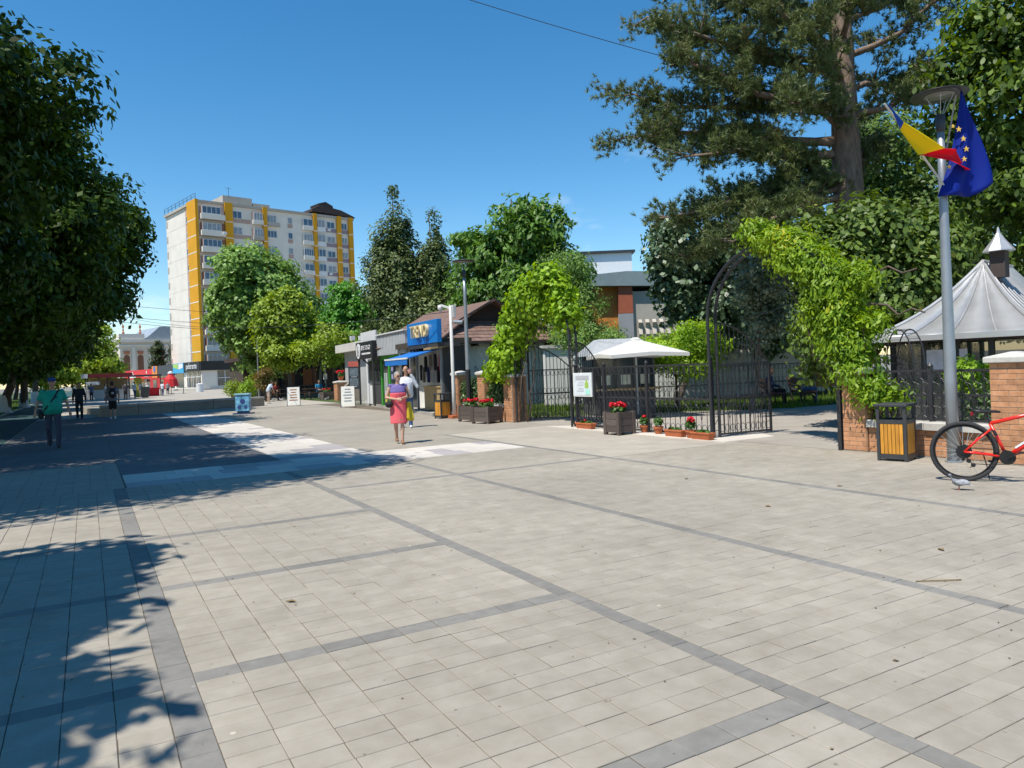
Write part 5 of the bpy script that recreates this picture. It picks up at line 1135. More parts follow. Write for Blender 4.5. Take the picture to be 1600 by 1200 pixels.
for k, (y, z, w, h, c) in enumerate(((2.8, 1.05, .45, 1.1, (.45, .47, .46)), (2.8, 1.2, .2, .8, (.20, .30, .24)), (1.7, 1.6, .5, .7, (.03, .035, .07)), (1.7, 1.75, .24, .18, (.3, .3, .5)), (1.7, 1.42, .2, .2, (.35, .35, .55)), (1.1, .8, .55, .55, (.42, .28, .2)), (2.75, .42, .18, .3, (.6, .6, .1)))):
    b = MB(); b.box(.12 - .006 * k, .155 - .003 * k, y - w / 2, y + w / 2, z - h / 2, z + h / 2); b.build('window_poster', mat('poster_%d' % k, c, .6, var=.3, scale=14), t)
for k, (y, w) in enumerate(((-.55, .26), (-.25, .2), (.12, .07), (.3, .07))): b = MB(); b.box(-.165, -.141, y - w / 2, y + w / 2, 2.55, 2.55 + (.13, .13, .2, .24)[k]); b.build('faded_letter', mat('faded_white', (.52, .53, .54), .6), t)
t = thing('takeaway_kiosk', 'takeaway kiosk with a black sign and round white emblem', 'kiosk', (11.45, 32.55, 0), R(-4))
b = MB(); b.box(.4, 3.0, .3, 3.2, .12, 2.4); b.build('wall', m_frame, t)
b = MB(); b.box(-.2, .0, -.3, 2.75, 2.30, 3.10); b.build('sign_board', m_blk, t, bevel=.01)
b = MB(); b.tube([(-.235, 2.2, 2.68), (-.202, 2.2, 2.68)], .36, 24); b.build('round_emblem', m_frame, t)
b = MB(); b.box(-.25, -.236, 2.13, 2.27, 2.44, 2.50); b.box(-.25, -.236, 2.16, 2.24, 2.50, 2.78); b.box(-.25, -.236, 2.10, 2.22, 2.62, 2.68); b.ell((-.243, 2.2, 2.86), (.006, .05, .05), 8, 6); b.build('emblem_figure', m_blk, t, kind='stuff')
text('sign_lettering', 'BITE TO GO', .30, m_frame, t, (-.212, .85, 2.80), (R(90), 0, R(-90)), .008, .98)
b = MB()
for y0, y1 in ((.05, .75), (.82, 1.6)): b.box(-.214, -.203, y0, y1, 2.50, 2.58)
b.build('small_print_bar', m_frame, t, kind='stuff')
b = MB(); b.box(.1, .16, .2, 2.9, 3.1, 3.6); b.build('white_board', m_frame, t)
for y in (.0, 2.6): b = MB(); b.bar((-.1, y, .12), (-.1, y, 2.30), .08); b.build('post', m_grey, t)
b = MB(); b.bar((-.1, 1.9, 2.3), (.3, .9, 1.7), .05); b.build('brace', m_grey, t)
b = MB(); b.box(.36, .395, .6, 2.6, 1.1, 2.2); b.build('serving_window', MATS['shop_glass'], t)
t = thing('grey_hall', 'low grey building with a flat canopy behind the takeaway kiosk', 'building', (14.2, 41.5, 0), R(-4))
b = MB(); b.box(0, 6, 0, 6, 0, 3.0); b.build('wall', mat('pale_grey_wall', (.42, .43, .43), .8, var=.08, scale=1), t)
b = MB(); b.box(-.5, 6, -.6, 6.4, 3.001, 3.5); b.build('canopy', mat('pale_canopy', (.56, .54, .50), .8, var=.08, scale=1), t)
for x in (.6, 1.9, 3.2): b = MB(); b.box(x - .45, x + .45, -.04, -.002, 1.0, 2.4); b.build('window', m_glassb, t)
for k in range(3): b = MB(); b.box(-1.0 + k * .5, -.75 + k * .5, 0, .25, 3.551, 3.8); b.build('vent', m_frame, t)
# brick terrace and ramp beside it
t = thing('terrace_wall', 'sloping brick terrace wall with pale coping behind the menu board', 'wall', (12.9, 40.2, 0), R(-8))
b = MB(); b.prism_x([(0, 0), (3.8, 0), (3.8, .75), (1.9, 1.05), (0, 1.5)], 0, .25); b.build('core', m_core, t)
j = MB(); brick_run(t, (0, 3.8), (0, 0), .02, .74, .08, j); brick_run(t, (0, 1.6), (0, 0), .76, 1.06, .08, j); brick_run(t, (0, .02), (.25, .02), .02, 1.4, .04, j); j.build('brickwork', m_brick, t, kind='stuff')
b = MB(); b.prism_x([(-.05, 1.505), (1.9, 1.055), (3.85, .755), (3.85, .84), (1.9, 1.15), (-.05, 1.6)], -.06, .31); b.build('coping_stone', m_cap, t)

# white house with brown shingle roof
t = thing('garden_house', 'white plastered house with a brown shingle roof behind the kiosk', 'house', (11.75, 25.9, 0), R(0))
b = MB(); b.box(.25, 5.6, 0, 7, 0, 2.75); b.build('wall', m_plaster, t)
# half-hipped roof: lower skirt of shingle courses on the near end, gablet above
sk = MB(); nc = 7
for k in range(nc):
    u0, u1 = k / nc, (k + 1) / nc + .02; z0, z1 = 2.66 + 1.0 * u0, 2.66 + 1.0 * u1; y0, y1 = -.55 + 1.9 * u0, -.55 + 1.9 * u1
    xl, xr = -.2 + 1.2 * u0, 6.0 - 1.2 * u0; m_ = 22
    for q in range(m_):
        a0 = xl + (xr - xl) * q / m_ + .004; a1 = xl + (xr - xl) * (q + 1) / m_ - .004; dz = rnd.uniform(0, .008)
        sk.add([(a0, y0, z0 + .03 + dz), (a1, y0, z0 + .03 + dz), (a1, y1, z1 + dz), (a0, y1, z1 + dz), (a0, y0, z0 + dz), (a1, y0, z0 + dz)], [(0, 1, 2, 3), (4, 5, 1, 0)])
sk.build('roof_shingles', m_shingle, t, kind='stuff')
for s in (0, 1):
    sd = MB(); x_e, x_r = (-.35, 2.7) if s == 0 else (6.1, 2.7)
    sd.add([(x_e, -.55, 2.66), (x_e, 7.5, 2.66), (x_r, 7.5, 4.35), (x_r, .55, 4.35), (x_r + (.9 if s else -.9), .7, 3.85)], [(0, 1, 2, 3, 4)] if s == 0 else [(4, 3, 2, 1, 0)]); o = sd.build('roof_slope', m_shingle, t); q = o.modifiers.new('s', 'SOLIDIFY'); q.thickness = .06
b = MB(); b.prism_y([(1.35, 3.62), (4.1, 3.62), (2.7, 4.36)], 1.15, 1.22); b.build('gablet', mat('dark_timber', (.06, .045, .04), .8), t)
b = MB(); b.bar((1.05, .62, 3.55), (2.7, .62, 4.42), .09, .05); b.bar((2.7, .62, 4.42), (4.4, .62, 3.55), .09, .05); b.build('barge_board', MATS['dark_timber'], t)
b = MB(); b.box(-.3, 6.1, -.58, -.5, 2.58, 2.68); b.build('eave_board', MATS['dark_timber'], t)
for k in range(7): b = MB(); b.box(.4 + k * .85, .5 + k * .85, -.5, .02, 2.50, 2.60); b.build('rafter_end', MATS['dark_timber'], t)
b = MB(); b.box(4.5, 4.75, 1.9, 2.15, 3.3, 4.15); b.build('chimney', m_brown, t)
gr = MB(); pts = [[(1.3, 1.32), (1.3, 1.75), (1.5, 1.5)], [(1.62, 1.5), (1.75, 1.62), (1.72, 1.75), (1.6, 1.7), (1.62, 1.5)], [(1.85, 1.42), (1.9, 1.72), (2.0, 1.42), (2.08, 1.7)], [(2.2, 1.4), (2.2, 1.75), (2.3, 1.45), (2.42, 1.72)], [(2.55, 1.4), (2.55, 1.7), (2.7, 1.6), (2.55, 1.52)]]
for s in pts: gr.tube([(x + .1, -.006, z) for x, z in s], .016, 5)
gr.build('graffiti', mat('spray_paint', (.05, .05, .07), .6), t, kind='stuff')

# camera mast
t = thing('camera_mast', 'white mast with a surveillance dome camera beside the slatted bin', 'camera mast', (10.57, 22.45, 0))
mw = mat('mast_white', (.60, .60, .59), .5, var=.06, dirt=.25); b = MB(); b.lathe([(.07, 0), (.062, 1.0), (.05, 3.75), (.02, 3.76)], 12); b.build('pole', mw, t, smooth=True)
b = MB(); b.box(-.17, .17, -.17, .17, .0, .10); b.build('plinth', m_terra, t, bevel=.01)
b = MB(); b.bar((0, 0, 3.66), (-.05, .62, 3.82), .06); b.build('arm', mw, t)
b = MB(); b.lathe([(.02, .12), (.09, .10), (.10, 0), (.085, -.05), (.05, -.10), (.01, -.115)], 14, (-.05, .68, 3.72)); b.build('dome_camera', mw, t, smooth=True)
for z, s in ((3.55, .12), (3.35, .1)): b = MB(); b.box(.05, .05 + s, -.09, .09, z, z + .22); b.build('junction_box', mw, t, bevel=.01)
b = MB(); b.tube([(.05, -.1, 3.2), (.3, -.25, 3.18)], .07, 10); b.build('loudspeaker', m_steel, t)
# ------------------------------------------------------------ garden pavilion, parasol, kiosk, back buildings
m_zinc = mat('zinc_sheet', (.53, .53, .53), .42, metal=.55, var=.1, scale=1.4, dirt=.3, bump=.04, bscale=5)
P1 = Vector((13.3, 9.3)); e1 = Vector((.196, -.981)); e2 = Vector((.981, .196))       # along the short eave, into the building
t = thing('garden_pavilion', 'glazed garden pavilion with a flared zinc roof behind the bicycle', 'pavilion', (P1.x, P1.y, 0), math.atan2(e1.y, e1.x))
W, Ln, ze, zr = 3.1, 6.0, 1.87, 3.34     # local: x along the short eave, y into the building (left handed to e1 -> use +y)
def roof_pt(side, u, v):
    """v from eave 0 to ridge 1, u along; flared profile"""
    f = v; z = ze + (zr - ze) * (.42 * f + .58 * f ** 2.1)
    ins = f
    if side == 'hip': 
        x0, x1 = ins * W / 2, W - ins * W / 2; y = ins * 2.05; return (x0 + (x1 - x0) * u, y, z)
    y0, y1 = ins * 2.05, Ln - ins * 2.05; y = y0 + (y1 - y0) * u
    return ((W - ins * W / 2) if side == 'right' else ins * W / 2, y, z)
def roof_face(side, nu, flip):
    for k in range(nu):
        b = MB(); nv = 9; g1 = []
        for i in range(nv + 1):
            v = i / nv; g1.append([roof_pt(side, (k + .0) / nu + .001, v), roof_pt(side, (k + 1.0) / nu - .001, v)])
        vs = [p for r in g1 for p in r]; fs = [(2 * i, 2 * i + 1, 2 * i + 3, 2 * i + 2) for i in range(nv)]
        if flip: fs = [tuple(reversed(f)) for f in fs]
        b.add(vs, fs); o = b.build('roof_panel', m_zinc, t, smooth=True); q = o.modifiers.new('s', 'SOLIDIFY'); q.thickness = .03; q.offset = -1
        if k:
            b = MB(); b.tube([tuple(Vector(roof_pt(side, k / nu, i / nv)) + Vector((0, 0, .012))) for i in range(nv + 1)], .016, 5); b.build('standing_seam', m_zinc, t)
roof_face('hip', 4, False); roof_face('right', 16, False); roof_face('left', 8, True)
b = MB(); b.tube([tuple(Vector(roof_pt('hip', 1, i / 9)) + Vector((0, 0, .02))) for i in range(10)], .03, 6); b.build('hip_ridge', m_zinc, t); b = MB(); b.tube([tuple(Vector(roof_pt('hip', 0, i / 9)) + Vector((0, 0, .02))) for i in range(10)], .03, 6); b.build('hip_ridge', m_zinc, t)
b = MB(); b.tube([(W / 2, 2.05, zr + .02), (W / 2, Ln - 2.05, zr + .02)], .035, 6); b.build('ridge', m_zinc, t)
b = MB(); b.bar((0, .0, ze - .02), (W, .0, ze - .02), .05, .10); b.bar((W, 0, ze - .02), (W, Ln, ze - .02), .05, .10); b.bar((0, 0, ze - .02), (0, Ln, ze - .02), .05, .10); b.build('gutter', m_zinc, t)
b = MB(); b.box(.1, W - .1, .1, Ln - .1, ze - .10, ze - .06); b.build('soffit', MATS['dark_timber'], t)
# cupola on the near slope of the ridge
b = MB(); cx, cy = W / 2 + .30, 2.0
b.box(cx - .13, cx + .13, cy - .13, cy + .13, zr - .35, zr + .16); b.build('cupola_drum', MATS['dark_timber'], t)
b = MB(); n = 8; b.loft([[(cx + r * math.cos(2 * math.pi * k / n + .39), cy + r * math.sin(2 * math.pi * k / n + .39), zr + z) for k in range(n)] for r, z in ((.28, .16), (.27, .19), (.14, .36), (.04, .52), (.012, .64))]); b.build('cupola_roof', m_zinc, t)
ins = .42
m_pglass = mat('pavilion_glass', (.045, .055, .05), .04, var=.2, scale=1, spec=.9, alpha=.55)
for (a, c, k) in (((ins, ins), (W - ins, ins), 4), ((W - ins, ins), (W - ins, Ln - ins), 6), ((ins, Ln - ins), (ins, ins), 6)):
    a = Vector(a); c = Vector(c)
    for i in range(k + 1):
        p = a.lerp(c, i / k); b = MB(); b.bar((p.x, p.y, 0), (p.x, p.y, ze - .1), .09, .09); b.build('post', m_grey, t)
    for i in range(k):
        p, q = a.lerp(c, i / k), a.lerp(c, (i + 1) / k); d = (q - p).normalized() * .05; b = MB(); b.bar((p.x + d.x, p.y + d.y, 1.0), (q.x - d.x, q.y - d.y, 1.0), .012, 1.5); b.build('pane', m_pglass, t)
        b = MB(); b.bar((p.x + d.x, p.y + d.y, .12), (q.x - d.x, q.y - d.y, .12), .06, .22); b.build('base_panel', m_grey, t)
for x, w in ((1.15, .34), (1.56, .34)): b = MB(); b.box(x - w / 2, x + w / 2, ins - .03, ins - .02, 1.22, 1.62); b.build('paper_notice', mat('paper_white', (.62, .60, .66), .7, var=.15, scale=8), t)
b = MB(); b.box(1.1, 2.0, 1.6, 2.4, 0.02, .78); b.build('table', m_oldwood, t)
t = thing('iron_arch', 'thin black iron garden arch in front of the pavilion', 'arch', (12.55, 7.95, 0), R(60))
for dy in (-.1, .1):
    b = MB(); b.tube([(-.45, dy, 0), (-.45, dy, 1.4)] + [(-.45 * math.cos(a), dy, 1.4 + .6 * math.sin(a)) for a in [math.pi * k / 12 for k in range(1, 12)]] + [(.45, dy, 1.4), (.45, dy, 0)], .013, 6); b.build('hoop', m_iron, t)
b = MB()
for k in range(13): a = math.pi * k / 12; b.bar((-.45 * math.cos(a), -.1, 1.4 + .6 * math.sin(a)), (-.45 * math.cos(a), .1, 1.4 + .6 * math.sin(a)), .008)
b.build('rung', m_iron, t, kind='stuff')

t = thing('parasol', 'wide white square parasol in the garden behind the iron fence', 'parasol', (13.9, 17.0, 0), R(-18))
m_canvas = leaf_mat('white_canvas', (.70, .70, .69), (.78, .78, .76), .35, gloss=.2)
b = MB(); b.lathe([(.03, 0), (.03, 2.3)], 10); b.build('pole', m_steel, t)
hw = 1.15
for k in range(4):
    a = R(90 * k + 45); a2 = R(90 * k + 135); A = (hw * 1.41 * math.cos(a), hw * 1.41 * math.sin(a), 1.84); C = (hw * 1.41 * math.cos(a2), hw * 1.41 * math.sin(a2), 1.84)
    Mi = ((A[0] + C[0]) / 2, (A[1] + C[1]) / 2, 1.90)
    b = MB(); ap = (0, 0, 2.30); b.add([ap, A, Mi, C, (A[0], A[1], 1.74), (Mi[0], Mi[1], 1.79), (C[0], C[1], 1.74)], [(0, 1, 2), (0, 2, 3), (1, 4, 5, 2), (2, 5, 6, 3)]); o = b.build('canopy_panel', m_canvas, t); q = o.modifiers.new('s', 'SOLIDIFY'); q.thickness = .006
b = MB(); b.lathe([(.16, 2.275), (.10, 2.33), (.01, 2.345)], 12); b.build('vent_cap', m_canvas, t)
b = MB(); b.box(-.4, .4, -.4, .4, 0, .08); b.build('base', m_grey, t)
t = thing('ticket_kiosk', 'dark glazed kiosk with a grey pitched roof under the parasol', 'kiosk', (13.5, 18.5, 0), R(-22))
b = MB(); b.box(0, 1.9, 0, 1.7, 0, 1.85); b.build('wall', mat('kiosk_grey', (.10, .105, .105), .6, var=.2), t)
b = MB(); b.loft([[(-.25, -.25, 1.86), (2.15, -.25, 1.86), (2.15, 1.95, 1.86), (-.25, 1.95, 1.86)], [(.3, .5, 2.38), (1.6, .5, 2.38), (1.6, 1.2, 2.38), (.3, 1.2, 2.38)]]); b.build('roof', mat('kiosk_roof', (.36, .38, .40), .6, var=.1), t)
for x in (.33, .95, 1.57):
    b = MB(); b.box(x - .27, x + .27, -.03, -.003, .85, 1.75); o = b.build('window', m_glassb, t); c = MB(); c.box(x - .15, x + .15, -.045, -.032, .95, 1.25); c.build('paper_notice', mat('pale_notice', (.45, .50, .45), .7, var=.2, scale=9), o)
b = MB(); b.box(-.03, -.003, .2, 1.5, .85, 1.75); b.build('window', m_glassb, t)
b = MB(); b.box(-.1, 2.0, -.25, -.03, .78, .84); b.build('counter', m_oak, t)
t = thing('cinema_building', 'concrete building with moulded relief panel and orange cladding behind the garden', 'building', (27.1, 36.4, 0), R(-30))
b = MB(); b.box(1.9, 9, -.3, 6, 0, 5.9); b.build('concrete_wall', m_conc, t); b = MB(); b.box(-.4, 1.89, 0, 6, 0, 6.3); b.build('side_wall', mat('orange_clad', (.50, .20, .04), .7, var=.15, scale=2), t)
b = MB(); b.box(1.1, 1.95, -.5, -.002, 4.6, 6.3); b.build('red_panel', mat('rust_clad', (.36, .10, .05), .7, var=.12, scale=3), t); b = MB(); b.box(1.1, 1.95, -.5, -.002, 2.6, 4.58); b.build('grey_panel', mat('slate_clad', (.30, .31, .33), .8, var=.1, scale=3), t)
b = MB(); b.prism_y([(-.7, 6.31), (9.2, 5.95), (9.2, 6.5), (4, 7.0), (1.6, 7.1), (-.7, 6.95)], -.7, 6); b.build('roof_edge', mat('verdigris', (.20, .26, .28), .6, var=.1, scale=2), t)
b = MB(); b.box(-.9, 2.4, 2, 6, 6.8, 8.6); b.build('upper_wall', mat('bright_white', (.74, .75, .76), .8, var=.04), t); b = MB(); b.box(-1.1, 2.6, 1.8, 6.2, 8.601, 8.75); b.build('upper_roof', m_grey, t)
wv = MB()
for k in range(13): wv.prism_x([(-.32, 2.4), (-.55, 2.55), (-.36, 2.9), (-.58, 3.3), (-.36, 3.7), (-.56, 4.0), (-.32, 4.2)], 2.25 + k * .42, 2.47 + k * .42)
for k in range(13): wv.box(2.47 + k * .42, 2.67 + k * .42, -.40, -.302, 2.55 + .55 * (k % 2), 3.0 + .55 * (k % 2))
wv.build('relief_panel', mat('relief_concrete', (.46, .42, .36), .9, var=.1, scale=2, dirt=.25), t, kind='stuff')
b = MB(); b.box(2.0, 9, -.6, -.301, 1.9, 2.2); b.build('ledge', m_conc, t)
t = thing('garden_back_wall', 'pale plastered wall with orange patches behind the bench sitters', 'wall', (15.5, 24.5, 0), R(-19))
b = MB(); b.box(0, 14, 0, .3, 0, 2.3); b.build('wall', m_plaster, t); b = MB(); b.box(11.6, 12.6, -.03, -.003, .3, 1.3); b.build('orange_patch', MATS['orange_clad'], t); b = MB(); b.box(-.1, 14.1, -.1, .4, 2.301, 2.42); b.build('coping_stone', m_cap, t)
t = thing('boundary_wall', 'long grey wall beyond the lawn at the far left', 'wall', (-13.5, 50, 0))
b = MB(); b.box(0, .3, 0, 70, 0, 1.9); b.build('wall', mat('old_wall', (.34, .33, .29), .9, var=.12, scale=1, dirt=.3), t); b = MB(); b.box(-.08, .38, -.1, 70.1, 1.901, 2.02); b.build('coping_stone', m_cap, t)

# ------------------------------------------------------------ fountain basin wall, boards, tables
m_basin = mat('weathered_concrete', (.27, .245, .20), .9, var=.18, scale=1.6, dirt=.5, bump=.3, bscale=25)
t = thing('fountain_basin', 'long low weathered concrete basin wall across the promenade', 'basin', (0, 0, 0))
segs = [(.55, 41.6), (2.2, 42.0), (3.9, 42.5), (5.9, 43.2), (7.3, 43.6), (8.75, 43.9)]
for k in range(len(segs) - 1):
    (xa, ya), (xb, yb) = segs[k], segs[k + 1]; d = Vector((xb - xa, yb - ya)).normalized(); n = Vector((-d.y, d.x)); g_ = d * .012
    q = [Vector((xa, ya)) + g_, Vector((xb, yb)) - g_, Vector((xb, yb)) - g_ + n * .35, Vector((xa, ya)) + g_ + n * .35]
    b = MB(); b.prism([tuple(p) for p in q], -.05, .44 if k < 4 else .40); b.build('wall_block', m_basin, t)
    q = [p + (-n * .06 if i < 2 else n * .06) for i, p in enumerate(q)]
    b = MB(); b.prism([tuple(p) for p in q], .442 if k < 4 else .402, .56 if k < 4 else .52); b.build('coping_block', mat('basin_coping', (.36, .345, .31), .9, var=.15, scale=2, dirt=.4), t, bevel=.015)
b = MB(); b.prism([(.55, 41.97), (8.6, 44.27), (8.2, 52), (-.4, 50)], -.05, .30); b.build('basin_bed', m_basin, t)
t = thing('blue_display_box', 'blue printed display box standing at the edge of the tree shade', 'display', (6.1, 35.3, 0), R(-28))
b = MB(); b.box(-.31, .31, -.16, .16, .13, .86); b.build('printed_body', mat('print_azure', (.03, .22, .42), .35, var=.5, scale=3.5, rgb2=(.20, .45, .62)), t, bevel=.015)
b = MB(); b.box(-.34, .34, -.19, .19, .861, .93); b.build('lid', mat('pale_blue', (.30, .50, .58), .4), t, bevel=.01); b = MB(); b.box(-.42, .42, -.25, .25, 0, .05); b.box(-.25, .25, -.1, .1, .05, .128); b.build('base', mat('base_navy', (.02, .05, .13), .5), t)
for x, z, r in ((-.13, .32, .085), (.15, .32, .075), (.02, .58, .11)): b = MB(); b.tube([(x, -.172, z), (x, -.162, z)], r, 14); b.build('printed_disc', mat('print_indigo', (.04, .06, .22), .4, var=.3, scale=20), t)
def a_board(label, loc, rz, m):
    t = thing('sandwich_board', label, 'sandwich board', loc, rz, 'white sandwich boards')
    for s in (-1, 1):
        b = MB(); b.add([(-.32, s * .30 - .01, .06), (.32, s * .30 - .01, .06), (.32, s * .02 - .01, 1.02), (-.32, s * .02 - .01, 1.02), (-.32, s * .30 + .01, .06), (.32, s * .30 + .01, .06), (.32, s * .02 + .01, 1.02), (-.32, s * .02 + .01, 1.02)], [(0, 1, 2, 3), (7, 6, 5, 4), (0, 4, 5, 1), (1, 5, 6, 2), (2, 6, 7, 3), (3, 7, 4, 0)]); b.build('panel', mat('board_white', (.72, .71, .66), .5, var=.04), t)
        for x in (-.335, .335): b = MB(); b.bar((x, s * .31, 0), (x, s * .02, 1.05), .03); b.build('leg', m_grey, t)
    b = MB()
    for k in range(5):
        z = .30 + k * .14; y = -.30 + .28 * (z - .06) / .96 - .014; w = .22 * (.6 + .4 * rnd.random()); b.box(-w, w, y - .004, y, z, z + .05)
    b.build('printed_lines', m, t, kind='stuff')
    return t
a_board('white sandwich board with an orange picture, left of the other board', (9.75, 41.2, 0), R(-14), mat('print_orange', (.50, .22, .10), .6, var=.4, scale=12))
a_board('white sandwich board with blue-grey print in front of the menu board', (10.95, 35.3, 0), R(-18), mat('print_bluegrey', (.35, .40, .45), .6, var=.3, scale=12))
t = thing('menu_board', 'tall dark menu board with a red header on thin legs', 'menu board', (12.35, 38.6, 0), R(-20))
for x in (-.24, .27): b = MB(); b.bar((x, 0, 0), (x, 0, 2.0), .045); b.build('leg', m_grey, t)
b = MB(); b.box(-.28, .28, -.05, -.02, .80, 2.0); b.build('panel', mat('menu_dark', (.04, .05, .065), .5), t); b = MB(); b.box(-.28, .28, -.055, -.015, 2.001, 2.28); b.build('header', mat('menu_red', (.60, .14, .10), .5, var=.3, scale=8), t)
for z0, z1 in ((1.50, 1.92), (.98, 1.38)): b = MB(); b.box(-.22, .22, -.058, -.051, z0, z1); b.build('picture', mat('menu_grey', (.16, .20, .23), .5, var=.4, scale=9), t)
for z in (1.44, .92): b = MB(); b.box(-.15, .15, -.058, -.051, z, z + .03); b.build('price_line', m_frame, t)
def picnic(label, loc, rz):
    t = thing('picnic_table', label, 'picnic table', loc, rz, 'dark picnic tables on the terrace'); w = mat('dark_picnic', (.055, .035, .025), .7, var=.3, scale=6)
    for k in range(4): b = MB(); b.box(-.95, .95, -.36 + k * .18, -.20 + k * .18, .70, .745); b.build('table_plank', w, t)
    for s in (-1, 1):
        for k in range(2): b = MB(); b.box(-.95, .95, s * .68 - .13 + k * .135, s * .68 - .005 + k * .135, .42, .46); b.build('bench_plank', w, t)
    for x in (-.7, .7): b = MB(); b.bar((x, -.7, 0), (x, -.2, .70), .06); b.bar((x, .7, 0), (x, .2, .70), .06); b.bar((x, -.8, .40), (x, .8, .40), .05, .08); b.build('leg', w, t)
    for x in (.35,): b = MB(); b.tube([(x, -.85, .30), (x, -.80, .30)], .16, 16); b.build('round_end', mat('log_end', (.42, .28, .15), .8), t)
picnic('dark picnic table nearest the rust-brown bush', (12.0, 53.5, 0), R(10)); picnic('dark picnic table beside the thin young tree', (13.6, 50.6, 0), R(4))
t = thing('terrace_canopy', 'dim terrace building with red-brown posts in the shade of the lindens', 'building', (11.2, 62.5, 0), R(6))
b = MB(); b.box(0, 9, 1.2, 5, 0, 3.0); b.build('wall', mat('terrace_dark', (.06, .045, .04), .8, var=.3, scale=1), t); b = MB(); b.box(-.4, 9.4, -.8, 5.2, 3.001, 3.3); b.build('roof', m_rooft, t)
for k in range(6): b = MB(); b.bar((.2 + k * 1.7, -.5, 0), (.2 + k * 1.7, -.5, 3.0), .14); b.build('post', m_brown, t)
for k in range(4): b = MB(); b.box(1 + k * 2, 2.2 + k * 2, 1.15, 1.198, .8, 2.2); b.build('window', m_glassb, t)
iron_fence('low dark railing of the terrace under the lindens', (9.2, 56.6), (16.4, 50.8), .95, (0, .25, .5, .75, 1), step=.3)
t = thing('street_pole', 'thin pale pole beside the young tree', 'pole', (15.0, 53.6, 0)); b = MB(); b.lathe([(.06, 0), (.045, 4.6), (.01, 4.62)], 8); b.build('shaft', m_steel, t); b = MB(); b.box(-.12, .12, -.1, .1, 1.3, 1.7); b.build('meter_box', m_frame, t)
t = thing('street_pole', 'slim pale pole rising out of the linden foliage', 'pole', (10.6, 55.0, 0)); b = MB(); b.lathe([(.06, 0), (.045, 4.4), (.01, 4.42)], 8); b.build('shaft', m_steel, t); b = MB(); b.lathe([(.1, 4.42), (.14, 4.5), (.02, 4.6)], 8); b.build('head', m_grey, t)
t = thing('flower_urn', 'bowl of red and yellow flowers on the far terrace pier', 'flowers', (13.55, 44.95, 1.27)); b = MB(); b.lathe([(.12, 0), (.2, .2), (.22, .22)], 12); b.build('bowl', m_terra, t); flowers(t, (0, 0, .35), (.3, .3, .2), 120, 9, .09)
# food stand at the far left
t = thing('food_stand', 'food stand with a dark red roof far down the promenade', 'stall', (-.2, 92, 0), R(-4))
b = MB(); b.box(0, 4.2, 0, 2.6, 0, 1.0); b.build('counter', mat('stand_white', (.5, .5, .48), .7), t)
for x in (.05, 2.1, 4.15):
    for y in (.05, 2.5): b = MB(); b.bar((x, y, 0), (x, y, 2.4), .1); b.build('post', m_grey, t)
b = MB(); b.box(-.3, 4.5, -.5, 3.0, 2.3, 2.75); b.build('roof', mat('stand_red', (.16, .02, .025), .6), t); b = MB(); b.box(-.32, .3, -.53, -.501, 2.3, 2.75); b.build('sign_panel', m_frame, t); b = MB(); b.box(.2, 4.0, 2.3, 2.35, 1.0, 2.2); b.build('back_panel', m_oak, t)
b = MB(); b.box(.1, 1.4, -.52, -.45, 1.55, 1.9); b.build('menu_panel', m_frame, t)
t = thing('food_stand', 'small yellow and black stall right of the dark red food stand', 'stall', (4.6, 95, 0), R(-4))
b = MB(); b.box(0, .8, 0, 1.4, 0, 2.2); b.build('yellow_panel', mat('stall_yellow', (.45, .42, .05), .6), t); b = MB(); b.box(-.1, 2.9, -.6, 1.8, 2.3, 2.5); b.build('roof', m_grey, t); b = MB(); b.box(.9, 2.6, .2, 1.4, 0, .95); b.build('counter', m_red, t); b = MB(); b.bar((2.75, -.4, 0), (2.75, -.4, 2.3), .1); b.build('post', m_grey, t)
t = thing('advert_stand', 'dark square advert stand among the far crowd', 'stand', (5.3, 88, 0)); b = MB(); b.box(-.4, .4, -.3, .3, .1, 1.15); b.build('body', m_grey, t, bevel=.03); b = MB(); b.box(-.3, .3, -.2, .2, 0, .1); b.build('base', m_grey, t)
def cafe(label, loc):
    t = thing('cafe_table', label, 'cafe table', loc, 0, 'dark cafe tables by the red shop'); b = MB(); b.lathe([(.45, .72), (.45, .76)], 14); b.build('top', m_grey, t); b = MB(); b.lathe([(.25, 0), (.25, .03), (.04, .05), (.04, .72)], 10); b.build('stem', m_grey, t)
cafe('dark cafe table left of the far red parasol', (8.2, 104, 0)); cafe('dark cafe table right of the far red parasol', (10.6, 103, 0))
t = thing('parasol', 'closed red parasol in front of the far red shop', 'parasol', (9.3, 104.5, 0)); b = MB(); b.lathe([(.04, 0), (.04, .9), (.95, 1.0), (.75, 1.9), (.3, 2.5), (.03, 2.7)], 10); b.build('canopy', mat('parasol_red', (.55, .02, .025), .7), t); b = MB(); b.lathe([(.4, 0), (.4, .06), (.05, .08)], 10); b.build('base', m_grey, t)
b = MB(); b.lathe([(.02, 2.7), (.35, 2.62), (.3, 2.8), (.02, 2.95)], 10); b.build('white_tip', m_frame, t)
t = thing('waste_drum', 'white waste drum near the far shop steps', 'bin', (13.4, 110, 0)); b = MB(); b.lathe([(.45, 0), (.48, 1.0), (.4, 1.05)], 12); b.build('drum', m_frame, t); b = MB(); b.lathe([(.5, 1.0), (.5, 1.1), (.1, 1.2)], 12); b.build('lid', m_frame, t)

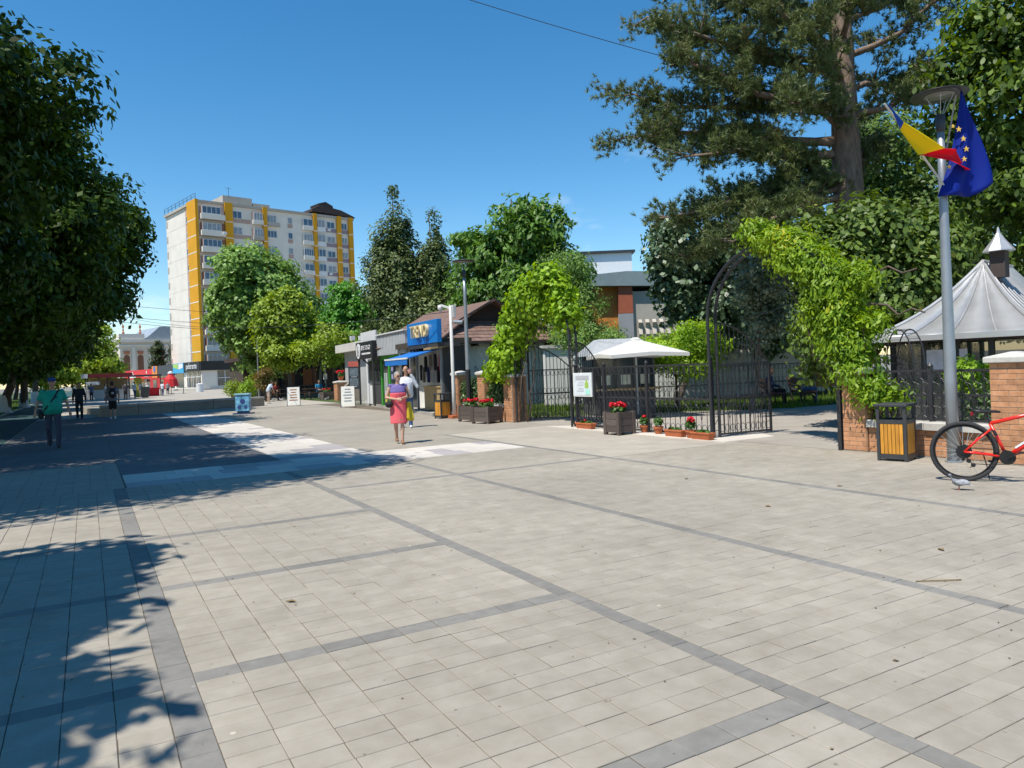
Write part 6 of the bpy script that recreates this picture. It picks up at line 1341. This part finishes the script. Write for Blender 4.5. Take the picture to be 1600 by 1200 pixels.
# ------------------------------------------------------------ overhead wires
def wire(label, p0, p1, sag, r):
    b = MB(); p0 = Vector(p0); p1 = Vector(p1); b.tube([tuple(p0.lerp(p1, k / 20) - Vector((0, 0, sag * 4 * (k / 20) * (1 - k / 20)))) for k in range(21)], r, 5); tag(b.build('overhead_wire', m_iron), label, 'wire', 'overhead wires')
wire('thin wire crossing the open sky near the top of the photo', (2.0, 21.5, 14.6), (18.0, 12.8, 8.4), .35, .010)
wire('pale cable slung from the camera mast towards the lindens', (10.55, 22.45, 3.55), (2.0, 76, 8.0), .9, .012)
wire('upper of the far wires beside the apartment block', (-6, 84, 10.6), (30, 84, 8.5), .8, .02)
wire('lower of the far wires beside the apartment block', (-6, 80, 9.2), (30, 78, 6.6), .8, .02)
wire('lowest sagging wire in front of the classical house', (-6, 75, 8.4), (28, 70, 5.6), .9, .02)
wire('short thin wire behind the large right arch', (13.5, 12.6, 2.5), (18, 12.8, 3.6), .05, .006)
# ------------------------------------------------------------ people
def capsule(mb, p0, p1, r0, r1, n=10):
    p0 = Vector(p0); p1 = Vector(p1); d = (p1 - p0); L = d.length; d = d / L; pts = []; rs = []
    for a in (-85, -50, -20): pts.append(p0 + d * (r0 * math.sin(R(a)))); rs.append(r0 * math.cos(R(a)))
    for a in (20, 50, 85): pts.append(p1 + d * (r1 * math.sin(R(a)))); rs.append(r1 * math.cos(R(a)))
    mb.tube([tuple(p) for p in pts], rs, n)
def ring(c, rx, ry, n=16): return [(c[0] + rx * math.cos(2 * math.pi * k / n), c[1] + ry * math.sin(2 * math.pi * k / n), c[2]) for k in range(n)]
SK = lambda k: mat('skin_%d' % k, [(.50, .30, .21), (.42, .24, .16), (.34, .19, .13)][k], .55, var=.06, scale=14)
BASE = dict(pel=(0, 0, .96), chest=(0, 0, 1.28), neck=(0, .01, 1.47), head=(0, -.015, 1.635),
            sl=(.185, .01, 1.42), el=(.25, .04, 1.13), wl=(.26, -.06, .89), sr=(-.185, .01, 1.42), er=(-.25, .04, 1.13), wr=(-.26, -.06, .89),
            hl=(.09, 0, .93), kl=(.10, -.03, .50), al=(.10, .02, .085), hr=(-.09, 0, .93), kr=(-.10, -.03, .50), ar=(-.10, .02, .085))
def person(label, loc, rz, h=1.72, pose=None, skin=0, top=None, bottom=None, shoes=(.03, .03, .03), hair=(.05, .04, .03), wide=1.0, belly=0.0, sleeve='short', legs='trousers', cap=None, bald=False, group=None, vox=.016, long_hair=False, extra=None, turn=0.0):
    t = thing('person', label, 'person', loc, rz, group); s = h / 1.75; t.scale = (s, s, s)
    J = dict(BASE); J.update(pose or {}); V = {k: Vector(v) for k, v in J.items()}
    sk = SK(skin); fw = Vector((math.sin(turn), -math.cos(turn), 0)); sd = Vector((math.cos(turn), math.sin(turn), 0))
    up = Vector((0, 0, 1)); H_ = V['head']
    b = MB()
    # head: skull, jaw, nose, ears, neck
    b.ell(tuple(H_ + up * .025), (.076, .092, .105), 14, 10); b.ell(tuple(H_ + fw * .022 - up * .055), (.056, .06, .062), 12, 8)
    capsule(b, H_ + fw * .088 + up * .02, H_ + fw * .108 - up * .018, .010, .014, 8)
    for q in (-1, 1): b.ell(tuple(H_ + sd * (.078 * q) - up * .0), (.014, .022, .032), 8, 6)
    capsule(b, V['neck'] - up * .02, H_ - up * .05, .056, .05)
    # torso
    sp = [V['pel'] - up * .09, V['pel'], V['pel'].lerp(V['chest'], .45), V['chest'], V['chest'].lerp(V['neck'], .6), V['neck'] - up * .01]
    rad = [(.135, .11), (.165, .125), (.15, .115), (.175, .12), (.17, .095), (.06, .055)]
    b.loft([ring(c, rx * wide, ry * (1 + .25 * (wide - 1))) for c, (rx, ry) in zip(sp, rad)])
    for q in 'lr':
        S, E, Wr = V['s' + q], V['e' + q], V['w' + q]; Hp, K, A = V['h' + q], V['k' + q], V['a' + q]
        capsule(b, S, E, .052, .041); capsule(b, E, Wr, .042, .029)
        d = (Wr - E).normalized(); sx_ = d.cross(fw).normalized() if abs(d.dot(fw)) < .95 else sd; nn = d.cross(sx_).normalized()
        pc = Wr + d * .05; capsule(b, Wr + d * .01, Wr + d * .085, .028, .03)
        for i, (o, l) in enumerate(((-.028, .062), (-.010, .075), (.010, .07), (.028, .055))):
            p = Wr + d * .09 + sx_ * o; m_ = p + d * l * .55 + nn * .008; capsule(b, p - d * .02, m_, .0105, .0095, 6); capsule(b, m_, m_ + d * l * .4 + nn * .02, .0095, .008, 6)
        p = Wr + d * .03 - sx_ * .03; capsule(b, p, p + d * .05 - sx_ * .025, .013, .0105, 6)
        capsule(b, Hp, K, .082 * (wide * .5 + .5), .055); capsule(b, K, K.lerp(A, .35) + Vector((0, .012, 0)), .054, .055); capsule(b, K.lerp(A, .35) + Vector((0, .012, 0)), A, .055, .036)
        capsule(b, A + Vector((0, .03, -.045)), A + Vector((0, -.14, -.05)), .035, .028)
    b.build('body', sk, t, remesh=vox)
    # face
    for q in (-1, 1):
        e = MB(); e.ell(tuple(H_ + fw * .083 + sd * (.031 * q) + up * .022), (.012, .010, .0075), 8, 6); e.build('eye', mat('eye_dark', (.05, .04, .035), .3), t)
        e = MB(); capsule(e, H_ + fw * .088 + sd * (.018 * q) + up * .043, H_ + fw * .080 + sd * (.047 * q) + up * .043, .005, .004, 6); e.build('eyebrow', mat('brow', (.06, .045, .035), .7), t)
    e = MB(); capsule(e, H_ + fw * .084 - sd * .022 - up * .052, H_ + fw * .084 + sd * .022 - up * .052, .006, .006, 6); e.build('mouth', mat('lip', (.34, .13, .11), .5), t)
    # clothes
    if top:
        m_ = top; c = MB()
        r2 = [(.165, .135), (.182, .145 + belly * .55), (.172, .135 + belly), (.195, .14 + belly * .5), (.185, .11), (.075, .068)]
        sp2 = [sp[0] - up * .02] + sp[1:]
        if legs == 'skirt': sp2 = [Vector((0, 0, 1.12)), Vector((0, 0, 1.14)), Vector((0, 0, 1.18))] + sp[3:]; r2[0] = r2[1] = r2[2] = (.16, .13)
        sh = [Vector((0, -belly * .45, 0)) if i in (1, 2) else Vector() for i in range(6)]
        c.loft([ring(a + q, rx * wide, ry * (1 + .25 * (wide - 1))) for a, q, (rx, ry) in zip(sp2, sh, r2)])
        for q in 'lr':
            S, E, Wr = V['s' + q], V['e' + q], V['w' + q]
            if sleeve == 'short': capsule(c, S, S.lerp(E, .62), .068, .064)
            elif sleeve == 'long': capsule(c, S, E, .066, .055); capsule(c, E, E.lerp(Wr, .93), .055, .042)
            else: capsule(c, S.lerp(V['neck'], .25), S, .05, .058)
        c.build('shirt', m_, t, remesh=vox)
    if bottom:
        c = MB(); kneel = .0
        if legs == 'skirt':
            c.loft([ring(V['kl'].lerp(V['kr'], .5) + up * .0, .20 * wide, .155), ring(V['hl'].lerp(V['hr'], .5) - up * .16, .205 * wide, .165), ring(V['pel'], .19 * wide, .15), ring(V['pel'] + up * .1, .168 * wide, .13)])
        else:
            c.loft([ring(V['pel'] - up * .10, .16 * wide, .13), ring(V['pel'], .178 * wide, .14 + belly * .4), ring(V['pel'] + up * .06, .17 * wide, .13 + belly * .4)])
            for q in 'lr':
                Hp, K, A = V['h' + q], V['k' + q], V['a' + q]
                if legs == 'shorts': capsule(c, Hp, K + (Hp - K) * .06, .098, .085)
                else: capsule(c, Hp, K, .096 * (wide * .4 + .6), .074); capsule(c, K, A + up * .0, .073, .062)
        c.build({'skirt': 'skirt', 'shorts': 'shorts'}.get(legs, 'trousers'), bottom, t, remesh=vox)
    for q in 'lr':
        A = V['a' + q]; c = MB(); capsule(c, A + Vector((0, .035, -.040)), A + Vector((0, -.15, -.045)), .045, .038); capsule(c, A + Vector((0, .02, -.04)), A + Vector((0, .01, .0)), .045, .045); c.build('shoe', mat('shoe_%.2f_%.2f_%.2f' % shoes, shoes, .6), t, remesh=vox)
    hm = mat('hair_%.2f_%.2f' % (hair[0], hair[2]), hair, .7, var=.35, scale=60, bump=.4, bscale=120)
    if cap:
        c = MB(); n = 14; c.loft([[tuple(H_ + up * z + sd * (r_ * math.cos(2 * math.pi * k / n)) + fw * (r_ * 1.18 * math.sin(2 * math.pi * k / n))) for k in range(n)] for r_, z in ((.088, .045), (.086, .09), (.066, .128), (.02, .142))]); c.build('cap_crown', cap, t, smooth=True)
        c = MB(); c.loft([[tuple(H_ + fw * a + sd * (w * q) + up * (.052 + dz)) for q, dz in ((-1, 0), (1, 0), (1, .008), (-1, .008))] for a, w in ((.08, .078), (.13, .07), (.165, .045))]); c.build('cap_visor', cap, t)
    elif not bald:
        c = MB(); c.ell(tuple(H_ + up * .05 - fw * .018), (.085, .096, .092), 14, 10)
        if long_hair: c.ell(tuple(H_ - fw * .055 - up * .05), (.08, .05, .13), 12, 8)
        else: c.ell(tuple(H_ - fw * .045 - up * .01), (.078, .058, .075), 12, 8)
        c.build('hair', hm, t, remesh=.012)
    else:
        c = MB(); c.ell(tuple(H_ - fw * .04 - up * .005), (.082, .062, .05), 12, 8); c.build('hair', hm, t, remesh=.012)
    if extra: extra(t, V)
    return t
def face(dx, dy): return math.atan2(dx, -dy)
def fab(name, rgb, var=.12, scale=9, rgb2=None): return mat(name, rgb, .85, var=var, scale=scale, bump=.15, bscale=30, rgb2=rgb2)

# woman in the pink dress
def w_extra(t, V):
    c = MB(); c.loft([ring((0, -.0, .98), .198, .15), ring((0, -.01, 1.10), .195, .155), ring((0, -.015, 1.25), .205, .165)]); c.build('pink_waist', fab('dress_pink', (.78, .12, .145)), t, remesh=.016)
    c = MB(); c.loft([[(x, y, 1.02) for x, y in ((.20, -.06), (.30, -.06), (.30, .02), (.20, .02))], [(x, y, .62) for x, y in ((.17, -.13), (.36, -.13), (.36, .06), (.17, .06))], [(x, y, .55) for x, y in ((.18, -.12), (.35, -.12), (.35, .05), (.18, .05))]]); c.build('yellow_bag', fab('bag_yellow', (.52, .38, .02)), t, bevel=.02)
    c = MB(); c.tube([(.18, .01, 1.44), (.20, -.10, 1.3), (.24, -.12, 1.1)], .018, 6); c.build('bag_strap', fab('strap_brown', (.07, .05, .04)), t)
    c = MB(); c.ell((-.24, -.09, .98), (.10, .10, .085), 12, 8); c.build('hand_bag', fab('bag_black', (.02, .02, .02)), t)
    c = MB(); c.loft([ring((0, -.025, .565), .198, .16), ring((0, -.025, .60), .20, .162)]); c.build('dress_hem', fab('hem_print', (.34, .30, .10), .5, 30), t)
    for q in (-1, 1):
        H_ = V['head']; tn = .35; f_ = Vector((math.sin(tn), -math.cos(tn), 0)); s_ = Vector((math.cos(tn), math.sin(tn), 0)); e = MB(); e.ell(tuple(H_ + f_ * .095 + s_ * (.033 * q) + Vector((0, 0, .02))), (.026, .006, .02), 10, 6); e.build('sunglass_lens', mat('dark_lens', (.02, .015, .015), .15), t)
person('woman in a purple and pink dress walking with a yellow bag', (6.05, 15.78, 0), face(-6.05 + 2.2, -15.78), 1.60,
       dict(wl=(.08, -.22, 1.12), el=(.27, -.03, 1.16), er=(-.29, .0, 1.14), wr=(-.08, -.24, 1.10), kl=(.07, -.11, .51), al=(.045, -.16, .085), kr=(-.08, .03, .5), ar=(-.05, .17, .12)), 0,
       fab('dress_purple', (.16, .125, .33)), MATS.get('dress_pink') or fab('dress_pink', (.78, .12, .145)), (.25, .13, .07), (.30, .29, .28), 1.06, .02, 'none', 'skirt', extra=w_extra, turn=.35, vox=.013)
# man on the phone behind her
def m_extra(t, V):
    c = MB(); c.bar(tuple(V['wl'] + Vector((-.02, .0, .02))), tuple(V['wl'] + Vector((-.03, .02, .16))), .012, .07); c.build('phone', mat('phone_pink', (.40, .20, .24), .4), t)
    c = MB(); c.ell((-.12, .02, .86), (.07, .08, .12), 10, 8); c.build('shoulder_bag', fab('bag_black', (.02, .02, .02)), t)
    c = MB(); c.tube([(.15, .05, 1.45), (0, -.16, 1.2), (-.14, -.05, .95)], .013, 6); c.build('bag_strap', fab('bag_black', (.02, .02, .02)), t)
person('balding man in a white shirt and jeans phoning behind the woman in pink', (7.95, 20.06, 0), face(-7.95 + 1.5, -20.06), 1.76,
       dict(el=(.30, -.12, 1.17), wl=(.13, -.16, 1.52), kl=(.09, -.10, .51), al=(.08, -.10, .085), kr=(-.09, .06, .5), ar=(-.09, .16, .11)), 1, fab('shirt_white', (.62, .64, .70)), fab('jeans_blue', (.06, .11, .22), .35, 5), (.72, .72, .72), (.18, .15, .13), 1.08, .03, 'long', bald=True, extra=m_extra, turn=.5)
# man in the green polo shirt
def g_extra(t, V):
    c = MB(); c.tube([(.14, -.02, 1.46), (.05, -.21, 1.28), (-.14, -.20, 1.02), (-.22, -.02, .88)], .02, 6); c.tube([(.14, -.0, 1.46), (.0, .16, 1.25), (-.2, .08, .9)], .02, 6); c.build('bag_strap', fab('bag_black', (.02, .02, .02)), t)
    c = MB(); c.ell((-.25, .0, .84), (.07, .10, .10), 12, 8); c.build('shoulder_bag', fab('bag_black', (.02, .02, .02)), t)
    c = MB(); c.box(.05, .11, -.226, -.20, 1.27, 1.30); c.build('shirt_logo', fab('logo_navy', (.02, .03, .06)), t)
person('stout man in a green polo shirt and blue cap walking in the shade', (-.80, 22.6, 0), face(.80 - .3, -22.6), 1.80,
       dict(el=(.31, .03, 1.14), wl=(.36, -.06, .90), er=(-.32, .02, 1.14), wr=(-.37, -.07, .92), sl=(.21, .01, 1.42), sr=(-.21, .01, 1.42), kl=(.11, -.13, .51), al=(.10, -.20, .085), kr=(-.11, .03, .5), ar=(-.09, .20, .13)), 1, fab('polo_green', (.008, .30, .21)), fab('trousers_slate', (.045, .05, .075)), (.02, .02, .02), (.1, .09, .08), 1.22, .07, 'short', cap=fab('cap_blue', (.02, .06, .22)), extra=g_extra)
# walker with backpack, seen from behind
def b_extra(t, V):
    c = MB(); c.ell((0, .20, 1.22), (.16, .10, .25), 14, 10); c.build('backpack', fab('pack_black', (.018, .018, .022)), t, remesh=.02)
    c = MB(); c.ell((0, .30, 1.22), (.06, .02, .05), 12, 6); c.build('pack_badge', fab('badge_white', (.5, .5, .52)), t)
    for q in (-1, 1): c = MB(); c.tube([(.12 * q, .12, 1.44), (.14 * q, -.03, 1.47), (.14 * q, -.14, 1.3), (.13 * q, .05, 1.05)], .018, 6); c.build('pack_strap', fab('pack_black', (.018, .018, .022)), t)
person('walker with a black backpack, shorts and white socks seen from behind', (.96, 38.1, 0), face(-.4, 38), 1.70,
       dict(kl=(.09, -.06, .5), al=(.09, -.05, .085), kr=(-.09, .0, .5), ar=(-.09, .09, .1), el=(.27, .0, 1.14), er=(-.27, 0, 1.14)), 1, fab('tee_grey', (.18, .18, .19)), fab('shorts_black', (.015, .015, .018)), (.6, .6, .62), (.03, .025, .02), 1.05, .02, 'short', 'shorts', extra=b_extra)
person('man in dark clothes with a white shirt front walking left of the backpack walker', (-.36, 40.4, 0), face(.3, -40), 1.72, dict(kl=(.09, -.08, .5), al=(.09, -.10, .085), ar=(-.09, .1, .1)), 2, fab('jacket_dark', (.02, .022, .035)), fab('trousers_black', (.015, .015, .017)), sleeve='long')
# two people on the garden bench
def bench(label, loc, rz):
    t = thing('garden_bench', label, 'bench', loc, rz); w = mat('bench_wood', (.13, .06, .04), .7, var=.25, scale=6)
    for k in range(4): b = MB(); b.box(-.95, .95, -.40 + k * .115, -.30 + k * .115, .42, .455); b.build('seat_slat', w, t)
    for k in range(3): b = MB(); b.box(-.95, .95, .10 + k * .03, .135 + k * .03, .55 + k * .13, .64 + k * .13); b.build('back_slat', w, t)
    for x in (-.8, .8): b = MB(); b.bar((x, -.36, 0), (x, -.36, .42), .05); b.bar((x, .03, 0), (x, .17, .9), .05); b.bar((x, -.4, .40), (x, .1, .40), .05); b.build('leg', m_iron, t)
sit = dict(pel=(0, -.02, .55), chest=(0, .0, .86), neck=(0, -.03, 1.05), head=(0, -.08, 1.20), sl=(.185, -.02, 1.0), sr=(-.185, -.02, 1.0), el=(.25, -.08, .74), er=(-.25, -.08, .74), wl=(.12, -.32, .66), wr=(-.12, -.32, .66), hl=(.09, -.05, .53), hr=(-.09, -.05, .53), kl=(.11, -.46, .52), kr=(-.11, -.46, .52), al=(.11, -.50, .085), ar=(-.11, -.48, .085))
bench('wooden bench under the person in dark blue', (19.5, 17.15, 0), R(50)); bench('wooden bench under the person in the pale shirt', (20.75, 16.95, 0), R(50))
person('seated person in a dark blue jacket on the garden bench', (19.42, 17.0, 0), R(52), 1.68, sit, 1, fab('jacket_navy', (.03, .035, .09)), fab('trousers_black', (.015, .015, .017)), (.4, .4, .4), (.18, .11, .05), sleeve='long', long_hair=True)
person('seated person in a pale shirt and jeans reading on the garden bench', (20.66, 16.8, 0), R(52), 1.7, sit, 1, fab('shirt_sage', (.20, .22, .20)), fab('jeans_blue', (.06, .11, .22), .35, 5), (.4, .4, .4), (.03, .025, .02), sleeve='short')
# terrace guests and the far crowd
person('guest in a bright blue top at the picnic table by the young tree', (13.9, 51.4, 0), R(10), 1.7, sit, 1, fab('top_blue', (.02, .22, .42)), fab('trousers_black', (.015, .015, .017)))
person('guest in a red top at the picnic table by the rust-brown bush', (11.6, 54.3, 0), R(20), 1.7, sit, 1, fab('top_red', (.32, .04, .04)), fab('trousers_black', (.015, .015, .017)))
person('person in a pale blue top bending beside the basin end', (9.6, 47.0, 0), R(100), 1.5, dict(chest=(0, -.12, 1.22), neck=(0, -.22, 1.38), head=(0, -.30, 1.5), sl=(.185, -.18, 1.33), sr=(-.185, -.18, 1.33), el=(.24, -.25, 1.05), er=(-.24, -.25, 1.05), wl=(.2, -.35, .85), wr=(-.2, -.35, .85)), 0, fab('top_paleblue', (.45, .55, .68)), fab('shorts_pale', (.5, .38, .33)), (.5, .5, .5), legs='shorts')
crowd = [(.3, 84, 1.70, (.10, .12, .2), 'man in a dark blue top far off left of the food stand'), (1.5, 82, 1.66, (.45, .45, .45), 'person in a pale grey top queuing at the far food stand'), (2.2, 85, 1.70, (.34, .07, .03), 'person in orange-red queuing at the far food stand'),
         (3.1, 79, 1.74, (.05, .05, .06), 'person in black left of the backpack walker, far off'), (4.2, 86, 1.72, (.62, .62, .64), 'person in white beside the yellow stall'), (5.0, 90.5, 1.66, (.07, .09, .16), 'person in navy at the black stall counter'), (6.2, 98, 1.5, (.62, .63, .66), 'person in white near the far red parasol'),
         (7.3, 92, 1.6, (.60, .66, .74), 'person in a light blue shirt standing right of the far red parasol'), (-1.2, 92, 1.7, (.5, .52, .55), 'person in pale grey far down the cycle lane side'), (8.6, 101, 1.55, (.3, .28, .28), 'person in brown by the far cafe table')]
for k, (x, y, h, c, lab) in enumerate(crowd):
    person(lab, (x, y, 0), face(math.sin(k * 2.1), math.cos(k * 1.7)), h, dict(kl=(.09, -.08, .5), al=(.09, -.10, .085), ar=(-.09, .1, .1)), k % 3, fab('crowd_top_%d' % k, c), fab('crowd_legs_%d' % k, [(.02, .02, .025), (.06, .08, .15), (.2, .18, .15)][k % 3]), group='people far down the promenade', vox=.03, sleeve='short')
